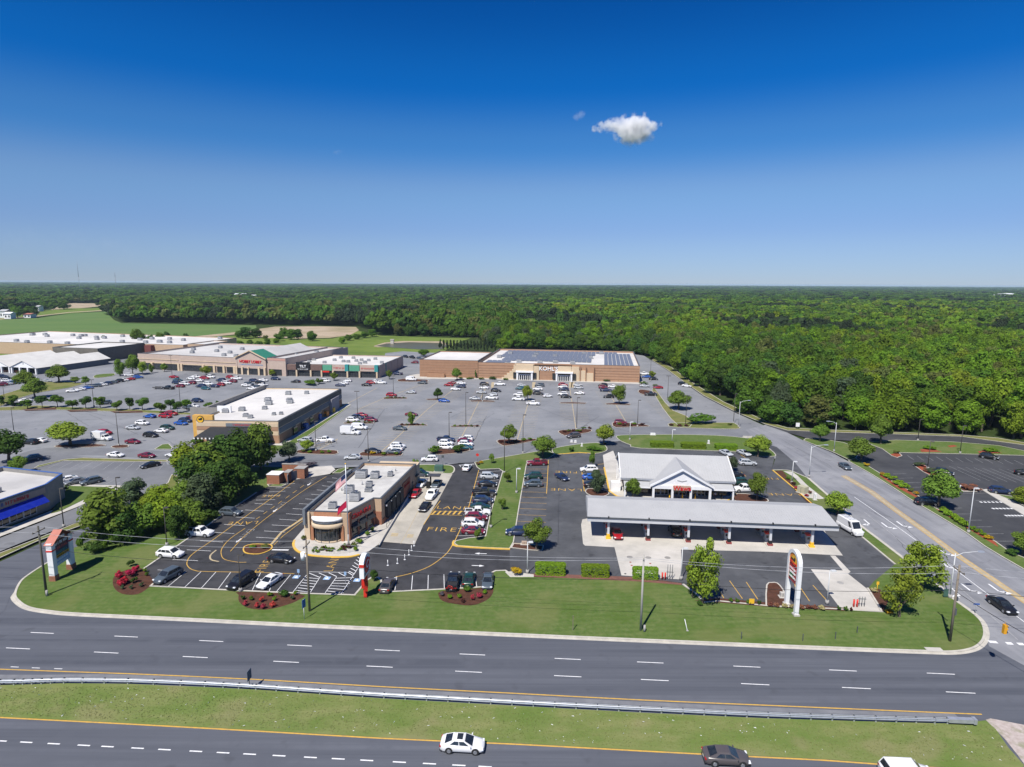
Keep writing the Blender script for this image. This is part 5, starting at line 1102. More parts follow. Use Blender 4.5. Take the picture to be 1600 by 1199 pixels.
# ------------------------------------------------------------------ vehicles
PAINT = mat("car_paint", (.5, .5, .5), None, rough=.28, spec=.6, obj_color=True)
CGLASS = mat("car_glass", (.012, .016, .02), (.03, .035, .04), scale=1.5, rough=.05, spec=.8)
TYRE = mat("tyre_rubber", (.018, .018, .018), (.026, .026, .026), scale=8, rough=.85)
RIM = mat("alloy_rim", (.42, .43, .45), (.3, .31, .33), scale=6, rough=.35, metal=.6)
LAMP = mat("headlamp_lens", (.72, .74, .76), None, rough=.15, spec=.7)
TAIL = mat("tail_lamp_lens", (.36, .012, .012), None, rough=.2, spec=.6)
TRIMC = mat("black_car_trim", (.02, .02, .022), (.03, .03, .032), scale=5, rough=.6)
PLATE = mat("number_plate", (.6, .6, .58), None, rough=.5)
KINDS = dict(
    sedan=dict(L=4.8, W=1.86, H=1.46, hood=.86, deck=1.03, belt=.94, cowl=1.2, rf=.25, rr=-1.0, rb=-1.98, wb=2.85, wr=.345),
    hatch=dict(L=4.3, W=1.78, H=1.5, hood=.86, deck=.98, belt=.95, cowl=1.0, rf=.3, rr=-1.45, rb=-2.0, wb=2.6, wr=.32),
    suv=dict(L=4.75, W=1.92, H=1.70, hood=.99, deck=1.10, belt=1.05, cowl=1.22, rf=.4, rr=-1.72, rb=-2.27, wb=2.8, wr=.385),
    minivan=dict(L=5.05, W=1.98, H=1.76, hood=.98, deck=1.05, belt=1.02, cowl=1.45, rf=.65, rr=-2.1, rb=-2.45, wb=3.0, wr=.35),
    pickup=dict(L=5.7, W=1.98, H=1.86, hood=1.12, deck=1.05, belt=1.12, cowl=1.15, rf=.65, rr=-.7, rb=-1.0, wb=3.6, wr=.4),
    van=dict(L=5.6, W=2.0, H=2.15, hood=1.15, deck=1.2, belt=1.15, cowl=1.9, rf=1.2, rr=-2.6, rb=-2.74, wb=3.4, wr=.36),
    hivan=dict(L=6.0, W=2.06, H=2.7, hood=1.25, deck=1.3, belt=1.25, cowl=2.05, rf=1.25, rr=-2.85, rb=-2.96, wb=3.75, wr=.37),
    boxtruck=dict(L=6.6, W=2.0, H=2.0, hood=1.2, deck=1.1, belt=1.2, cowl=2.1, rf=1.5, rr=.75, rb=.55, wb=3.9, wr=.4))
def car_parts(kind):
    q = KINDS[kind]; L, W, H = q['L'], q['W'], q['H']; h = L / 2; w = W / 2; zb = .22; wr = q['wr']; wb = q['wb']
    body = MB(); bed = kind in ('pickup',); box = kind == 'boxtruck'
    def ring(x, hw, z0, zt, tuck=.93):
        pts = [(hw * .88, z0), (hw * .98, z0 + .1), (hw, (z0 + zt) / 2), (hw * .985, zt - .14), (hw * tuck, zt - .02), (hw * .6, zt + .015), (0, zt + .03)]
        return [(x, y, z) for y, z in pts] + [(x, -y, z) for y, z in reversed(pts[:-1])]
    st = [(-h, w * .76, .42, q['deck'] - .24), (-h + .1, w * .89, .32, q['deck'] - .06), (-h + .35, w * .98, zb, q['deck']), (q['rb'] - .05, w, zb, q['deck']), (-.3, w, zb, q['belt']), (q['cowl'], w, zb, q['hood'] + .06),
          (h - .8, w * .985, zb, q['hood'] - .02), (h - .34, w * .93, zb + .02, q['hood'] - .11), (h - .1, w * .82, .26, q['hood'] - .24), (h, w * .62, .34, q['hood'] - .36)]
    if kind in ('van', 'hivan'): st[0] = (-h, w * .95, .4, q['deck'] - .1); st[1] = (-h + .06, w * .98, .3, q['deck'])
    st.sort(key=lambda t: t[0])
    body.loft([ring(*t) for t in st])
    # cabin: roof, pillars, then glass panes laid 1 to 2 cm proud
    b = q['belt'] - .02; wl = w * .93; wt = w * (.72 if kind in ('sedan', 'hatch') else .80); 
    if kind in ('van', 'hivan', 'boxtruck'): wt = w * .93
    A = dict(fb=(q['cowl'], wl, q['hood'] + .06), rb=(q['rb'], wl * .98, q['deck']), ft=(q['rf'], wt, H - .05), rt=(q['rr'], wt * .97, H - .06))
    Pp = lambda k, s: (A[k][0], s * A[k][1], A[k][2])
    def four(c): body.face(c, 0, True)
    for s in (1, -1):
        c = [Pp('rb', s), Pp('fb', s), Pp('ft', s), Pp('rt', s)]; four(c[::-1] if s > 0 else c)
    four([Pp('fb', -1), Pp('fb', 1), Pp('ft', 1), Pp('ft', -1)]); four([Pp('rb', 1), Pp('rb', -1), Pp('rt', -1), Pp('rt', 1)])
    xm = (q['rf'] + q['rr']) / 2
    top = [(q['rf'] - .12, wt * .8, H - .005), (xm, wt * .82, H + .02), (q['rr'] + .12, wt * .78, H - .015)]
    rows_ = [[Pp('ft', 1), Pp('ft', -1)], [(x, y, z) for x, y, z in [top[0], (top[0][0], -top[0][1], top[0][2])]], [top[1], (top[1][0], -top[1][1], top[1][2])], [top[2], (top[2][0], -top[2][1], top[2][2])], [Pp('rt', 1), Pp('rt', -1)]]
    for r0, r1 in zip(rows_[:-1], rows_[1:]): body.face([r0[0], r1[0], r1[1], r0[1]], 0, True)
    for s in (0, 1):
        e = [rows_[0][s], rows_[1][s], rows_[2][s], rows_[3][s], rows_[4][s]]; body.face(e if s == 1 else e[::-1], 0, True)
    if bed:  # open load bed behind the cab
        for s in (1, -1): body.box((-h * .5 - .62, s * (w - .09), q['deck'] - .02), (h - 1.05, .12, .2))
        body.box((-h + .1, 0, q['deck'] - .12), (.12, W - .2, .3)); body.box((-h * .5 - .62, 0, q['deck'] + .012), (h - 1.2, W - .35, .03), 0, 1)
    if box:
        body.box((-1.4, 0, .75), (3.7, 2.15, 2.0))
    # wheel arches
    arch = MB()
    arch.tube((0, -.056, .03), (0, .056, .03), wr + .07, wr + .07, 14)
    glass = MB()
    def pane(c, u0, u1, v0, v1, off=.015):
        c = [Vector(p) for p in c]; n = (c[1] - c[0]).cross(c[3] - c[0]).normalized() * off
        f = lambda u, v: (c[0].lerp(c[1], u)).lerp(c[3].lerp(c[2], u), v) + n
        glass.face([f(u0, v0), f(u1, v0), f(u1, v1), f(u0, v1)])
    pane([Pp('fb', -1), Pp('fb', 1), Pp('ft', 1), Pp('ft', -1)], .06, .94, .06, .93)
    if kind in ('sedan', 'hatch', 'suv', 'minivan', 'pickup'): pane([Pp('rb', 1), Pp('rb', -1), Pp('rt', -1), Pp('rt', 1)], .08, .92, .12, .9)
    for s in (1, -1):
        c = [Pp('rb', s), Pp('fb', s), Pp('ft', s), Pp('rt', s)]
        segs = {'van': [(.74, .9)], 'hivan': [(.76, .9)], 'boxtruck': [(.25, .85)], 'pickup': [(.1, .46), (.5, .9)], 'sedan': [(.2, .52), (.55, .9)], 'hatch': [(.1, .28), (.31, .58), (.61, .9)]}.get(kind, [(.07, .27), (.3, .58), (.61, .91)])
        for u0, u1 in segs:
            if s > 0: pane([c[1], c[0], c[3], c[2]], 1 - u1, 1 - u0, .12, .88)
            else: pane(c, u0, u1, .12, .88)
    wheel = MB(); wheel.tube((0, -.11, 0), (0, .11, 0), wr, wr, 16, 0); rim = MB()
    for s in (-1, 1): rim.tube((0, s * .105, 0), (0, s * .122, 0), wr * .66, wr * .6, 12, 0)
    lamps = {}
    hl = MB(); hl.box((0, 0, 0), (.28, .42, .14), 0, 0, .8); tl = MB(); tl.box((0, 0, 0), (.16, .34, .16), 0, 0, .9)
    trim = MB(); trim.box((h - .06, 0, .34), (.1, W * .56, .2)); trim.box((h - .12, 0, .2), (.16, W * .8, .1)); trim.box((-h + .08, 0, .24), (.2, W * .82, .12))
    if kind in ('van', 'hivan'):
        for s in (1, -1): trim.box((0, s * (w + .002), .3), (L * .8, .03, .16))
    pl = MB(); pl.box((-h - .005, 0, .52), (.03, .36, .14)); mir = MB(); mir.box((0, 0, 0), (.12, .2, .14))
    return body, arch, glass, wheel, rim, hl, tl, trim, pl, mir
PROTO = {}; FARMESH = {}
def car_meshes(kind):
    if kind in PROTO: return PROTO[kind]
    b, a, g_, w, r, hl, tl, tr, pl, mi = car_parts(kind)
    b2, a2, g2, w2, r2, h2, t2, tr2, _, _ = car_parts(kind)
    PROTO[kind] = dict(body=b.mesh("car_body", [PAINT, TRIMC]), arch=a.mesh("wheel_arch", TRIMC), glass=g_.mesh("car_windows", CGLASS), wheel=w.mesh("wheel", TYRE), rim=r.mesh("rim", RIM), hl=hl.mesh("headlight", LAMP), tl=tl.mesh("tail_light", TAIL), trim=tr.mesh("car_trim", TRIMC), plate=pl.mesh("plate", PLATE), mir=mi.mesh("wing_mirror", PAINT))
    # one joined mesh for the cars that are only some ten pixels long
    q = KINDS[kind]; f = MB(); f.v = list(b2.v); f.f = list(b2.f); f.m = [3 if m_ == 1 else 0 for m_ in b2.m]; f.sm = list(b2.sm)
    def add(x, m_, off=(0, 0, 0)):
        i = len(f.v); f.v += [(p[0] + off[0], p[1] + off[1], p[2] + off[2]) for p in x.v]; f.f += [tuple(i + t for t in k) for k in x.f]; f.m += [m_] * len(x.f); f.sm += x.sm
    add(g2, 1); add(tr2, 3)
    for x in (q['wb'] / 2 + .05, -q['wb'] / 2 + .05):
        for s in (1, -1): add(a2, 3, (x, s * (q['W'] / 2 * .99 - .044), q['wr'])); add(w2, 2, (x, s * (q['W'] / 2 - .09), q['wr'])); add(r2, 4, (x, s * (q['W'] / 2 - .09), q['wr']))
    for s in (1, -1): add(h2, 4, (q['L'] / 2 - .2, s * q['W'] * .36, q['hood'] - .3)); add(t2, 5, (-q['L'] / 2 + .07, s * q['W'] * .38, q['deck'] - .28))
    FARMESH[kind] = f.mesh("parked_car", [PAINT, CGLASS, TYRE, TRIMC, RIM, TAIL])
    return PROTO[kind]
COLORS = dict(white=(.72, .72, .72), silver=(.42, .44, .46), grey=(.14, .15, .165), black=(.012, .012, .014), navy=(.016, .028, .075), blue=(.02, .09, .36), red=(.30, .010, .018), maroon=(.16, .012, .028), green=(.012, .045, .035), teal=(.02, .10, .13), bronze=(.085, .075, .075), beige=(.4, .36, .28), slate=(.07, .09, .11))
WORD = dict(navy="dark blue", slate="dark grey blue", green="dark green", bronze="dark bronze")
KW_ = dict(sedan="sedan", hatch="hatchback", suv="suv", minivan="minivan", pickup="pickup truck", van="van", hivan="high roofed van", boxtruck="box truck")
NM = dict(sedan="sedan_car", hatch="hatchback_car", suv="suv_car", minivan="minivan", pickup="pickup_truck", van="cargo_van", hivan="cargo_van", boxtruck="box_truck")
CT = dict(sedan="car", hatch="car", suv="car", minivan="minivan", pickup="pickup truck", van="van", hivan="van", boxtruck="truck")
CARS = []
MASTER = {}
def car(kind, color, px, py, ang, near=False, label=None, zone=None, group=None, z=.03):
    p = G(px, py); p.z = z; c = (*COLORS[color], 1.0); m_ = car_meshes(kind); q = KINDS[kind]
    if near:
        if kind in MASTER:
            r = dup(MASTER[kind], p, ang, None, c)
        else:
            r = thing(NM[kind], "x", CT[kind], p, ang)
            def prt(nm, me, par, loc=(0, 0, 0), pt=False):
                o_ = inst(nm, me, par, loc, 0, None, c if pt else None)
                if pt: o_['paint'] = 1
                return o_
            prt("body", m_['body'], r, pt=True); prt("windows", m_['glass'], r); prt("bumper_trim", m_['trim'], r); prt("number_plate", m_['plate'], r)
            for x in (q['wb'] / 2 + .05, -q['wb'] / 2 + .05):
                for s in (1, -1):
                    prt("wheel_arch", m_['arch'], r, (x, s * (q['W'] / 2 * .99 - .044), q['wr'])); w_ = prt("wheel", m_['wheel'], r, (x, s * (q['W'] / 2 - .09), q['wr'])); prt("rim", m_['rim'], w_)
            for s in (1, -1):
                prt("headlight", m_['hl'], r, (q['L'] / 2 - .2, s * q['W'] * .36, q['hood'] - .3)); prt("tail_light", m_['tl'], r, (-q['L'] / 2 + .07, s * q['W'] * .38, q['deck'] - .28))
                prt("wing_mirror", m_['mir'], r, (q['cowl'] - .25, s * (q['W'] / 2 + .06), q['belt'] + .02), True)
            MASTER[kind] = r
    else:
        r = inst(NM[kind], FARMESH[kind], None, p, ang, None, c); r['category'] = CT[kind]
        if 'group' in r.keys(): del r['group']
    if group: r['group'] = group
    CARS.append((r, kind, color, px, py, zone, label))
    if label: r['label'] = label
    return r
LOT = R(-8)
# near ones: kind, colour, px, py, heading (degrees), label
NEAR = [
 ('sedan', 'white', 723, 1170, -3.5, "white sedan with sunroof driving right on the near carriageway"),
 ('sedan', 'bronze', 1134, 1190, -3.5, "dark bronze sedan cut by the bottom edge on the near carriageway"),
 ('minivan', 'white', 1417, 1216, -3.5, "white van roof cut by the bottom edge at right"),
 ('sedan', 'black', 1565, 951, -92, "black sedan on the side road waiting near the junction"),
 ('sedan', 'slate', 1320, 732, -94, "dark two tone sedan driving down the pale side road"),
 ('hivan', 'white', 1328, 831, -82, "tall white service van with ladder rack beside the pump canopy"),
 ('suv', 'white', 267, 870, -9, "white suv in the left stalls nearest the azalea bed"),
 ('pickup', 'white', 312, 837, -9, "white crew cab pickup in the left stalls above the white suv"),
 ('suv', 'slate', 361, 805, -9, "dark suv in shade under the left hedge trees"),
 ('suv', 'slate', 263, 905, -110, "grey suv parked nose down at the left end of the front stalls"),
 ('minivan', 'black', 377, 914, -108, "black minivan in the front stalls beside the lamp pole"),
 ('sedan', 'white', 422, 913, -110, "white sedan in the front stalls left of the blue accessible bays"),
 ('sedan', 'black', 440, 878, -12, "black sedan turning past the painted fire lane letters"),
 ('sedan', 'bronze', 606, 919, 86, "dark grey car backed in beside the red pole sign"),
 ('pickup', 'black', 708, 914, 88, "black pickup with bicycle rack above the flower bed"),
 ('sedan', 'green', 733, 910, 88, "dark green sedan between the black pickup and the grey sedan"),
 ('sedan', 'slate', 762, 913, -91, "grey sedan at the right end of the front stalls"),
 ('minivan', 'green', 656, 744, -8, "dark green van at the head of the drive lane"),
 ('sedan', 'white', 659, 759, -100, "white sedan waiting in the left drive lane"),
 ('sedan', 'slate', 682, 760, -100, "dark sedan beside the order canopy in the right drive lane"),
 ('sedan', 'red', 649, 775, -100, "red sedan in the drive lane beside the restaurant wall"),
 ('pickup', 'white', 675, 777, -100, "white pickup in the right drive lane behind the dark car"),
 ('sedan', 'black', 664, 796, -100, "black car alone halfway down the pale drive lane"),
 ('sedan', 'white', 730, 734, 80, "white sedan stopped at the exit bar of the fire lane"),
 ('suv', 'silver', 764, 748, 0, "silver suv topmost in the row by the grass strip"),
 ('sedan', 'black', 762, 760, 0, "black sedan second from top in the row by the grass strip"),
 ('pickup', 'black', 757, 774, 0, "black pickup third from top in the row by the grass strip"),
 ('suv', 'navy', 755, 786, 0, "dark blue suv fourth from top in the row by the grass strip"),
 ('sedan', 'green', 751, 796, 0, "dark green sedan half hidden above the white pickup in the row"),
 ('pickup', 'white', 747, 805, 0, "white pickup above the maroon car in the row by the grass strip"),
 ('suv', 'maroon', 745, 813, -2, "maroon suv between two white vehicles in the row"),
 ('suv', 'white', 739, 823, -2, "white suv with dark roof rails low in the row by the grass strip"),
 ('sedan', 'maroon', 740, 834, -2, "dark maroon car lowest in the row behind a small tree"),
 ('pickup', 'maroon', 839, 727, -175, "maroon pickup at the top of the yellow lined stalls"),
 ('suv', 'green', 833, 748, -178, "dark green suv in the yellow lined stalls above the grey one"),
 ('suv', 'slate', 833, 760, 178, "grey suv in the yellow lined stalls below the green one"),
 ('sedan', 'navy', 878, 749, -62, "dark blue sedan driving over the painted fire lane letters"),
 ('suv', 'white', 920, 737, -178, "white suv parked left of the convenience store"),
 ('sedan', 'blue', 924, 749, 2, "blue car half hidden behind the tree left of the store"),
 ('sedan', 'black', 927, 761, 2, "black car low behind the tree left of the store"),
 ('sedan', 'red', 964, 838, -92, "red car fuelling under the left end of the canopy"),
 ('suv', 'black', 1054, 834, 88, "black suv in shade under the canopy middle"),
 ('suv', 'navy', 808, 836, 178, "dark blue car half hidden by the tree in the lowest yellow stall"),
 ('sedan', 'silver', 1134, 711, -70, "silver sedan behind the store beside the yellow stall line"),
 ('sedan', 'silver', 1162, 711, -70, "silver sedan right of the other silver sedan behind the store"),
 ('suv', 'silver', 1168, 727, -8, "silver suv driving past the right end of the store"),
 ('sedan', 'black', 1147, 746, -175, "black car in the upper bay right of the store"),
 ('suv', 'green', 1153, 757, -175, "dark green suv in the bay right of the store"),
 ('pickup', 'white', 1163, 768, -175, "white pickup half hidden by the tree right of the store"),
 ('suv', 'black', 1545, 717, -45, "black suv in the top row of the right lot"),
 ('suv', 'black', 1474, 742, -38, "black suv behind the planted island in the right lot"),
 ('suv', 'navy', 1563, 771, -15, "dark blue suv with open hatch near the tree in right lot"),
 ('sedan', 'black', 1602, 743, -40, "black car cut by the right edge in the right lot"),
 ('suv', 'black', 1447, 789, -5, "black car in shade under the tree of the hedge strip"),
 ('suv', 'white', 671, 721, -176, "white suv driving left on the ring road above the restaurant"),
 ('sedan', 'silver', 551, 718, -174, "silver sedan driving left on the ring road"),
 ('suv', 'bronze', 896, 684, -155, "bronze suv driving on the ring road below the red shrubs"),
 ('sedan', 'white', 181, 714, -8, "white sedan on the ring road left of the maroon one"),
 ('sedan', 'maroon', 230, 715, -8, "maroon sedan on the ring road between two white cars"),
 ('sedan', 'white', 272, 714, 172, "white sedan on the ring road half hidden by trees"),
 ('sedan', 'black', 235, 730, -130, "black sedan nose down in the small left lot"),
 ('suv', 'slate', 50, 720, -135, "dark suv at the ring road left junction beside trees"),
 ('boxtruck', 'white', 160, 688, -12, "white box truck alone in the left lot"),
 ('suv', 'slate', 143, 756, -130, "dark suv facing the small lawn behind the blue awning building"),
 ('sedan', 'grey', 118, 756, -130, "grey sedan left of the dark suv behind the blue awning building"),
 ('sedan', 'white', 105, 753, -130, "white car leftmost behind the blue awning building"),
 ('boxtruck', 'white', 548, 679, -8, "white box truck with van body below the other white van"),
 ('van', 'white', 562, 671, -8, "white cargo van parked above the white box truck"),
 ('suv', 'silver', 477, 691, 165, "silver suv on the lane beside the striped restaurant wall"),
 ('pickup', 'white', 508, 691, -6, "white pickup beside the cart corral in the big lot"),
]
for k, c, x, y, a, lab in NEAR: car(k, c, x, y, R(a), True, lab)
t = [o_ for o_, *_ in CARS if 'with sunroof' in o_['label']][0]
m_ = MB(); m_.box((-.25, 0, 1.472), (.62, .9, .012)); m_.build("sunroof", CGLASS, t)
# ladder rack of the service van
t = [o_ for o_, *_ in CARS if 'service van' in o_['label']][0]
m_ = MB()
for y in (-.5, 0, .5): m_.tube((-2.4, y, 2.86), (.8, y, 2.86), .03)
for x in (-2.2, -1.0, .4): m_.box((x, 0, 2.7), (.06, 1.4, .14))
m_.build("roof_rack", GALV, t)
# open bicycle rack behind the black pickup
t = [o_ for o_, *_ in CARS if 'bicycle' in o_['label']][0]
bk = thing("bicycle", "red and silver bicycle hung behind the black pickup", "bicycle", t.matrix_basis @ Vector((-3.25, 0, .0)), t.rotation_euler.z + pi / 2)
m_ = MB()
def wheel_ring(x): return [(x + .33 * cos(2 * pi * k / 16), 0, .95 + .33 * sin(2 * pi * k / 16)) for k in range(17)]
for x in (-.5, .5): m_ = MB(); m_.path([Vector(v) for v in wheel_ring(x)], .03, 5); m_.build("wheel", TYRE, bk)
m_ = MB()
for a, b in (((-.5, 0, .95), (-.15, 0, 1.45)), ((-.15, 0, 1.45), (.35, 0, 1.5)), ((.35, 0, 1.5), (.5, 0, .95)), ((-.15, 0, 1.4), (0, 0, .95)), ((0, 0, .95), (.36, 0, 1.45)), ((-.5, 0, .95), (0, 0, .95))): m_.tube(a, b, .035, .035, 6)
m_.build("frame", REDP, bk); m_ = MB(); m_.tube((.38, -.25, 1.62), (.38, .25, 1.62), .03); m_.box((-.17, 0, 1.5), (.26, .12, .06)); m_.build("handlebar_and_saddle", BLACKP, bk)

# far ones: zone phrase, heading in degrees, list of (kind, colour, px, py)
FARZ = [
 ("before the department store, left bay", -8, [('suv', 'maroon', 648, 568), ('pickup', 'navy', 621, 586), ('van', 'white', 643, 595), ('suv', 'slate', 660, 600), ('sedan', 'silver', 642, 615), ('suv', 'red', 612, 619.5)]),
 ("behind the shop row corner", -50, [('suv', 'black', 634, 559), ('pickup', 'black', 644, 560), ('sedan', 'slate', 655, 561)]),
 ("second bay of the department store lot", -8, [('suv', 'red', 701, 603.5), ('sedan', 'maroon', 708, 600.5), ('sedan', 'white', 712, 610), ('suv', 'navy', 720, 606), ('suv', 'white', 721, 601), ('sedan', 'blue', 694, 628.5), ('sedan', 'maroon', 643, 650)]),
 ("third bay of the department store lot", -8, [('suv', 'black', 757, 602.5), ('sedan', 'white', 756, 608), ('sedan', 'silver', 752, 615), ('sedan', 'silver', 742, 625), ('pickup', 'white', 781, 602.5), ('suv', 'black', 775, 612.5), ('hatch', 'silver', 770, 618.5), ('pickup', 'white', 768, 624)]),
 ("fourth bay of the department store lot", -8, [('hatch', 'silver', 815, 604), ('suv', 'teal', 813, 609), ('suv', 'white', 810, 619), ('pickup', 'white', 810, 626), ('pickup', 'white', 833, 633), ('suv', 'slate', 843, 604), ('suv', 'white', 840, 610), ('suv', 'black', 841, 617)]),
 ("driving in the department store lot aisle", 12, [('hatch', 'white', 856, 621)]),
 ("fifth bay of the department store lot", -8, [('suv', 'red', 880, 603.5), ('suv', 'white', 879, 607), ('suv', 'navy', 881, 610.5), ('suv', 'white', 879, 618), ('suv', 'black', 884.5, 622), ('sedan', 'silver', 903, 603.5), ('suv', 'silver', 904, 608), ('sedan', 'white', 905, 616.5)]),
 ("sixth bay of the department store lot", -8, [('suv', 'black', 942, 604), ('suv', 'maroon', 943, 607.5), ('pickup', 'navy', 947, 612), ('suv', 'black', 951, 622), ('sedan', 'white', 957, 606), ('suv', 'maroon', 970, 663)]),
 ("at the right corner of the department store", -8, [('pickup', 'white', 1006, 586), ('sedan', 'blue', 1010, 590.5), ('sedan', 'black', 1021, 594), ('sedan', 'silver', 1007, 605), ('sedan', 'red', 1028, 607.5), ('pickup', 'black', 1017, 618.5)]),
 ("under the trees beside the rear drive", -35, [('suv', 'black', 1067, 602), ('sedan', 'white', 1073, 605)]),
 ("behind the round shrubs of the big lot", -8, [('pickup', 'navy', 697, 690), ('suv', 'white', 697, 695.5), ('suv', 'white', 697, 702), ('suv', 'white', 728, 688.5), ('suv', 'maroon', 727, 693), ('suv', 'white', 728, 697), ('sedan', 'teal', 727, 702)]),
 ("in the lower left bays of the big lot", -8, [('sedan', 'slate', 625, 672), ('suv', 'white', 622, 700), ('suv', 'white', 618, 704), ('sedan', 'slate', 615, 709), ('suv', 'white', 551, 659), ('suv', 'navy', 559, 655), ('sedan', 'red', 565, 651), ('suv', 'maroon', 580, 659), ('sedan', 'black', 583, 708)]),
 ("in front of the low shop row", -4, [('suv', 'navy', 482, 587), ('suv', 'white', 509, 597), ('hatch', 'white', 543, 597), ('sedan', 'white', 537, 601), ('sedan', 'navy', 532, 604), ('sedan', 'black', 573, 603.5), ('suv', 'red', 580, 600), ('sedan', 'white', 587, 598), ('pickup', 'white', 595, 600), ('sedan', 'black', 462, 598)]),
 ("right end of the strip mall lot", -8, [('sedan', 'white', 412, 596), ('suv', 'black', 407, 600), ('sedan', 'white', 411, 603.5), ('suv', 'navy', 431, 594), ('suv', 'slate', 402, 607.5), ('sedan', 'white', 385, 604), ('suv', 'slate', 389, 602), ('sedan', 'white', 393, 609), ('suv', 'navy', 397, 597)]),
 ("middle rows of the strip mall lot", -8, [('suv', 'navy', 345, 596), ('suv', 'red', 361, 591.5), ('pickup', 'white', 370, 593.5), ('suv', 'maroon', 363, 598), ('suv', 'white', 326, 602), ('sedan', 'navy', 335, 605.5), ('suv', 'red', 344, 603.5), ('suv', 'white', 354, 600.5), ('suv', 'navy', 314, 605.5), ('hatch', 'teal', 322, 609), ('sedan', 'slate', 349, 599)]),
 ("left rows of the strip mall lot", -8, [('sedan', 'red', 272, 591), ('suv', 'white', 299, 593.5), ('sedan', 'white', 307, 590.5), ('sedan', 'white', 311, 596.5), ('suv', 'red', 320, 593), ('pickup', 'white', 328, 591), ('sedan', 'teal', 278, 596), ('suv', 'navy', 277, 600), ('suv', 'white', 289, 602), ('suv', 'maroon', 299, 600.5), ('pickup', 'black', 263, 608.5), ('suv', 'maroon', 281, 605.5)]),
 ("in the slanted row toward the garden sheds", 25, [('sedan', 'white', 113, 613), ('sedan', 'white', 125, 610.5), ('sedan', 'blue', 137, 608), ('suv', 'slate', 150, 605), ('sedan', 'white', 160, 603), ('suv', 'navy', 167, 601.5), ('sedan', 'slate', 176, 599.5), ('suv', 'black', 185, 597.5), ('sedan', 'white', 193, 596), ('sedan', 'red', 203, 594.5), ('suv', 'white', 202, 588), ('suv', 'blue', 216, 591.5)]),
 ("by the garden sheds at the left edge", 30, [('suv', 'navy', 4, 590), ('suv', 'black', 12, 593.5), ('suv', 'white', 11, 597), ('suv', 'maroon', 3, 603), ('sedan', 'silver', 12, 602), ('suv', 'blue', 23, 600), ('sedan', 'white', 50, 592), ('sedan', 'silver', 72, 597.5), ('sedan', 'white', 40, 628), ('suv', 'slate', 165, 632)]),
 ("above the striped restaurant's yellow tower", -10, [('suv', 'navy', 309, 628.5), ('sedan', 'white', 302, 637), ('sedan', 'slate', 295, 639), ('sedan', 'blue', 234, 653), ('suv', 'red', 259, 653), ('suv', 'red', 268, 649), ('sedan', 'blue', 283, 664), ('suv', 'navy', 290, 660), ('suv', 'maroon', 300, 657.5)]),
 ("in the near rows of the left lot", -10, [('suv', 'white', 223, 664), ('sedan', 'silver', 208, 671), ('suv', 'black', 236, 683), ('sedan', 'white', 252, 676), ('suv', 'green', 262, 671.5), ('sedan', 'maroon', 208, 693), ('suv', 'red', 164, 679), ('sedan', 'white', 62, 691.5), ('suv', 'black', 48, 694)]),
]
for zone, a, lst in FARZ:
    for k, c, x, y in lst:
        car_meshes(k); flip = 180 if (int(x * 7 + y * 3) % 3 == 0) else 0
        car(k, c, x, y, R(a + flip + rc.uniform(-2, 2)), False, None, zone, "cars parked " + zone if not zone.startswith("driving") else None, .025)
# every far car gets a label of its own: colour, kind, place, and its order where several agree
from collections import defaultdict
bykey = defaultdict(list)
for r, k, c, x, y, zone, lab in CARS:
    if lab is None: bykey[(WORD.get(c, c), KW_[k], zone)].append((x, y, r))
ORD = ["leftmost", "second from left", "third from left", "fourth from left", "fifth from left", "sixth from left"]
for (c, k, zone), lst in bykey.items():
    lst.sort(key=lambda t: (t[0], t[1]))
    for i, (x, y, r) in enumerate(lst):
        if len(lst) == 1: r['label'] = f"{c} {k} {zone}"
        elif len(lst) == 2: r['label'] = f"{'left' if i == 0 else 'right'} of two {c} {k}s {zone}"
        else: r['label'] = f"{ORD[i]} of {['three', 'four', 'five', 'six'][len(lst) - 3]} {c} {k}s {zone}"
t = thing("flatbed_trailer", "open flatbed trailer behind the black pickup in strip mall lot", "trailer", G(247, 608), R(-8))
m_ = MB(); m_.box((0, 0, .5), (4.4, 1.9, .15)); m_.box((2.6, 0, .45), (1.2, .1, .1)); m_.build("deck", GREYW, t)
for s in (-1, 1): m_ = MB(); m_.tube((-.3, s * .95, .33), (-.3, s * 1.12, .33), .33, .33, 12); m_.build("wheel", TYRE, t)
m_ = MB()
for s in (-1, 1): m_.box((0, s * .92, .65), (4.4, .06, .4))
m_.build("side_rail", DTRIM, t)
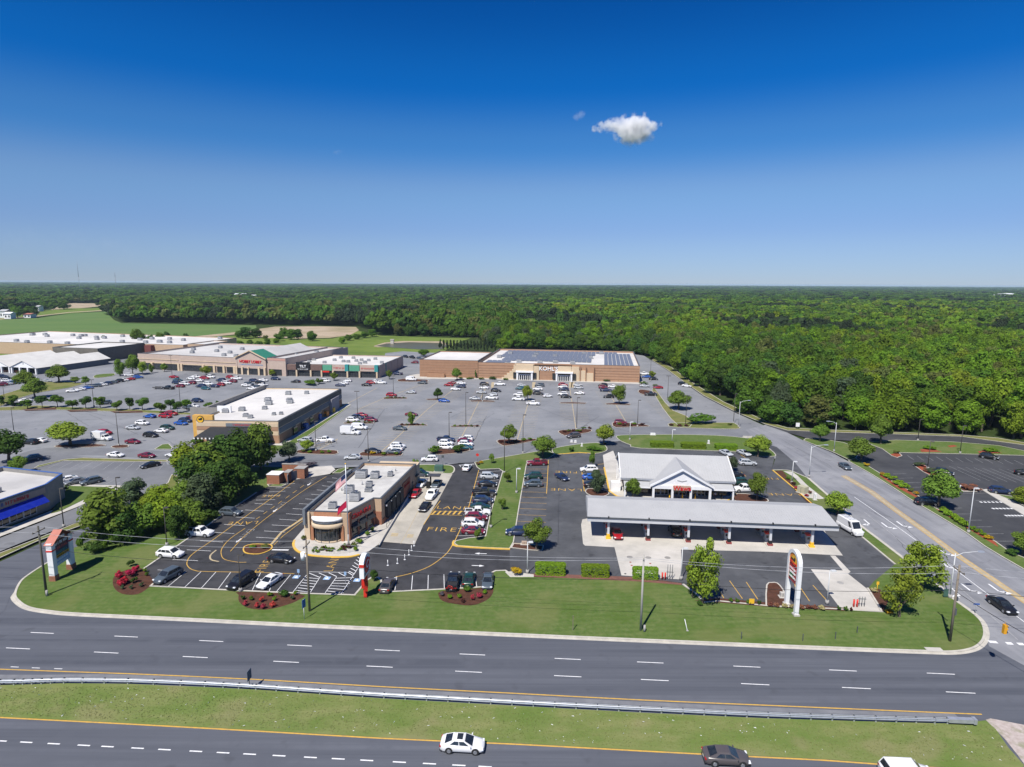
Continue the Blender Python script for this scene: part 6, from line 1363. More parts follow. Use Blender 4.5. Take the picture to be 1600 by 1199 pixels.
# ------------------------------------------------------------------ trees, shrubs, hedges, woods
def leafmat(name, c, val=.28, hue=.012, inst_=.16, tr=.38):
    return mat(name, c, (c[0] * 1.25, c[1] * 1.12, c[2] * .9), scale=.35, rough=.75, spec=.12, island=val, inst=inst_, hue=hue, transl=tr)
LEAF = dict(spring=leafmat("light_spring_foliage", (.20, .285, .035)), lime2=leafmat("lime_woodland_foliage", (.17, .255, .022)), fresh=leafmat("fresh_green_foliage", (.125, .205, .032)), bright=leafmat("bright_spring_foliage", (.125, .225, .018)), mid=leafmat("mid_green_foliage", (.080, .160, .020)), dark=leafmat("dark_green_foliage", (.052, .112, .022)), pine=leafmat("pine_foliage", (.036, .058, .028)), olive=leafmat("olive_foliage", (.115, .145, .040)), blue=leafmat("grey_green_foliage", (.075, .115, .060)),
            lime=leafmat("lime_hedge_foliage", (.175, .30, .022)), red=leafmat("red_azalea_blossom", (.42, .03, .075), .3), plum=leafmat("plum_shrub_foliage", (.085, .035, .03), .4), yellow=leafmat("yellow_shrub_foliage", (.42, .30, .02), .3), brown=leafmat("brown_bloom_shrub", (.22, .10, .07), .4), cream=leafmat("cream_bloom_shrub", (.40, .37, .20), .3), pink=leafmat("coral_azalea_blossom", (.42, .055, .075), .3), mauve=leafmat("mauve_grey_shrub", (.10, .09, .12), .35))
BARK = mat("tree_bark", (.085, .065, .05), (.13, .105, .085), scale=3, rough=.95, stretch=(3, 3, .5))
def crown_mesh(seed, n, leaf, rx=1.0, rz=1.0, lobes=14, flat=0.0, cone=0.0, hollow=.55, box=False):
    """leaf-sized faces spread over uneven lobes; unit crown: radius 1, base at z=0, height 2"""
    rg = random.Random(seed); v = []; f = []
    L = []
    for k in range(lobes):
        for _ in range(30):
            x, y, z = rg.uniform(-1, 1), rg.uniform(-1, 1), rg.uniform(-1, 1)
            if x * x + y * y + z * z <= 1: break
        rr = rg.uniform(.22, .40) if hollow > .8 else rg.uniform(.30, .52)
        if cone: 
            t = (z + 1) / 2; s = 1 - cone * t; x *= s; y *= s; rr *= (1 - .55 * cone * t)
        x *= (1 - rr * .75); y *= (1 - rr * .75); z *= (1 - rr * .6)
        if flat and z < -.2: z *= .5
        L.append((x, y, z, rr, rg.uniform(.75, 1.1)))
    for i in range(n):
        if box:
            a = rg.uniform(0, 1); x, y, z = rg.uniform(-1, 1), rg.uniform(-1, 1), rg.uniform(-1, 1)
            ax = rg.choice((0, 1, 2, 2)); s = rg.choice((-1, 1)); nv = [0, 0, 0]
            if ax == 0: x = s * rg.uniform(.86, 1.02); nv[0] = s
            elif ax == 1: y = s * rg.uniform(.86, 1.02); nv[1] = s
            else: z = rg.uniform(.8, 1.05); nv[2] = 1
            d = Vector(nv); p = Vector((x * .98, y * .98, z))
            e = max(abs(x), abs(y)); p.z -= 1.2 * max(0, e - .8) ** 1.5 if z > 0 else 0; r2 = max(0, (x * x + y * y) ** .5 - 1.1); p.x *= 1 - .3 * r2; p.y *= 1 - .3 * r2
        else:
            x, y, z, rr, sq = rg.choice(L)
            d = Vector((rg.gauss(0, 1), rg.gauss(0, 1), rg.gauss(0, 1) + .25)).normalized()
            p = Vector((x, y, z)) + Vector((d.x, d.y, d.z * sq)) * rr * (1 - hollow * rg.random() ** 2.2)
        q = Vector((p.x * rx, p.y * rx, (p.z + 1) * rz))
        if q.z < 0: q.z = abs(q.z) * .3
        nrm = (d + Vector((rg.gauss(0, .32), rg.gauss(0, .32), rg.gauss(0, .32) + .25))).normalized()
        a = nrm.orthogonal().normalized(); b = nrm.cross(a); an = rg.uniform(0, pi); a, b = a * cos(an) + b * sin(an), b * cos(an) - a * sin(an)
        s = leaf * rg.uniform(.6, 1.35); i0 = len(v)
        v += [tuple(q + a * s), tuple(q + b * s * .62), tuple(q - a * s * .9), tuple(q - b * s * .62)]; f.append((i0, i0 + 1, i0 + 2, i0 + 3))
    me = bpy.data.meshes.new("crown"); me.from_pydata(v, [], f); return me
def trunk_mesh(seed, h=1.0, r=.05, limbs=5, spread=.55, top=1.0):
    """unit trunk: height h below the crown and limbs reaching into it (crown base at z=h, crown height 2)"""
    rg = random.Random(seed); mb = MB(); x = y = 0; pts = [(0, 0, 0)]
    for k in range(3):
        x += rg.uniform(-.03, .03); y += rg.uniform(-.03, .03); pts.append((x, y, (h + .7 * top) * (k + 1) / 3))
    rad = [r * 1.25, r, r * .8, r * .45]
    for k in range(3): mb.tube(pts[k], pts[k + 1], rad[k], rad[k + 1], 7, 0, False)
    for k in range(limbs):
        a = 2 * pi * k / limbs + rg.uniform(-.4, .4); z0 = h * rg.uniform(.75, 1.0) + .3 * rg.random(); z1 = h + rg.uniform(.5, 1.35); rr = spread * rg.uniform(.6, 1.1)
        mb.tube((x * .5, y * .5, z0), (cos(a) * rr, sin(a) * rr, z1), r * .5, r * .15, 5, 0, False)
    return mb.mesh("trunk", BARK)
CM = {}; TM = {}
def crown(kind, tone, k):
    key = (kind, tone, k)
    if key not in CM:
        sd = sum(ord(ch) for ch in kind) * 10 + k
        a = {'shade': (5200, .075, 1, 1, 20, .2, 0, .6), 'oval': (5200, .065, 1, 1, 20, 0, .3, .6), 'small': (2400, .09, 1, 1, 12, 0, 0, .5), 'wood': (4200, .078, 1, 1, 22, 0, .2, .6), 'cedar': (1700, .1, 1, 1, 14, 0, .8, .5), 'bush': (900, .13, 1, 1, 8, .3, 0, .4), 'airy': (3400, .055, 1, 1, 22, 0, .3, .9), 'far': (340, .26, 1, 1, 8, 0, .1, .35), 'hedge': (4600, .075)}[kind]
        base = [(q, m) for q, m in CM.items() if q[0] == kind and q[2] == k]
        me = base[0][1].copy() if base else (crown_mesh(sd, a[0], a[1], box=True) if kind == 'hedge' else crown_mesh(sd, a[0], a[1], a[2], a[3], a[4], a[5], a[6], a[7]))
        me.materials.clear(); me.materials.append(LEAF[tone]); CM[key] = me
    return CM[key]
def trunk(kind, k):
    if (kind, k) not in TM:
        a = {'shade': (1.0, .07, 6, .6), 'oval': (.7, .055, 5, .45), 'small': (1.0, .05, 4, .4), 'wood': (1.0, .05, 5, .5), 'cedar': (.3, .06, 3, .2), 'airy': (.6, .05, 7, .55)}.get(kind, (1, .05, 4, .4))
        TM[(kind, k)] = trunk_mesh(77 + k, *a)
    return TM[(kind, k)]
TH = {'shade': 1.0, 'oval': .7, 'small': 1.0, 'wood': 1.0, 'cedar': .3, 'airy': .6}
rt = random.Random(21)
def tree(name, kind, tone, p, H, Wd, label, group=None, z=.12, k=None, trunk_frac=None, cat="tree"):
    """H total height, Wd crown width; trunk and crown are parts"""
    k = rt.randrange(3) if k is None else k; tf = trunk_frac if trunk_frac is not None else {'shade': .15, 'oval': .08, 'small': .16, 'wood': .2, 'cedar': .06, 'airy': .08}[kind]
    t = thing(name, label, cat, (p[0], p[1], z), rt.uniform(0, 6.28), group)
    ch = H * (1 - tf); sx = Wd / 2; th = TH[kind]
    c = inst("crown", crown(kind, tone, k), t, (0, 0, H * tf), rt.uniform(0, 6.28), (sx, sx, ch / 2))
    inst("trunk", trunk(kind, k), t, (0, 0, 0), 0, (sx, sx, (H * tf + ch * .35) / (th + .7)))
    return t
def tree_px(name, kind, tone, bx, by, ty, wpx, label, group=None, z=.12, k=None, tf=None):
    p = G(bx, by); H = HT(bx, by, ty); return tree(name, kind, tone, p, H, wpx * (G(bx + 1, by) - G(bx, by)).length, label, group, z, k, tf)
def bush(tone, px, py, wpx, hm, label, group=None, name="shrub", cat="shrub", z=.13, depth=1.0, kind='bush'):
    p = G(px, py); w = wpx * (G(px + 1, py) - G(px, py)).length / 2
    o = inst(name, crown(kind, tone, rt.randrange(3) if kind == 'bush' else 0), None, (p.x, p.y, z - .05), rt.uniform(0, 6.28) if kind == 'bush' else R(-4), (w, w * depth, hm / 2)); tag(o, label, cat, group); return o

# --- single trees near the camera
T = [
 ("broadleaf_tree", 'airy', 'bright', 1098, 944, 835, 62, "tall airy bright green tree beside the concrete tank pad"),
 ("broadleaf_tree", 'airy', 'bright', 1405, 965, 886, 66, "bright green tree at the corner of the corner lawn"),
 ("broadleaf_tree", 'airy', 'bright', 1440, 918, 845, 88, "wide bright green tree between the station lot and side road"),
 ("shade_tree", 'shade', 'mid', 838, 860, 812, 46, "round green tree in the paved bed below the yellow stalls"),
 ("shade_tree", 'shade', 'mid', 848, 716, 680, 42, "green tree at the top of the grass strip above the maroon pickup"),
 ("shade_tree", 'shade', 'bright', 943, 696, 662, 34, "bright green tree at the right tip of the kerbed island"),
 ("small_tree", 'oval', 'mid', 925, 731, 702, 12, "slim young tree beside the yellow kerb above the white suv"),
 ("small_tree", 'oval', 'blue', 934, 772, 730, 32, "green tree left of the store in front of the blue car"),
 ("small_tree", 'oval', 'mid', 988, 779, 745, 30, "green tree in front of the store's left windows"),
 ("small_tree", 'oval', 'blue', 1144, 736, 712, 20, "small tree at the right end of the store roof"),
 ("small_tree", 'oval', 'mid', 1182, 783, 735, 34, "rounded tree in the bed right of the store"),
 ("shade_tree", 'shade', 'bright', 1184, 714, 680, 42, "bright tree behind the store beside the driveway"),
 ("shade_tree", 'shade', 'bright', 1308, 806, 770, 40, "bright tree at the right end of the pump canopy"),
 ("shade_tree", 'shade', 'mid', 1467, 793, 738, 58, "spreading tree on the hedge strip in the middle"),
 ("shade_tree", 'shade', 'mid', 1346, 722, 684, 46, "spreading tree beside the right lot entrance"),
 ("shade_tree", 'shade', 'mid', 1281, 690, 663, 28, "small spreading tree on the island by the tall street lamp"),
 ("shade_tree", 'shade', 'mid', 1376, 694, 650, 40, "spreading tree on the right lot lawn near the woods"),
 ("shade_tree", 'shade', 'mid', 1598, 868, 832, 42, "green tree cut by the right edge on the hedge strip"),
 ("shade_tree", 'oval', 'bright', 1597, 788, 758, 36, "lime tree cut by the right edge in the right lot"),
 ("shade_tree", 'shade', 'bright', 110, 696, 658, 64, "spreading light green tree alone in the left lot"),
 ("shade_tree", 'shade', 'dark', 14, 725, 672, 66, "large dark tree at the left edge by the ring road"),
 ("small_tree", 'oval', 'mid', 30, 740, 711, 30, "green tree just below the dark tree at the left edge"),
 ("shade_tree", 'shade', 'mid', 795, 694, 664, 26, "round dark green tree in the bed left of the centre aisle"),
 ("shade_tree", 'oval', 'mid', 967, 632, 599, 26, "round light tree in the middle of the department store lot, right side"),
 ("shade_tree", 'oval', 'bright', 824, 626, 600, 19, "light green tree beside the white pickup in department store lot"),
 ("shade_tree", 'shade', 'dark', 684, 625, 607, 17, "ball shaped dark tree on a thin bed in the big lot"),
 ("small_tree", 'oval', 'mid', 643, 665, 641, 15, "young reddish green tree hiding the maroon sedan"),
 ("shade_tree", 'shade', 'mid', 714, 595, 575, 19, "dark green tree before the brown store wall"),
 ("shade_tree", 'shade', 'mid', 1060, 640, 611, 40, "leaning green tree beside the right lot edge and rear drive"),
 ("small_tree", 'oval', 'bright', 1019, 590, 579, 15, "small bright tree at the right corner of the brown store"),
 ("small_tree", 'small', 'mid', 649, 735, 717, 12, "small round tree on the grass above the restaurant"),
 ("small_tree", 'small', 'mid', 768, 725, 709, 10, "small round tree topmost on the grass strip"),
 ("small_tree", 'small', 'mid', 793, 755, 736, 13, "small round tree second on the grass strip"),
 ("small_tree", 'small', 'mid', 785, 798, 778, 14, "small round tree third on the grass strip"),
 ("small_tree", 'small', 'mid', 746, 845, 824, 14, "small round tree lowest on the grass strip by the yellow kerb"),
 ("small_tree", 'oval', 'dark', 585, 909, 889, 15, "small dark tree behind the red pole sign"),
 ("small_tree", 'oval', 'blue', 452, 721, 688, 36, "thin grey green tree behind the brick bin enclosure"),
 ("small_tree", 'oval', 'bright', 480, 705, 686, 26, "thin tree at the left end of the planted bed by the lamp"),
 ("small_tree", 'oval', 'mid', 608, 593, 577, 12, "small tree at the right end of the low shop row"),
 ("small_tree", 'oval', 'mid', 522, 595, 581, 15, "dark round tree in front of the low shop row"),
 ("small_tree", 'oval', 'bright', 322, 587, 571, 20, "light green tree in front of the beige strip mall"),
 ("small_tree", 'oval', 'bright', 425, 588, 577, 13, "small pale tree below the red lettering"),
 ("small_tree", 'oval', 'mid', 257, 581, 567, 13, "small tree before the left end of the strip mall"),
 ("small_tree", 'oval', 'mid', 237, 583, 567, 11, "narrow tree right of the pointed one by the strip mall"),
 ("broadleaf_tree", 'oval', 'bright', 223, 586, 563, 17, "pointed bright tree at the strip mall left corner"),
 ("broadleaf_tree", 'oval', 'mid', 208, 586, 551, 24, "tall green tree left of the strip mall corner"),
 ("broadleaf_tree", 'oval', 'mid', 188, 588, 558, 22, "green tree in the kerbed island by the strip mall"),
 ("broadleaf_tree", 'shade', 'mid', 92, 598, 571, 36, "wide green tree in front of the white garden sheds"),
 ("broadleaf_tree", 'shade', 'mid', 40, 608, 580, 36, "green tree on the grass left of the garden sheds front"),
 ("broadleaf_tree", 'shade', 'mid', 55, 622, 593, 36, "larger green tree on the grass by the left lot"),
 ("small_tree", 'oval', 'mid', 134, 602, 587, 14, "small tree at the right tip of the grass by the sheds"),
 ("small_tree", 'oval', 'mid', 118, 599, 588, 16, "low tree left of the small tree at the grass tip"),
]
for nm, k, tone, bx, by, ty, w, lab in T: tree_px(nm, k, {'bright': 'spring', 'mid': 'fresh'}.get(tone, tone), bx, by, ty, w, lab)
# second stem of the airy tree clump
tree_px("broadleaf_tree", 'airy', 'spring', 1082, 934, 868, 40, "lower left stem of the airy tree clump by the tank pad")
# tree strip between the lots: alternating pale and dark round trees
STRIPT = [(2, 634, 617, 14, 'dark'), (22, 634, 617, 19, 'mid'), (43, 638, 624, 20, 'mid'), (66, 637, 617, 20, 'dark'), (90, 636, 617, 22, 'mid'), (114, 639, 623, 20, 'mid'), (134, 638, 619, 19, 'dark'), (157, 637, 619, 20, 'mid'), (183, 641, 625, 20, 'mid'), (203, 640, 620, 19, 'dark'), (223, 640, 621, 21, 'mid'), (252, 645, 627, 21, 'mid'), (267, 639, 622, 17, 'dark'), (277, 645, 627, 17, 'dark'), (292, 641, 623, 18, 'mid'), (326, 640, 629, 16, 'mid'), (339, 641, 625, 10, 'dark')]
for i, (x, y, ty, w, tone) in enumerate(STRIPT):
    tree_px("small_tree", 'small', tone, x, y + 1, ty, w, "round %s tree, number %s from the left in the tree strip" % ("dark" if tone == 'dark' else "pale green", ["one", "two", "three", "four", "five", "six", "seven", "eight", "nine", "ten", "eleven", "twelve", "thirteen", "fourteen", "fifteen", "sixteen", "seventeen"][i]), "round trees in the strip between the left lots", tf=.22)
# hedge wood left of the restaurant
WOOD = [(390, 740, 664, 58, 'dark'), (408, 735, 662, 46, 'mid'), (362, 752, 676, 64, 'dark'), (335, 762, 690, 66, 'mid'), (300, 745, 690, 60, 'bright'), (310, 772, 706, 60, 'dark'), (372, 775, 712, 54, 'dark'), (345, 790, 722, 58, 'dark'), (318, 803, 742, 54, 'blue'), (285, 800, 752, 52, 'mid'), (262, 828, 768, 56, 'bright'), (238, 826, 776, 52, 'bright'), (222, 838, 784, 48, 'mid'), (300, 830, 780, 46, 'mid'), (280, 842, 792, 36, 'dark'), (205, 790, 748, 44, 'blue'), (250, 800, 758, 44, 'bright'), (172, 845, 766, 84, 'mid'), (195, 850, 800, 40, 'dark')]
for i, (x, y, ty, w, tone) in enumerate(WOOD):
    word = {'dark': "dark green", 'mid': "green", 'bright': "yellow green", 'blue': "grey green"}[tone]
    tree_px("broadleaf_tree", 'wood', {'mid': 'fresh', 'bright': 'lime2'}.get(tone, tone), x, y, ty, w * 1.22, "%s tree %s of the clump left of the restaurant" % (word, ["in the top row", "at the top right corner", "in the upper middle", "in the middle", "at the upper left", "left of the middle", "at the right flank", "in the shaded right middle", "on the lower right flank", "in the lower middle", "at the lower edge", "in the lower left part", "near the lower left edge", "by the lamp pole", "at the bottom by the stalls", "behind the small left lot", "on the left flank", "standing largest at the left end", "at the left foot"][i]), "trees of the clump left of the restaurant", tf=.05)
for x, y, w, h, tone in ((128, 862, 16, 4.0, 'mid'), (150, 864, 30, 2.6, 'dark'), (168, 860, 22, 2.8, 'mid'), (215, 843, 30, 2.0, 'bright'), (330, 812, 26, 2.5, 'dark'), (310, 822, 24, 2.5, 'mid'), (205, 886, 12, 1.5, 'dark')):
    bush(tone, x, y, w, h, "low %s bush at x-shaped edge of the clump" % tone if 0 else "low %s green bush %s" % (tone, {128: "upright beside the pylon sign", 150: "wide beside the pylon sign", 168: "right of the wide bush by the pylon sign", 215: "at the foot of the clump over the lawn", 330: "beside the dark suv stall", 310: "below the bush by the dark suv", 205: "above the red azaleas"}[x]))
# trees and scrub round the fields
FIELDT = [(82, 557, 549, 9, 'dark'), (158, 545, 530, 12, 'mid'), (164, 543, 524, 14, 'dark'), (176, 545, 532, 14, 'bright'), (190, 543, 528, 14, 'mid'), (203, 546, 534, 12, 'mid'), (219, 545, 511, 26, 'mid'), (236, 545, 522, 14, 'dark'), (252, 541, 518, 18, 'mid'), (262, 536, 516, 14, 'dark'), (278, 539, 526, 13, 'dark'), (291, 529, 520, 9, 'dark'), (298, 544, 534, 14, 'mid'), (345, 540, 528, 12, 'mid'), (330, 541, 532, 12, 'mid'), (362, 540, 530, 14, 'mid'), (384, 529, 511, 26, 'dark'), (400, 528, 513, 22, 'dark'), (372, 528, 516, 12, 'mid'), (415, 531, 523, 10, 'olive'), (375, 541, 531, 14, 'mid'), (390, 541, 530, 12, 'mid'), (404, 542, 532, 14, 'mid'), (418, 540, 529, 12, 'mid'), (432, 536, 528, 12, 'bright'), (444, 529, 510, 16, 'mid'), (455, 531, 514, 20, 'mid'), (466, 530, 514, 16, 'dark'), (436, 533, 520, 16, 'mid'), (488, 533, 516, 17, 'mid'), (535, 537, 526, 12, 'bright'), (545, 532, 522, 14, 'mid'), (558, 530, 521, 16, 'mid'), (570, 528, 517, 16, 'mid'), (582, 526, 514, 16, 'mid'), (100, 484, 469, 22, 'mid'), (83, 484, 470, 14, 'mid'), (70, 485, 471, 14, 'mid'), (55, 496, 478, 14, 'dark'), (43, 496, 477, 18, 'mid'), (28, 497, 476, 20, 'mid'), (20, 496, 474, 12, 'mid'), (153, 478, 472, 9, 'dark')]
for i, (x, y, ty, w, tone) in enumerate(FIELDT):
    tree_px("field_tree", 'wood', tone, x, y, ty, w * 1.1, "%s tree in the scrub line behind the white roofs" % {'dark': "dark", 'mid': "mid green", 'bright': "bright", 'olive': "olive brown"}[tone] if y > 508 else "tree of the farmstead clump at the far field edge", "scrub trees by the fields" if y > 508 else "farmstead trees", -.15, tf=.08)
# row of clipped evergreens behind the department store
for i in range(17):
    x = 688 + i * 5.3; tree_px("evergreen_tree", 'cedar', 'pine', x, 547 + i * .1, 529.5 + .12 * i + (i % 3) * .5, 7.5, "dark evergreen in the clipped row behind the department store", "clipped evergreens behind the department store", -.1, k=i % 3)
tree_px("broadleaf_tree", 'wood', 'bright', 785, 552, 528, 26, "bright tree at the right end of the evergreen row", None, -.1)
tree_px("shrub_tree", 'wood', 'mid', 662, 557, 545, 20, "bushy tree beside the left rear corner of brown store", None, -.1)

# --- the woods: nearest trees singly, the rest as one mass
BX = [(-900, 500), (-300, 497), (0, 489), (60, 484), (104, 474.5), (164, 474.5), (166, 492), (190, 504), (400, 507.5), (555, 510), (590, 524), (740, 528), (775, 545), (970, 551), (1012, 557), (1040, 572), (1085, 600), (1130, 630), (1180, 653), (1215, 666), (1290, 671), (1400, 675), (1500, 679), (1560, 684), (1600, 692), (1700, 712), (2300, 800)]
def edge_y(px):
    for (a, ya), (b, yb) in zip(BX[:-1], BX[1:]):
        if a <= px <= b: return ya + (yb - ya) * (px - a) / (b - a)
    return 500
rf = random.Random(99)
spots = []
# rows just behind the edge, then a jittered grid that widens with distance
d = 185.0
while d < 15000:
    step = 7.6 if d < 700 else 7.6 * (d / 700) ** .92
    half = d * .98 + 30; n = int(2 * half / step)
    for k in range(n):
        x = -half + (k + rf.random() * .9) * step; y = d + rf.uniform(-.45, .45) * step
        px, py = PR((x, y, 0))
        if py > edge_y(px) - .3 or px < -330 or px > 1930: continue
        if 1388 < px < 0: continue
        spots.append((x, y, step, px, py))
    d += step * .92
def tone_at(x, y, rg):
    """patches of pine and pale spring growth as in the photograph"""
    a = math.sin(x * .011 + 1.3) * math.cos(y * .006 + .4) + .5 * math.sin(x * .027 - y * .016)
    pine = math.sin(x * .0042 + y * .0105 + .6) + .35 * math.sin(x * .03)
    q = rg.random()
    if pine > .92 and y > 330: return 'pine' if q < .7 else 'dark'
    if y > 1500: return 'dark' if q < .45 else 'mid' if q < .85 else 'pine'
    if x < 30 and y > 520: return 'mid' if q < .5 else 'dark' if q < .85 else 'olive'
    if a > -.1 and x > 60: return 'bright' if q < .5 else 'lime2' if q < .64 else 'mid' if q < .9 else 'olive'
    return 'mid' if q < .5 else 'dark' if q < .72 else 'bright' if q < .88 else 'blue' if q < .95 else 'olive'
rank = []
for s in spots:
    x, y, st, px, py = s
    row = edge_y(px) - py            # how far behind the edge of the woods, in pixels
    rank.append((-(1.0 / y) * (1.6 if row < 10 else 1.0 if row < 40 else .45) * (1 if -20 < px < 1620 else 0), s))
rank.sort(key=lambda t: t[0])
single = [s for _, s in rank[:300]]; rest = [s for _, s in rank[300:]]
WL = {'lime2': "lime green broadleaf tree at the woods edge", 'bright': "yellow green broadleaf tree at the woods edge", 'mid': "mid green broadleaf tree at the woods edge", 'dark': "dark green broadleaf tree at the woods edge", 'pine': "blackish green pine at the woods edge", 'olive': "olive brown tree at the woods edge", 'blue': "grey green tree at the woods edge"}
for x, y, st, px, py in single:
    tone = tone_at(x, y, rf); front = edge_y(px) - py < 6
    tree("woodland_tree", 'wood', tone, (x, y), rf.uniform(12, 17.5) * (.78 if front else 1.08), rf.uniform(8.5, 14), WL[tone] + (' by the fields' if px < 590 else ' behind the evergreen row' if px < 1010 else ' along the rear drive' if px < 1215 else ' behind the tall street lamp' if px < 1390 else ' above the right lot'), "woodland trees at the near edge", -.3, trunk_frac=.10 if front else .25)
# the mass: one object whose crowns are instanced on points
pv = []; ps = []; pr = []; pk = []
TONES = ['bright', 'mid', 'dark', 'pine', 'olive', 'blue', 'lime2']
for x, y, st, px, py in rest:
    tone = tone_at(x, y, rf); w = max(1.0, st / 7.6)
    hh = rf.uniform(11.5, 17.5) * (1.25 if rf.random() < .12 else 1.0) * (1.22 if (x < 0 and 500 < y < 900) else 1.0)
    pv.append((x, y, -.3 + hh * .18)); q_ = rf.uniform(4.3, 7.9); ps.append((q_ * w, q_ * rf.uniform(.85, 1.15) * w, hh * rf.uniform(.38, .46))); pr.append(rf.uniform(0, 6.28)); pk.append(TONES.index(tone) * 2 + rf.randrange(2) + (14 if y > 560 else 0))
wm = bpy.data.meshes.new("woods"); wm.from_pydata(pv, [], [])
a_ = wm.attributes.new("size", 'FLOAT_VECTOR', 'POINT'); a_.data.foreach_set('vector', [c for s in ps for c in s])
a_ = wm.attributes.new("turn", 'FLOAT', 'POINT'); a_.data.foreach_set('value', pr)
a_ = wm.attributes.new("pick", 'INT', 'POINT'); a_.data.foreach_set('value', pk)
woods = bpy.data.objects.new("woods", wm); COL.objects.link(woods); woods['kind'] = 'stuff'
src = bpy.data.collections.new("crown_shapes")     # not linked to the scene: only shapes to instance
i_ = 0
for kd in ('wood', 'far'):
    for tone in TONES:
        for k in range(2):
            o_ = bpy.data.objects.new("crown_shape_%03d" % i_, crown(kd, tone, k)); src.objects.link(o_); i_ += 1
ng = bpy.data.node_groups.new("scatter_crowns", 'GeometryNodeTree')
ng.interface.new_socket("Geometry", in_out='INPUT', socket_type='NodeSocketGeometry'); ng.interface.new_socket("Geometry", in_out='OUTPUT', socket_type='NodeSocketGeometry')
gi = ng.nodes.new('NodeGroupInput'); go = ng.nodes.new('NodeGroupOutput'); iop = ng.nodes.new('GeometryNodeInstanceOnPoints'); ci = ng.nodes.new('GeometryNodeCollectionInfo')
ci.inputs['Collection'].default_value = src; ci.inputs['Separate Children'].default_value = True; ci.inputs['Reset Children'].default_value = True
def attr(nm, ty): n_ = ng.nodes.new('GeometryNodeInputNamedAttribute'); n_.data_type = ty; n_.inputs['Name'].default_value = nm; return n_.outputs['Attribute']
cb = ng.nodes.new('ShaderNodeCombineXYZ'); ng.links.new(attr("turn", 'FLOAT'), cb.inputs[2])
ng.links.new(gi.outputs[0], iop.inputs['Points']); ng.links.new(ci.outputs[0], iop.inputs['Instance']); iop.inputs['Pick Instance'].default_value = True
ng.links.new(attr("pick", 'INT'), iop.inputs['Instance Index']); ng.links.new(cb.outputs[0], iop.inputs['Rotation']); ng.links.new(attr("size", 'FLOAT_VECTOR'), iop.inputs['Scale'])
ng.links.new(iop.outputs[0], go.inputs[0])
md = woods.modifiers.new("scatter", 'NODES'); md.node_group = ng
print("woods", len(single), len(rest))

# --- hedges and shrubs
for x, y, w, lab in ((860, 898, 48, "clipped lime hedge block left of the other two on paver strip"), (930, 901, 44, "clipped lime hedge block in the middle of the paver strip"), (1008, 905, 40, "clipped lime hedge block beside the utility pole")):
    bush('lime', x, y, w, 2.0, lab, "clipped hedges on the paver strip", "hedge", "hedge", kind='hedge', depth=.32)
bush('yellow', 807, 899, 20, 1.7, "bright yellow shrub beside the white lamp pole")
for x, y, w, lab in ((893, 706, 18, "clipped hedge left of the long one on kerbed island"), (928, 705, 34, "long clipped hedge on kerbed island near the bright tree"), (1034, 698, 36, "low hedge left of three behind the store"), (1083, 700, 38, "low hedge in the middle behind the store"), (1134, 702, 34, "low hedge right of three behind the store")):
    bush('lime' if x > 1000 else 'mid', x, y, w, 1.7 if x < 1000 else 1.5, lab, None, "hedge", "hedge", depth=.45, kind='hedge' if x > 1000 else 'bush')
bush('mid', 1095, 662, 52, 4.0, "large block of shrubs at the end of the big lot", None, "hedge", "hedge", depth=.6)
for i, (x, y, w) in enumerate(((1386, 747, 14), (1394, 751, 15), (1404, 758, 18), (1412, 763, 18), (1474, 802, 14), (1482, 807, 16), (1492, 813, 18), (1500, 818, 18), (1507, 823, 16))):
    bush('lime', x, y, w, 1.5, "rounded green shrub in the %s hedge row by the side road" % ("upper" if i < 4 else "lower"), "rounded hedge shrubs by the side road")
for x, y, w, tone, lab in ((1379, 744, 9, 'yellow', "small yellow shrub at top of the upper hedge row"), (1423, 769, 10, 'olive', "olive shrub at the end of the upper hedge row"), (1432, 774, 9, 'yellow', "yellow shrub below the upper hedge row"), (1519, 829, 12, 'bright', "low bright shrub right of the white street lamp"), (1527, 833, 12, 'bright', "low bright shrub second from the white street lamp"), (1536, 838, 12, 'bright', "low bright shrub third from the white street lamp"), (1545, 844, 14, 'yellow', "yellow shrub lowest on the hedge strip"), (1443, 786, 12, 'pink', "red flowering shrub under the hedge strip tree"), (1580, 868, 22, 'dark', "dark shrub at the lower end of the hedge strip"), (1354, 729, 12, 'yellow', "yellow shrub beside the right lot entrance tree"), (1436, 729, 18, 'blue', "pale green shrub upper on the right lot island"), (1455, 739, 22, 'blue', "pale green shrub lower on the right lot island"), (1517, 766, 32, 'brown', "long reddish planting on the small right lot island"), (1453, 703, 20, 'bright', "low shrubs on red mulch left on the right lawn"), (1547, 706, 24, 'bright', "low shrubs on red mulch right on the right lawn"), (1400, 709, 12, 'olive', "small shrub at the red mulch corner")):
    bush(tone, x, y, w, 1.1 if w < 16 else 1.4, lab)
# azalea beds on the front lawn
AZ = [(186, 905, 14, 'red'), (196, 913, 14, 'red'), (204, 902, 16, 'red'), (212, 896, 14, 'red'), (190, 917, 14, 'red'), (210, 912, 12, 'dark'), (227, 895, 8, 'bright'), (230, 901, 7, 'mid'), (205, 922, 8, 'blue'), (221, 918, 8, 'blue'), (192, 922, 7, 'blue'),
      (393, 939, 9, 'mid'), (409, 942, 9, 'pink'), (402, 951, 9, 'pink'), (412, 953, 9, 'pink'), (426, 950, 11, 'pink'), (422, 933, 10, 'bright'), (444, 933, 17, 'dark'), (457, 938, 9, 'blue'), (462, 931, 8, 'bright'), (429, 940, 8, 'bright'), (380, 938, 9, 'dark'), (384, 948, 9, 'pink'),
      (691, 932, 9, 'mauve'), (703, 937, 8, 'bright'), (718, 936, 8, 'bright'), (723, 943, 9, 'plum'), (738, 939, 8, 'pink'), (749, 936, 10, 'pink'), (730, 926, 12, 'mid'), (758, 929, 9, 'bright')]
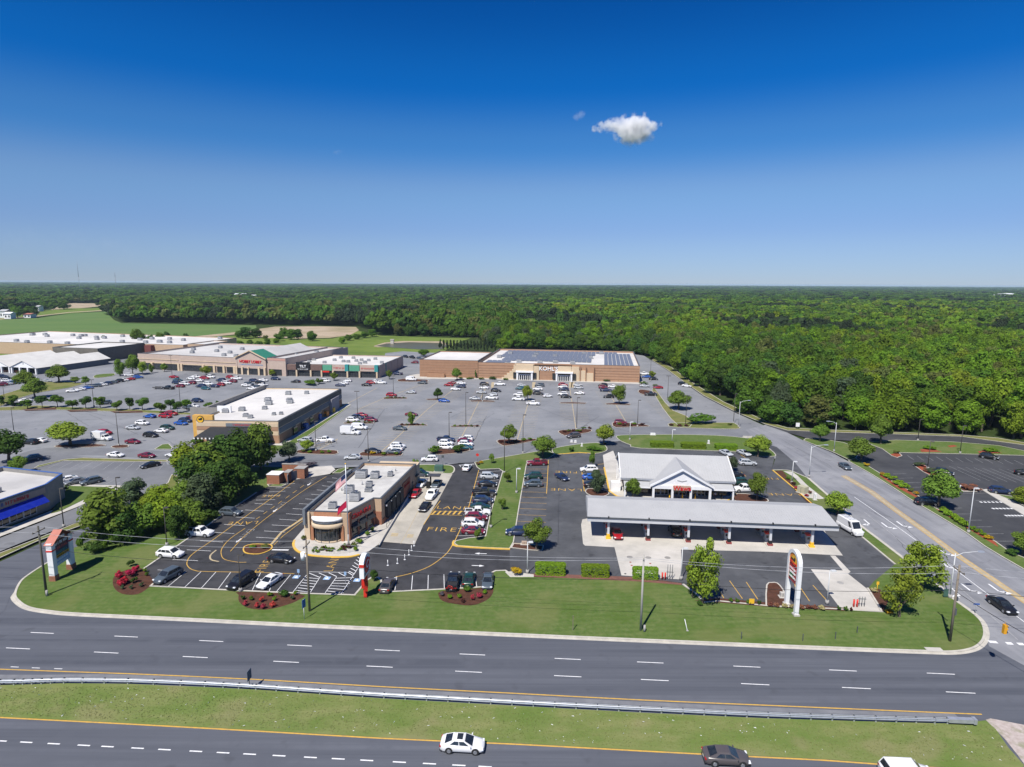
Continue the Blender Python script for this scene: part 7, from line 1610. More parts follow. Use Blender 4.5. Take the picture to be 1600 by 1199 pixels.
for x, y, w, tone in AZ:
    bed = "left" if x < 300 else "middle" if x < 500 else "right"
    bush(tone, x, y, w, (1.15 if tone in ('red', 'pink') else .9) * (1.4 if w > 11 else 1), "%s shrub in the %s mulch bed of the front lawn" % ({'red': "crimson azalea", 'pink': "coral azalea", 'dark': "dark green", 'blue': "grey green", 'bright': "light green", 'mid': "green", 'plum': "plum red", 'mauve': "mauve grey"}[tone], bed), "shrubs of the %s mulch bed" % bed, name="azalea" if tone in ('red', 'pink') else "shrub", z=.15)
# planting in front of the restaurant
for i in range(26):
    x = 489 + rt.random() * 58; y = 862.5 - (x - 489) * .06 + rt.uniform(-4, 3)
    bush(rt.choice(['bright', 'mid', 'olive', 'bright', 'plum']), x, y, rt.uniform(5, 9), rt.uniform(.5, 1.0), "low shrub in the gravel bed before the curved glass front", "low shrubs in the restaurant gravel bed", z=.16)
for x, y, w, tone in ((561, 850, 14, 'bright'), (553, 856, 10, 'olive'), (556, 862, 9, 'bright'), (574, 838, 8, 'bright'), (582, 832, 8, 'mid'), (545, 858, 10, 'plum'), (475, 845, 9, 'olive'), (640, 764, 12, 'olive'), (644, 760, 10, 'bright')):
    bush(tone, x, y, w, 1.2, "shrub along the restaurant's %s" % ("right side wall" if x > 550 else "front corner"), "shrubs along the restaurant walls", z=.16)
bush('olive', 414, 857, 15, .8, "low shrub on the mulch island by the stop bar"); bush('bright', 395, 857, 12, .7, "small shrub left on the mulch island by the stop bar")
bush('mauve', 476, 731, 44, 1.6, "mauve grey shrub mass behind the bin enclosure", depth=.5)
bush('plum', 465, 731, 18, 1.4, "reddish shrub left of the mauve shrub mass")
bush('mid', 680, 709, 22, 2.8, "large round dark shrub left in the bed by the ring road"); bush('dark', 716, 707, 22, 2.8, "large round dark shrub right in the bed by the ring road")
BEDSH = [(484, 708.5, 8, 'bright'), (503, 709, 8, 'bright'), (514, 708, 8, 'bright'), (474, 707, 8, 'olive'), (583, 710, 12, 'yellow'), (600, 711, 10, 'bright'), (619, 711, 10, 'bright'), (783, 692, 8, 'plum'), (805, 691, 10, 'plum'), (818, 689, 10, 'bright'), (828, 688, 8, 'bright'), (800, 694, 8, 'plum'), (882, 676, 9, 'plum'), (896, 675, 8, 'plum'), (904, 675, 11, 'bright'), (912, 671, 9, 'mid'), (921, 671, 8, 'plum'), (889, 675, 8, 'olive'), (968, 664, 9, 'bright'), (975, 666, 8, 'plum'), (991, 664, 8, 'bright'), (1003, 665, 9, 'plum'), (985, 666, 7, 'plum'), (1049, 666, 8, 'plum'), (1062, 667, 9, 'plum'), (1072, 667, 8, 'plum'), (1140, 665, 9, 'olive'), (747, 727, 8, 'brown'), (752, 725, 7, 'yellow')]
for x, y, w, tone in BEDSH: bush(tone, x, y, w, 1.0, "low %s shrub in a kerbed bed along the ring road" % {'plum': "plum red", 'bright': "bright green", 'olive': "olive", 'yellow': "yellow", 'mid': "green", 'brown': "rusty"}[tone], "low shrubs in the ring road beds")
for (x0, x1, y) in ((540, 582, 661.5), (624, 665, 665), (706, 750, 667), (602, 634, 623)):
    for k in range(5): bush(rt.choice(['bright', 'olive', 'plum']), x0 + (x1 - x0) * (k + .5) / 5, y, 6, .8, "tiny shrub in a thin bed between the stall rows", "tiny shrubs between the stall rows")
bush('mid', 485, 602, 34, 3.0, "long clipped bush behind the white roof building", depth=.5); bush('mid', 500, 600, 16, 3.2, "round bush at the right end of the long clipped bush")
for x, y, w, h in ((720, 592, 8, 1), (735, 592.5, 14, 1), (752, 593, 12, 1), (770, 593, 14, 1.6), (790, 594, 12, 1), (843, 590, 10, 1.6), (872, 591, 12, 1.6), (928, 595, 12, 1), (948, 596, 20, 1.6), (967, 597, 6, 1.2), (973, 597, 6, 1.2), (985, 597, 12, 1)): bush('mid' if h < 1.5 else 'dark', x, y, w, h, "low foundation shrub along the department store front", "foundation shrubs of the department store")
for x, y in ((743, 589), (981, 594)): tree_px("small_tree", 'cedar', 'mid', x, y + 3, y - 11, 4, "slim young tree against the department store wall, %s one" % ("left" if x < 800 else "right"))
bush('mid', 1006, 601, 16, 1.6, "clipped hedge at the right end of the department store front"); bush('olive', 1024, 604, 10, 1.2, "olive shrub at the corner bed beside the red sedan")
for x, y, w, tone in ((1093, 947, 12, 'dark'), (1170, 945, 9, 'mid'), (1152, 943, 9, 'mid'), (1142, 942, 8, 'mid'), (1186, 946, 8, 'dark'), (1203, 949, 10, 'brown'), (1213, 950, 10, 'brown'), (1226, 951, 10, 'cream'), (1237, 952, 9, 'cream'), (1252, 953, 11, 'brown'), (1263, 953, 11, 'brown'), (1273, 954, 10, 'brown'), (1284, 954, 12, 'cream'), (1311, 955, 8, 'dark'), (1322, 956, 8, 'mid'), (1366, 927, 12, 'cream'), (1388, 960, 12, 'yellow'), (1330, 957, 5, 'plum')):
    bush(tone, x, y, w, .9, "%s shrub in the bed under the station sign" % {'brown': "rusty bloom", 'cream': "cream bloom", 'dark': "dark", 'mid': "green", 'yellow': "yellow", 'plum': "plum"}[tone], "shrubs of the station front bed", z=.15)
for x, y, tone in ((1244, 765, 'pink'), (1240, 758, 'plum'), (1260, 777, 'pink'), (1265, 772, 'brown'), (1231, 750, 'mid')): bush(tone, x, y, 8, .9, "red flowering shrub on the sliver bed by the driveway" if tone in ('pink', 'plum', 'brown') else "green shrub on the sliver bed by the driveway", "shrubs of the driveway bed", z=.15)
for x, y, w in ((5, 818, 10), (22, 812, 14), (52, 803, 6), (103, 768, 10)): bush('dark', x, y, w, 1.6, "dark shrub against the blue awning building", "shrubs by the blue awning building", z=.1)
for k in range(7): bush('dark', 10 + k * 4, 633 + k * .3, 12, 1.5, "dark low hedge piece in the tree strip", "low hedge in the tree strip")
bush('bright', 320, 688, 26, 2.0, "light green bushes by the terrace of striped restaurant"); bush('mid', 308, 694, 20, 2.2, "green bush at the terrace corner"); bush('mid', 425, 692, 26, 1.6, "bush along the right corner of striped restaurant")
# tufts and white flowers of the rough median, nobody could count them
def scatter_stuff(name, poly, n, size, material, z, seed, hgt):
    rg = random.Random(seed); pts = P(poly); xs = [p.x for p in pts]; ys = [p.y for p in pts]; mb = MB(); c = 0
    def inside(x, y):
        r = False; m_ = len(pts)
        for i in range(m_):
            a, b = pts[i], pts[(i + 1) % m_]
            if (a.y > y) != (b.y > y) and x < (b.x - a.x) * (y - a.y) / (b.y - a.y) + a.x: r = not r
        return r
    while c < n:
        x, y = rg.uniform(min(xs), max(xs)), rg.uniform(min(ys), max(ys))
        if not inside(x, y): continue
        c += 1; a = rg.uniform(0, pi); s = size * rg.uniform(.5, 1.4); h = hgt * rg.uniform(.5, 1.3); dx, dy = cos(a) * s, sin(a) * s
        mb.face([(x - dx, y - dy, z), (x + dx, y + dy, z), (x + dx * .5 + rg.uniform(-.05, .05), y + dy * .5, z + h), (x - dx * .4, y - dy * .4 + rg.uniform(-.05, .05), z + h * .9)])
    o_ = mb.build(name, material, None, kind="stuff"); return o_
MEDP = [(0, 1076), (200, 1072), (400, 1081), (800, 1106), (1200, 1126), (1500, 1134), (1545, 1132), (1590, 1190), (1400, 1191), (1200, 1179), (800, 1158), (400, 1138), (0, 1117)]
GT = mat("grass_tufts", (.19, .22, .075), (.26, .25, .12), scale=.4, rough=.95, spec=.05, c3=(.14, .20, .05), scale3=.15, island=.2, transl=.3)
scatter_stuff("grass_tufts", MEDP, 15000, .08, GT, .03, 4, .05)
scatter_stuff("white_flowers_and_litter", MEDP, 230, .13, BRIGHTW, .08, 5, .06)
# ------------------------------------------------------------------ street furniture, signs, poles, wires, flags, people
GL = [(-260, 1066), (-120, 1070), (0, 1071), (50, 1070), (100, 1068.5), (200, 1069.3), (320, 1074), (400, 1078.5), (500, 1085.5), (600, 1092), (700, 1097.5), (800, 1103), (900, 1108.5), (1000, 1113.5), (1100, 1118.5), (1200, 1123), (1300, 1126.5), (1400, 1129.5), (1480, 1131.5)]
gw_ = [(p.x, p.y) for p in P(smooth(GL, 3))]
gr = thing("guardrail", "long galvanised steel guardrail along the grass median", "guardrail", (gw_[0][0], gw_[0][1], 0))
m_ = MB(); prof = [(.0, .42), (.06, .47), (.06, .53), (0, .57), (0, .63), (.06, .67), (.06, .73), (0, .78)]
for s in (1, -1):
    offs = [offset(gw_, s * (.16 + d_), False) for d_, z in prof]
    m_.loft([[(*offs[j][i], prof[j][1]) for j in range(len(prof))] for i in range(len(gw_))], closed=False, cap=False)
m_.build("rail", GALV, gr, world=True)
pm_ = MB(); pm_.box((0, 0, 0), (.16, .12, .76)); pme = pm_.mesh("post", GALV); bl_ = MB(); bl_.box((0, 0, .5), (.12, .36, .26)); bme = bl_.mesh("spacer_block", CAPM)
q_ = gr.matrix_basis.inverted()
for p in resample(gw_, 1.95):
    o_ = inst("post", pme, gr, q_ @ Vector((p.x, p.y, 0)), R(-4)); inst("spacer_block", bme, o_)
e0 = gw_[-1]; m_ = MB(); m_.box((e0[0] + 1.4, e0[1] - .1, .35), (2.8, .5, .45), R(-3)); m_.box((e0[0] + 2.9, e0[1] - .2, .3), (.35, .6, .6), R(-3)); m_.build("end_terminal", GALV, gr, world=True)

def lamp(px, py, ty, label, style='dark', arm=None, heads=1, base=True, z=.1, group=None):
    p = G(px, py); h = HT(px, py, ty); dark = style == 'dark'
    t = thing("street_lamp" if not dark else "parking_lamp", label, "lamp", (p.x, p.y, z), 0, group)
    mm = mat("dark_bronze_pole", (.05, .045, .04), (.065, .06, .055), scale=2, rough=.6) if dark else GALV if style == 'galv' else mat("white_grey_pole", (.55, .56, .57), (.48, .49, .5), scale=2, rough=.5)
    m_ = MB(); m_.tube((0, 0, 0), (0, 0, h), .12 if not dark else .11, .07, 8); m_.build("pole", mm, t)
    if base: m_ = MB(); m_.tube((0, 0, -.1), (0, 0, .55), .3, .28, 10); m_.build("concrete_base", CONCP, t)
    if arm:
        m_ = MB(); m_.path([Vector((0, 0, h - .5)), Vector((arm * .35, 0, h + .1)), Vector((arm, -.2, h + .45))], .06, 6); m_.build("arm", mm, t)
        m_ = MB(); m_.box((arm + (.45 if arm > 0 else -.45), -.22, h + .36), (1.1, .4, .18), 0, 0, .8); m_.build("lamp_head", GALV, t)
    else:
        for k in range(heads):
            s = 1 if k == 0 else -1; m_ = MB(); m_.box((s * .55, 0, h - .1), (.85, .5, .2), 0, 0, .85); m_.box((s * .12, 0, h - .04), (.4, .1, .1)); m_.build("lamp_head", mm, t)
    return t
LAMPS = [(22, 676, 638, "tall dark lamp at the left edge of the left lot"), (186, 697, 645, "tall dark lamp beside the oval bed in the left lot"), (147, 636, 594, "tall dark lamp over the tree strip, left one"), (282, 634, 594, "tall dark lamp over the tree strip, right one"), (7, 624, 604, "short dark lamp at the left edge beside the grass"), (269, 588, 556, "dark lamp before the left end of the strip mall"), (372, 588, 557, "dark lamp before the strip mall left of the red lettering"),
 (494, 705, 659, "dark lamp in the bed left of the bin enclosure tree"), (576, 722, 671, "dark lamp above the restaurant roof by the ring road"), (559, 656, 612, "dark lamp with wide flat head in the left bays"), (615, 622, 588, "dark lamp beside the red suv near the low shop row"), (728, 666, 614, "dark lamp in the thin bed right of centre left"), (702, 690, 645, "dark lamp among the cars behind the round shrubs"), (817, 709, 649, "dark lamp on the grass edge below the centre aisle"), (901, 672, 622, "dark lamp in the bed with red shrubs"), (996, 667, 626, "dark lamp in the right bed near the maroon suv"), (1043, 625, 588, "dark lamp at the right edge of the big lot"), (1071, 666, 619, "dark lamp at the left end of the shrub block"), (1146, 662, 616, "dark lamp at the woods edge beside the shrub block"), (754, 628, 601, "short dark lamp in the thin bed of the third bay"), (1016, 596, 563, "dark lamp at the right corner of the brown store"), (745, 545, 528, "thin light pole behind the brown department store"),
 (261, 853, 794, "dark lamp at the lower edge of the tree clump"), (100, 824, 764, "dark lamp on the entry road median behind the pylon sign"), (183, 771, 747, "dark lamp at the corner of the small left lot"), (376, 925, 868, "dark lamp at the front kerb beside the black minivan"), (767, 825, 772, "dark lamp on the grass strip beside the parked row"), (788, 740, 672, "dark lamp at the top of the grass strip"), (1434, 689, 656, "dark lamp on the right lawn near the woods, left one"), (1500, 709, 666, "dark lamp on the right lawn near the woods, right one"), (1449, 734, 691, "dark lamp on the red mulch island in the right lot")]
for x, y, ty, lab in LAMPS: lamp(x, y, ty, lab, 'dark', None, 2 if 'wide' in lab or y < 640 else 1)
for x, y, ty, lab, arm in ((984, 688, 660, "white lamp post at the left tip of the kerbed lawn", None), (1050, 693, 672, "short white lamp post in the lawn behind the store", None), (807, 771, 733, "white lamp post on the grass strip left of the yellow stalls", None), (824, 896, 848, "white lamp post beside the yellow shrub", None), (1237, 756, 722, "white lamp post on the sliver bed by the driveway", None), (1292, 944, 893, "white lamp post in the bed right of the station sign", None), (1064, 906, 858, "white lamp post beside the airy tree and tank pad", None)): lamp(x, y, ty, lab, 'white', arm)
for x, y, ty, lab, arm in ((1154, 668, 628, "white street lamp with right arm at the ring road junction", 2.6), (1303, 706, 661, "white street lamp with left arm at the woods side", -2.2), (1264, 746, 698, "white street lamp with right arm at the driveway", 3.2), (1513, 833, 764, "white street lamp on the hedge strip by the right lot", None), (1484, 935, 866, "white street lamp with long right arm near the corner", 3.4)): lamp(x, y, ty, lab, 'white', arm)

# utility poles and lines
POLES = [(73, 931, 823, 11.4, WOODD, "dark wooden utility pole beside the pylon sign"), (484, 956, 845, 11.5, WOODP, "wooden utility pole with transformer below the accessible bays"), (1001, 986, 868, 11.6, mat("pale_concrete_pole", (.40, .385, .35), (.33, .32, .29), scale=1.5, stretch=(3, 3, .3)), "pale utility pole in the middle of the front lawn"), (1484, 1003, 884, 11.6, WOODP, "weathered utility pole at the corner of the lawn")]
tops = []
for k, (x, y, ty, _, mm, lab) in enumerate(POLES):
    p = G(x, y); h = HT(x, y, ty); t = thing("utility_pole", lab, "utility pole", (p.x, p.y, .08), R(-4))
    m_ = MB(); m_.tube((0, 0, 0), (0, 0, h), .19, .13, 10); m_.build("pole", mm, t)
    m_ = MB(); m_.box((0, 0, h - .9), (.12, 2.4, .14)) if k != 2 else m_.box((0, 0, h - .6), (.1, .5, .12)); m_.build("crossarm", WOODP, t)
    for yy in (-1.1, 0, 1.1): m_ = MB(); m_.tube((0, yy if k != 2 else yy * .2, h - .76), (0, yy if k != 2 else yy * .2, h - .5), .06, .04, 6); m_.build("insulator", GREYW, t)
    if k == 1: m_ = MB(); m_.tube((-.62, 0, h - 3.2), (-.62, 0, h - 2.0), .34, .34, 12); m_.box((-.3, 0, h - 2.7), (.4, .1, .4)); m_.build("transformer", BRIGHTW, t)
    if k in (0, 2): m_ = MB(); m_.tube((.35 if k == 0 else .5, -.3, 0), (.35 if k == 0 else .5, -.3, 1.0), .18, .16, 10); m_.build("meter_pedestal", CONCP, t)
    if k == 3: m_ = MB(); m_.box((.25, .1, 4.0), (.3, .3, 1.0)); m_.box((.2, 0, 6.2), (.25, .25, .6)); m_.build("control_box", CAPM, t)
    tops.append([Vector((p.x, p.y, h - .5)) + Vector((0.05, yy if k != 2 else yy * .25, 0)) for yy in (-1.1, 1.1)] + [Vector((p.x, p.y, h - 3.6))])
ends_l = [v + Vector((-55, 6, 0)) for v in tops[0]]; ends_r = [v + Vector((50, -5, 0)) for v in tops[3]]
chain = [ends_l] + tops + [ends_r]
for j in range(3):
    t = thing("power_line", ["front power line strung between the roadside poles", "rear power line strung between the roadside poles", "low telephone cable strung under the power lines"][j], "cable", chain[0][j])
    for a, b in zip(chain[:-1], chain[1:]):
        A, B = a[j], b[j]; pts = []
        for i in range(13): u = i / 12; q = A.lerp(B, u); q.z -= 4 * u * (1 - u) * .9; pts.append(q)
        m_ = MB(); m_.path(pts, .022 if j < 2 else .03, 5); m_.build("span", WIRE if j < 2 else BLACKP, t, world=True)

# pylon sign
pa = G(82, 908); pb = G(115, 889); c_ = (pa + pb) / 2
py_ = thing("pylon_sign", "gabled shopping centre pylon sign on two white legs", "sign", (c_.x, c_.y, .1), R(92))
for x in (-2.15, 2.15):
    m_ = MB(); m_.box((x, 0, .9), (.9, .9, 5.7)); lg = m_.build("white_leg", WHITE, py_); m_ = MB(); m_.box((x, 0, 0), (1.05, 1.05, .95)); m_.build("brick_foot", BRICK, lg)
    m_ = MB(); m_.box((x, 0, 5.2), (1.0, 1.0, .25)); m_.build("leg_band", REDP, lg)
for z, h, mm, ink in ((2.2, .62, SKYB, WHITE), (2.85, .62, SKYB, WHITE), (3.5, .5, GOLD, BROWNS), (4.03, .75, NAVY, TEALW), (4.8, .8, PURPLE, SALMON)):
    m_ = MB(); m_.box((0, 0, z), (3.38, .5, h)); pn = m_.build("sign_panel", mm, py_)
    for s in (-1, 1): m_ = MB(); scrawl(m_, -1.45, 1.4, z + h * .22, h * .55, s * .26, rb); m_.build("panel_lettering", ink, pn)
m_ = MB(); m_.box((0, 0, 5.6), (3.6, .6, 1.0)); m_.loft([[(-2.2, y, 6.6), (2.2, y, 6.6), (0, y, 8.0)] for y in (-.3, .3)], sm=False); bd = m_.build("gable_board", BROWNS, py_)
for s in (-1, 1):
    m_ = MB(); scrawl(m_, -1.6, 1.5, 5.8, .5, s * .32, rb); scrawl(m_, -1.0, .9, 6.7, .4, s * .32, rb); m_.build("board_lettering", WHITE, bd)
m_ = MB()
for s, e_ in ((-2.7, 1), (2.7, -1)): m_.face([(s, -.75, 6.35), (0, -.75, 8.15), (0, .75, 8.15), (s, .75, 6.35)][::e_]); m_.face([(s, -.75, 6.2), (0, -.75, 8.0), (0, -.75, 8.15), (s, -.75, 6.35)]); m_.face([(s, .75, 6.2), (0, .75, 8.0), (0, .75, 8.15), (s, .75, 6.35)])
m_.build("sign_roof", TILE_R, py_)

# red pole sign of the restaurant
p = G(571.5, 934); t = thing("pole_sign", "white and red roadside sign on a red pole at lawn edge", "sign", (p.x, p.y, .1), R(-4))
m_ = MB(); m_.box((0, 0, 0), (.5, .5, 3.6)); m_.build("pole", REDP, t)
m_ = MB(); m_.box((-.1, .1, 1.7), (1.0, 1.1, 2.0), R(12), 0, .8); m_.box((.15, -.25, 1.2), (.5, .5, 1.6), R(30)); m_.build("red_pole_cover", REDP, t)
def sidearc(r, zc, n=8): return [(r * cos(pi * k / n), zc + r * .75 * sin(pi * k / n)) for k in range(n + 1)]
outl = [(1.6, 3.9)] + sidearc(1.6, 6.2) + [(-1.6, 3.9)]
m_ = MB(); m_.loft([[(x, y, z) for y, z in outl] for x in (-.36, .36)], sm=False); hd = m_.build("sign_box", BRIGHTW, t)
m_ = MB(); m_.box((0, 0, 5.75), (.76, 3.24, .5)); m_.build("red_band", REDP, hd)
for s in (-1, 1): m_ = MB(); m_.tube((s * .37, 0, 5.6), (s * .40, 0, 5.6), 1.25, 1.25, 20); dsc = m_.build("red_disc", REDL, hd)
me_ = text_mesh("C", 1.7, .02, .2, .03); me_.materials.clear(); me_.materials.append(BRIGHTW)
o_ = bpy.data.objects.new("lettering", me_); COL.objects.link(o_); o_.parent = hd; o_.location = (.43, 0, 5.6); o_.rotation_euler = (pi / 2, 0, pi / 2)
m_ = MB(); scrawl(m_, -1.3, 1.3, 4.2, .5, 0, rb); m_.v = [(.38 + (y - .0) * .3, x, z) for x, y, z in m_.v]; m_.build("price_lettering", GREYW, hd)

# arched station sign
pa = G(1242, 962); pb = G(1230, 946); c_ = (pa + pb) / 2
t = thing("station_sign", "tall white arched filling station sign with orange top", "sign", (c_.x, c_.y, .1), R(-90))
hs_ = HT(1241, 960, 868); rr_ = 1.62; zc_ = hs_ - rr_
pth = [(-rr_, 0), (-rr_, zc_)] + [(-rr_ * cos(pi * k / 12), zc_ + rr_ * sin(pi * k / 12)) for k in range(1, 12)] + [(rr_, zc_), (rr_, 0)]
nn_ = offset(pth, .0, False); oo = offset(pth, .26, False); ii = offset(pth, -.26, False)
m_ = MB(); m_.loft([[(oo[k][0], -.3, oo[k][1]), (ii[k][0], -.3, ii[k][1]), (ii[k][0], .3, ii[k][1]), (oo[k][0], .3, oo[k][1])] for k in range(len(pth))], sm=False); m_.build("arch_frame", WHITE, t)
top_ = [(x, z) for x, z in [(-1.36, zc_ - .5)] + [(-1.36 * cos(pi * k / 12), zc_ + 1.36 * sin(pi * k / 12)) for k in range(13)] + [(1.36, zc_ - .5)]]
m_ = MB(); m_.loft([[(x, y, z) for x, z in top_] for y in (-.2, .2)], sm=False); tp_ = m_.build("orange_arch_panel", ORANGE, t)
for s in (-1, 1):
    m_ = MB(); m_.tube((.1, s * .21, zc_ + .2), (.1, s * .23, zc_ + .2), .8, .8, 18); m_.build("yellow_sun_disc", YELP, tp_); m_ = MB(); m_.box((-.2, s * .25, zc_ + .1), (1.3, .03, .3), 0); m_.box((.35, s * .25, zc_ + .35), (.35, .03, .35)); m_.build("dark_bird_mark", BLACKP, tp_)
    lettering("Wawa", tp_, (0, s * .26, zc_ - .25), .85, REDL, 0 if s < 0 else pi, depth=.02, bold=.01)
m_ = MB(); m_.box((0, 0, zc_ - 3.3), (2.72, .36, 2.6)); pn = m_.build("price_panel", mat("dull_red_panel", (.32, .05, .05)), t)
for s in (-1, 1):
    m_ = MB(); m_.box((-.55, s * .19, zc_ - 2.9), (1.2, .03, .8)); m_.build("green_price_field", mat("green_price_field", (.02, .16, .06)), pn); m_ = MB(); m_.box((0, s * .19, zc_ - 1.5), (2.3, .03, .5)); m_.build("red_price_field", REDL, pn)
    for zz in (-1.4, -2.0, -2.7): m_ = MB(); scrawl(m_, -1.1, 1.0, zc_ + zz, .3, s * .215, rb); m_.build("price_lettering", WHITE, pn)
for x in (-rr_, rr_): m_ = MB(); m_.box((x, 0, -.1), (.9, .9, .35)); m_.build("concrete_foot", CONC, t)

# flagpole with two flags
p = G(545, 858); hp = HT(545, 858, 727)
t = thing("flagpole", "tall silver flagpole in the gravel bed before the restaurant", "flagpole", (p.x, p.y, .15)); m_ = MB(); m_.tube((0, 0, 0), (0, 0, hp), .12, .06, 10); m_.build("pole", GALV, t); m_ = MB(); m_.ball((0, 0, hp + .1), .14); m_.build("finial", YELP, t); m_ = MB(); m_.tube((0, 0, 0), (0, 0, 2.8), .2, .16, 10); m_.build("pole_sleeve", CONCP, t)
def flag(name, label, z1, hgt, ln, mats_, pick, drop):
    t = thing(name, label, "flag", (p.x - .1, p.y, .15)); mb = MB(); nx, ny = 14, 13
    def pt(u, v):
        x = -ln * (u * .82); z = z1 - hgt * v - drop * u ** 1.15; y = .22 * sin(u * 9 + v * 1.5) * u + .1 * sin(v * 5) * u; return (x, y, z)
    for i in range(nx):
        for j in range(ny): mb.face([pt(i / nx, j / ny), pt(i / nx, (j + 1) / ny), pt((i + 1) / nx, (j + 1) / ny), pt((i + 1) / nx, j / ny)], pick(i / nx, j), True)
    mb.build("flag_cloth", mats_, t); return t
zf = HT(545, 858, 742); flag("national_flag", "striped national flag with blue canton hanging on the flagpole", zf, 1.6, 2.3, [REDL, WHITE, NAVY], lambda u, j: 2 if (u < .42 and j < 7) else j % 2, 1.9)
zf = HT(545, 858, 784); flag("red_flag", "plain red banner flag below the national flag", zf, 1.3, 2.1, [mat("crimson_cloth", (.42, .01, .05), (.36, .01, .045))], lambda u, j: 0, 1.6)

# small things
for i, (x, y) in enumerate(((606, 884), (621, 881), (632.5, 875), (639, 867.5), (643, 861), (647, 853.5))):
    p = G(x, y); t = thing("delineator_post", "white plastic delineator post, %s from the left in the curved row" % ["first", "second", "third", "fourth", "fifth", "sixth"][i], "post", (p.x, p.y, .03), 0, "delineator posts by the drive lane"); m_ = MB(); m_.tube((0, 0, 0), (0, 0, 1.05), .065, .06, 8); m_.build("post", WHITE, t); m_ = MB(); m_.tube((0, 0, 0), (0, 0, .08), .2, .18, 10); m_.build("base", WHITE, t)
def sign(px, py, h, w, hh, label, face, rz=R(-4), post=GALV, name="road_sign", octo=False, z=.1):
    p = G(px, py); t = thing(name, label, "sign", (p.x, p.y, z), rz); m_ = MB(); m_.tube((0, .05, 0), (0, .05, h), .05, .05, 6); m_.build("post", post, t); m_ = MB()
    if octo: m_.tube((0, -.02, h - hh / 2), (0, .02, h - hh / 2), hh / 2, hh / 2, 8)
    else: m_.box((0, 0, h - hh), (w, .05, hh))
    m_.build("sign_face", face, t); return t
sign(391, 1078, 2.6, 1.0, 1.3, "grey backed road sign standing behind the guardrail", mat("grey_sign_back", (.08, .10, .14), (.1, .12, .16)), R(86), CAPM)
sign(476, 969, 3.2, .75, 1.3, "blue route sign on white post on the front lawn", mat("route_sign_blue", (.04, .12, .3), (.05, .14, .34)), R(70), WHITE)
sign(746, 723, 2.6, .9, .9, "red stop sign at the tip of the grass strip", REDP, R(-4), GALV, "stop_sign", True)
sign(692, 727, 2.7, .7, .7, "back of a small sign on the grass above the restaurant", CAPM, R(-4))
sign(1174, 947, 1.1, .8, .8, "small yellow sign in the mulch bed at the lawn edge", YELP, R(-4), GALV)
sign(1246, 671, 2.2, 1.3, 1.4, "small white and red sign at the edge of the woods", WHITE, R(-4)); sign(1370, 928, 2.0, .4, .5, "thin yellow marker post sign by the corner mulch bed", YELP, R(-4), YELP)
sign(1500, 766, 1.2, .3, .3, "short white marker post on the small right lot island", WHITE, R(-4), WHITE); sign(1524, 959, 1.6, .9, .25, "small blue street name sign on the corner kerb", BLUET, R(-4))
sign(1477, 935, 1.5, .7, 1.3, "dark green signal control cabinet by the street lamp", mat("dark_green_cabinet", (.05, .11, .085)), R(-4), CAPM, "control_cabinet"); sign(437, 853, 1.6, .5, .7, "small grey sign at the mulch island by the stop bar", CAPM, R(-4)); sign(467, 908, 2.0, .4, .6, "small accessible bay sign by the striped bays", SKYB, R(-4)); sign(540, 912, 2.0, .4, .6, "small accessible bay sign right of the striped bays", SKYB, R(-4))
for x, y, h, lab, mm in ((895, 986, 2.2, "brown wooden stake standing in the front lawn", WOODP), (1158, 1000, 1.0, "thin dark stake near the kerb right of the centre pole", CAPM), (1254, 1003, 1.0, "thin dark stake near the kerb below the station sign", CAPM), (1305, 1000, 1.0, "thin dark stake right of the station sign lawn", CAPM), (1339, 990, .9, "short dark stake higher on the right lawn", CAPM)):
    p = G(x, y); t = thing("stake", lab, "stake", (p.x, p.y, .1)); m_ = MB(); m_.box((0, 0, 0), (.09, .09, h)); m_.build("shaft", mm, t); m_ = MB(); m_.box((0, 0, h), (.11, .11, .1)); m_.build("cap", mm, t)
a, b = G(1074, 987), G(1064, 971); t = thing("guy_guard", "white plastic guy wire guard leaning over the front lawn", "guard", (a.x, a.y, .1)); m_ = MB(); m_.tube((0, 0, 0), (b.x - a.x, (b.y - a.y) * .35, 1.3), .05, .05, 6); m_.build("tube", WHITE, t); m_ = MB(); m_.box((0, 0, 0), (.3, .3, .08)); m_.build("anchor", CONCP, t)
# span-wire traffic signals over the junction
sp = G(1563, 1030); hsg = 6.2; ox = hsg / math.tan(SUN_EL); s0 = Vector((sp.x - cos(SUN_AZ + pi) * ox, sp.y - sin(SUN_AZ + pi) * ox, hsg))
pz = G(1484, 1003); w0 = Vector((pz.x, pz.y, 7.6)); dv = (s0 - w0); dv.z = 0; w1 = w0 + dv * 3.0; w1.z = 7.4
t = thing("signal_wire", "thin span wire carrying the traffic signals over the junction", "cable", w0); m_ = MB(); m_.path([w0.lerp(w1, k / 10) - Vector((0, 0, 4 * (k / 10) * (1 - k / 10) * .8)) for k in range(11)], .04, 5); m_.build("wire", BLACKP, t, world=True)
far_p = thing("signal_pole", "signal pole beyond the right edge holding the span wire", "pole", (w1.x, w1.y, 0)); m_ = MB(); m_.tube((0, 0, 0), (0, 0, 8.0), .16, .12, 8); m_.build("pole", GALV, far_p); m_ = MB(); m_.box((0, 0, 0), (.6, .6, .3)); m_.build("base", CONCP, far_p)
SIG = mat("signal_yellow", (.70, .34, .02), (.62, .29, .02), rough=.5)
ss_ = G(1579, 985, 5.6)
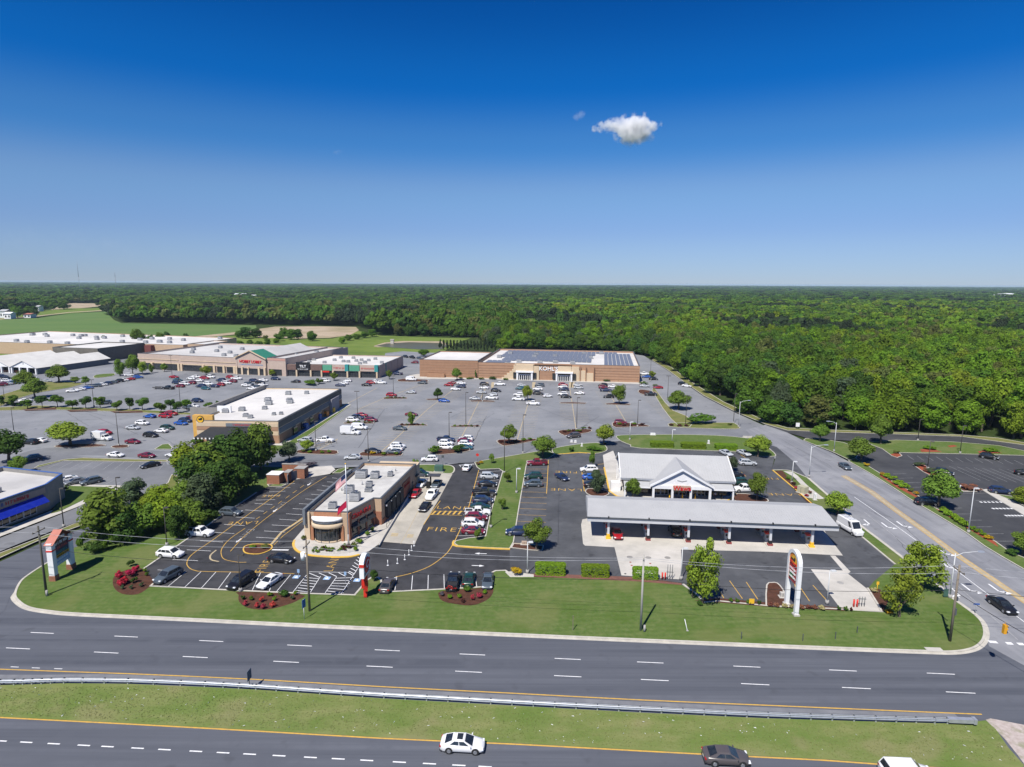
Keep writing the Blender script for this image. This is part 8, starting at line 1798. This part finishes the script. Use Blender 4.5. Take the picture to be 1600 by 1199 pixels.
for i, q in enumerate((Vector((ss_.x, ss_.y, 6.1)), w0 + dv * 1.45)):
    u = (Vector((q.x, q.y, 0)) - Vector((w0.x, w0.y, 0))).length / (dv.length * 3); zt_ = w0.lerp(w1, u).z - 4 * u * (1 - u) * .8
    if i == 0: q = Vector((w0.lerp(w1, u).x, w0.lerp(w1, u).y, 0))
    t = thing("traffic_signal", ["yellow traffic signal hanging over the side road mouth", "second yellow traffic signal hanging beyond the first"][i], "traffic signal", (q.x, q.y, zt_ - 1.5), R(86))
    m_ = MB(); m_.box((0, 0, 0), (.42, .36, 1.25)); m_.tube((0, 0, 1.25), (0, 0, 1.55), .03); m_.build("housing", SIG, t)
    for k in range(3): m_ = MB(); m_.tube((0, -.18, .2 + k * .4), (0, -.34, .2 + k * .4), .17, .17, 10); m_.build("visor", SIG if k else BLACKP, t)
# cabinets, bollards, equipment
def cabinet(px, py, sx, sy, h, mm, label, rz=R(-4), name="utility_cabinet", z=.12):
    p = G(px, py); t = thing(name, label, "cabinet", (p.x, p.y, z), rz); m_ = MB(); m_.box((0, 0, .1), (sx, sy, h)); m_.build("box", mm, t); m_ = MB(); m_.box((0, 0, 0), (sx + .4, sy + .4, .1)); m_.build("plinth", CONC, t); m_ = MB(); m_.box((0, -sy / 2 - .02, .2), (.05, .04, h * .8)); m_.build("door_seam", CAPM, t); return t
cabinet(686, 737, 2.2, 1.6, 1.5, mat("dark_green_cabinet", (.05, .11, .085)), "dark green transformer cabinet on the grass above the drive lane"); cabinet(1254, 771, 2.0, 1.6, 1.6, TANPED, "tan utility cabinet on the sliver bed by the driveway", R(-60))
cabinet(1273, 782, .5, .5, 1.5, WHITE, "slim white cabinet at the canopy end of the sliver bed"); cabinet(893, 692, .6, .4, .7, WHITE, "white utility box on the kerbed island, left"); cabinet(899, 692.5, .6, .4, .7, WHITE, "white utility box on the kerbed island, right"); cabinet(909, 698, .4, .4, .9, WHITE, "slim white post box on the kerbed island"); cabinet(1020, 680.5, 1.6, .5, .6, WHITE, "low white box at the lawn edge of the ring road"); cabinet(1107, 694, .5, .5, 1.0, WHITE, "slim white post in the lawn behind the store"); cabinet(1168, 684.5, 3.0, .5, .4, CONC, "long low concrete marker at the lawn corner"); cabinet(819, 851.5, 1.0, .5, .5, BEIGE, "beige box in the paved tree bed"); cabinet(1222, 934, .7, .6, .7, CONC, "pale valve box on the mulch island by the station sign"); cabinet(640, 761, .8, .6, 1.4, BLACKP, "dark menu board beside the restaurant rear corner")
for i, (x, y) in enumerate(((1046, 780), (1066, 780), (1086, 780.5), (1107, 782), (1127, 781), (1144, 766))):
    p = G(x, y); yel = i in (0, 1, 2, 5); t = thing("bollard", "%s bollard, %s from the left before the store front" % ("yellow" if yel else "dark", ["first", "second", "third", "fourth", "fifth", "sixth"][i]), "bollard", (p.x, p.y, .14), 0, "bollards before the store"); m_ = MB(); m_.tube((0, 0, 0), (0, 0, 1.1), .16, .16, 10); m_.build("post", YELP if yel else BLACKP, t); m_ = MB(); m_.ball((0, 0, 1.1), (.16, .16, .1)); m_.build("cap", YELP if yel else BLACKP, t)
for (x, y, lab) in ((1043, 906, "red and grey vent pipes at the tank pad edge"), (1343, 949, "red bollards and grey vent frame on the corner pad")):
    p = G(x, y); t = thing("vent_frame", lab, "vent pipes", (p.x, p.y, .06), R(-4))
    for dx in (-.9, -.4): m_ = MB(); m_.tube((dx, 0, 0), (dx, 0, 1.2), .14, .14, 8); m_.build("red_bollard", REDP, t)
    for dx in (0, .4, .8): m_ = MB(); m_.tube((dx, .2, 0), (dx, .2, 2.6 if x < 1100 else 1.6), .05, .05, 6); m_.build("vent_pipe", CAPM, t)
    m_ = MB(); m_.box((.4, .2, 1.2), (1.2, .08, .08)); m_.build("brace", CAPM, t)
for x, y, mm, lab in ((477, 671, BLUET, "blue bin against the shaded restaurant wall"), (498, 656, BLUET, "large blue display against the shaded wall"), (509, 651, ORANGE, "orange garden display by the shaded wall"), (519, 645, YELP, "yellow garden display by the far end of the wall")):
    p = G(x, y); t = thing("wall_display", lab, "bin", (p.x, p.y, .13), R(-5)); m_ = MB(); m_.box((0, 0, 0), (2.0, 2.2, 1.7), 0, 0, .85); m_.build("body", mm, t); m_ = MB(); m_.box((0, 0, 1.7), (1.8, 2.0, .3), 0, 0, .7); m_.build("lid", mm, t); m_ = MB(); m_.box((0, -1.1, .5), (1.2, .06, .5)); m_.build("front_flap", DTRIM, t)
p = G(510, 695); t = thing("cart_corral", "metal cart corral frame in the lower left bay", "cart corral", (p.x, p.y, .03), R(52)); m_ = MB()
for y in (-1.2, 1.2):
    for zz in (.5, 1.0): m_.tube((-5, y, zz), (3, y, zz), .05, .05, 6)
    for x in range(-5, 4, 2): m_.tube((x, y, 0), (x, y, 1.05), .06, .06, 6)
m_.build("rails", mat("tan_rail_paint", (.5, .42, .3)), t); m_ = MB(); m_.box((-2, .4, .3), (3.2, .6, .7)); m_.build("nested_carts", GALV, t)
p = G(1462, 1019.5); t = thing("storm_drain", "dark storm drain inlet in the front kerb near the corner", "drain", (p.x, p.y, .0), R(-3)); m_ = MB(); m_.box((0, .3, .02), (1.6, .5, .13)); m_.build("inlet", BLACKP, t); m_ = MB(); m_.box((0, .4, .15), (2.2, .9, .06)); m_.build("lid", CONC, t)
# person walking in front of the store: one skinned body, hair and clothes as children
p = G(1117, 781); t = thing("person", "person in pale top and dark trousers walking before the store", "person", (p.x, p.y, .14), R(20))
def skin_body(name, pts, edges, rad, material, parent):
    me = bpy.data.meshes.new(name); me.from_pydata(pts, edges, []); o_ = bpy.data.objects.new(name, me); COL.objects.link(o_); o_.parent = parent
    md = o_.modifiers.new("skin", 'SKIN'); md.use_smooth_shade = True
    sv = me.skin_vertices[0].data if me.skin_vertices else None
    if sv is None:
        bm = bmesh.new(); bm.from_mesh(me); bm.verts.layers.skin.verify(); bm.to_mesh(me); bm.free(); sv = me.skin_vertices[0].data
    for k, r_ in enumerate(rad): sv[k].radius = (r_, r_ * .85)
    sv[0].use_root = True; o_.modifiers.new("sub", 'SUBSURF').levels = 1; me.materials.append(material); return o_
SK = mat("skin_tone", (.42, .26, .19), None, rough=.6)
pts = [(0, 0, .95), (0, 0, 1.2), (0, 0, 1.42), (0, 0, 1.52), (0, .01, 1.62), (0, .02, 1.74), (-.1, 0, .9), (-.13, -.12, .5), (-.13, .02, .07), (-.13, -.1, .04), (.1, 0, .9), (.12, .2, .52), (.12, .42, .12), (.12, .32, .06), (-.2, 0, 1.42), (-.27, .1, 1.15), (-.26, 0, .92), (-.26, -.06, .84), (.2, 0, 1.42), (.27, -.12, 1.16), (.26, -.26, .98), (.26, -.33, .92)]
ed = [(0, 1), (1, 2), (2, 3), (3, 4), (4, 5), (0, 6), (6, 7), (7, 8), (8, 9), (0, 10), (10, 11), (11, 12), (12, 13), (2, 14), (14, 15), (15, 16), (16, 17), (2, 18), (18, 19), (19, 20), (20, 21)]
skin_body("body", pts, ed, [.14, .14, .15, .055, .085, .09, .1, .07, .045, .04, .1, .07, .045, .04, .07, .05, .038, .035, .07, .05, .038, .035], SK, t)
skin_body("shirt", [pts[k] for k in (0, 1, 2, 14, 15, 18, 19)], [(0, 1), (1, 2), (2, 3), (3, 4), (2, 5), (5, 6)], [.155, .158, .165, .085, .065, .085, .065], mat("pale_lilac_cloth", (.55, .53, .62)), t)
skin_body("trousers", [pts[k] for k in (0, 6, 7, 8, 10, 11, 12)], [(0, 1), (1, 2), (2, 3), (0, 4), (4, 5), (5, 6)], [.15, .115, .085, .07, .115, .085, .07], mat("dark_blue_cloth", (.025, .03, .06)), t)
m_ = MB(); m_.ball((0, .035, 1.74), (.1, .105, .1), 10, 6); m_.build("hair", mat("brown_hair", (.05, .03, .02)), t)

# clouds: a small torn cumulus and a few wisps, far beyond the woods and above the haze
def cloud(px, py, dist, balls, dens, label, seed):
    d = (FWD + RGT * ((px - 800) / FOC) - UPV * ((py - 599.5) / FOC)).normalized(); c = CPOS + d * dist; k = dist / FOC
    xs = [b[0] for b in balls]; ys = [b[1] for b in balls]; rm = max(b[2] for b in balls) * 1.5
    mb = MB(); mb.box(((max(xs) + min(xs)) / 2 * k, 0, (-max(ys) - rm) * k), ((max(xs) - min(xs) + 2 * rm) * k, 2.4 * rm * k, (max(ys) - min(ys) + 2 * rm) * k))
    m = bpy.data.materials.new("cloud_vapour"); m.use_nodes = True; nt = m.node_tree; nt.nodes.clear()
    out = nd(nt, "ShaderNodeOutputMaterial"); vol = nd(nt, "ShaderNodeVolumePrincipled", Anisotropy=.0); vol.inputs['Color'].default_value = (.995, .995, 1.0, 1)
    tc = nd(nt, "ShaderNodeTexCoord"); acc = None; balls = [(a, b, c * 1.05) for a, b, c in balls]; rg = random.Random(seed)
    for dx, dy, r in balls:      # soft puffs joined by their maximum
        vm = nd(nt, "ShaderNodeVectorMath", operation='DISTANCE'); vm.inputs[1].default_value = (dx * k, rg.uniform(-.4, .4) * r * k, -dy * k); nt.links.new(tc.outputs['Object'], vm.inputs[0])
        mr = nd(nt, "ShaderNodeMapRange", interpolation_type='SMOOTHERSTEP'); mr.inputs[1].default_value = r * k * 1.75; mr.inputs[2].default_value = 0; nt.links.new(vm.outputs['Value'], mr.inputs[0])
        if acc is None: acc = mr.outputs[0]
        else: mx = nd(nt, "ShaderNodeMath", operation='ADD'); nt.links.new(acc, mx.inputs[0]); nt.links.new(mr.outputs[0], mx.inputs[1]); acc = mx.outputs[0]
    n1 = nd(nt, "ShaderNodeTexNoise", Scale=1 / (11 * k), Detail=8.0, Roughness=.68); nt.links.new(tc.outputs['Object'], n1.inputs['Vector'])
    ad = nd(nt, "ShaderNodeMath", operation='MULTIPLY_ADD'); ad.inputs[1].default_value = 3.4; ad.inputs[2].default_value = -1.75; nt.links.new(n1.outputs[0], ad.inputs[0])
    sm = nd(nt, "ShaderNodeMath", operation='MULTIPLY_ADD'); sm.inputs[1].default_value = .5; nt.links.new(acc, sm.inputs[0]); nt.links.new(ad.outputs[0], sm.inputs[2])
    mr = nd(nt, "ShaderNodeMapRange"); mr.inputs[1].default_value = .22; mr.inputs[2].default_value = 1.0; mr.inputs[4].default_value = dens / k; nt.links.new(sm.outputs[0], mr.inputs[0])
    gt = nd(nt, "ShaderNodeMapRange", interpolation_type='SMOOTHSTEP'); gt.inputs[1].default_value = .03; gt.inputs[2].default_value = .35; nt.links.new(acc, gt.inputs[0])
    mg = nd(nt, "ShaderNodeMath", operation='MULTIPLY'); nt.links.new(mr.outputs[0], mg.inputs[0]); nt.links.new(gt.outputs[0], mg.inputs[1]); nt.links.new(mg.outputs[0], vol.inputs['Density']); nt.links.new(vol.outputs[0], out.inputs['Volume'])
    o_ = mb.build("cloud", m); o_.location = c; tag(o_, label, "cloud"); return o_
cloud(983, 200, 9000, [(0, 2, 16), (14, 0, 15), (-10, 5, 12), (8, 11, 13), (22, 6, 13), (-26, -2, 9), (-38, -1, 8), (-48, 1, 5), (34, -2, 6), (44, -5, 4), (4, -10, 10), (20, -9, 9), (-14, -6, 9)], .20, "small white ragged cumulus cloud in the deep blue sky", 3)
cloud(904, 181, 9000, [(0, 0, 6), (5, -1, 5), (-5, 1, 4)], .035, "faint small cloud wisp left of the white cloud", 4)
cloud(528, 237, 9000, [(0, 0, 4), (5, 0, 3), (-5, 0, 3)], .02, "tiny faint cloud wisp alone in the left sky", 5)
cloud(85, 372, 9000, [(-75 + i * 15, (i % 3) * 6 - 5 + i, 9 + (i % 4) * 2) for i in range(12)], .0016, "thin pale cloud veil low in the left sky", 6)

# the air: a thin even haze over the whole plain
hz = MB(); hz.box((0, 8200, -2.0), (19000, 16700, 54.5))
hm = bpy.data.materials.new("thin_air_haze"); hm.use_nodes = True; nt = hm.node_tree; nt.nodes.clear()
out = nd(nt, "ShaderNodeOutputMaterial"); vol = nd(nt, "ShaderNodeVolumePrincipled", Density=HAZE, Anisotropy=.0); vol.inputs['Color'].default_value = (.62, .80, 1.0, 1); nt.links.new(vol.outputs[0], out.inputs['Volume'])
haze = hz.build("haze", hm); haze['kind'] = 'stuff'

# labels: where several still agree, say which one by its order from the left
bpy.context.view_layer.update()
ORDN = ["first", "second", "third", "fourth", "fifth", "sixth", "seventh", "eighth", "ninth", "tenth", "eleventh", "twelfth", "thirteenth", "fourteenth", "fifteenth", "sixteenth", "seventeenth", "eighteenth", "nineteenth"]
TENS = ["", "", "twenty", "thirty", "forty", "fifty", "sixty", "seventy"]
def ordinal(n):
    if n < 20: return ORDN[n - 1]
    return TENS[n // 10][:-1] + "ieth" if n % 10 == 0 else TENS[n // 10] + "-" + ORDN[n % 10 - 1]
same = defaultdict(list)
for o_ in COL.objects:
    if o_.parent is None and o_.get('label'): same[o_['label']].append(o_)
for lab, lst in same.items():
    if len(lst) > 1:
        lst.sort(key=lambda q: PR(q.location)[0])
        for i, q in enumerate(lst): q['label'] = f"{lab}, {ordinal(i + 1)} from left"
for o_ in COL.objects:
    if o_.get('label') and o_.parent is None and len(o_['label'].split()) > 16: print("LONG", o_.name, o_['label'])
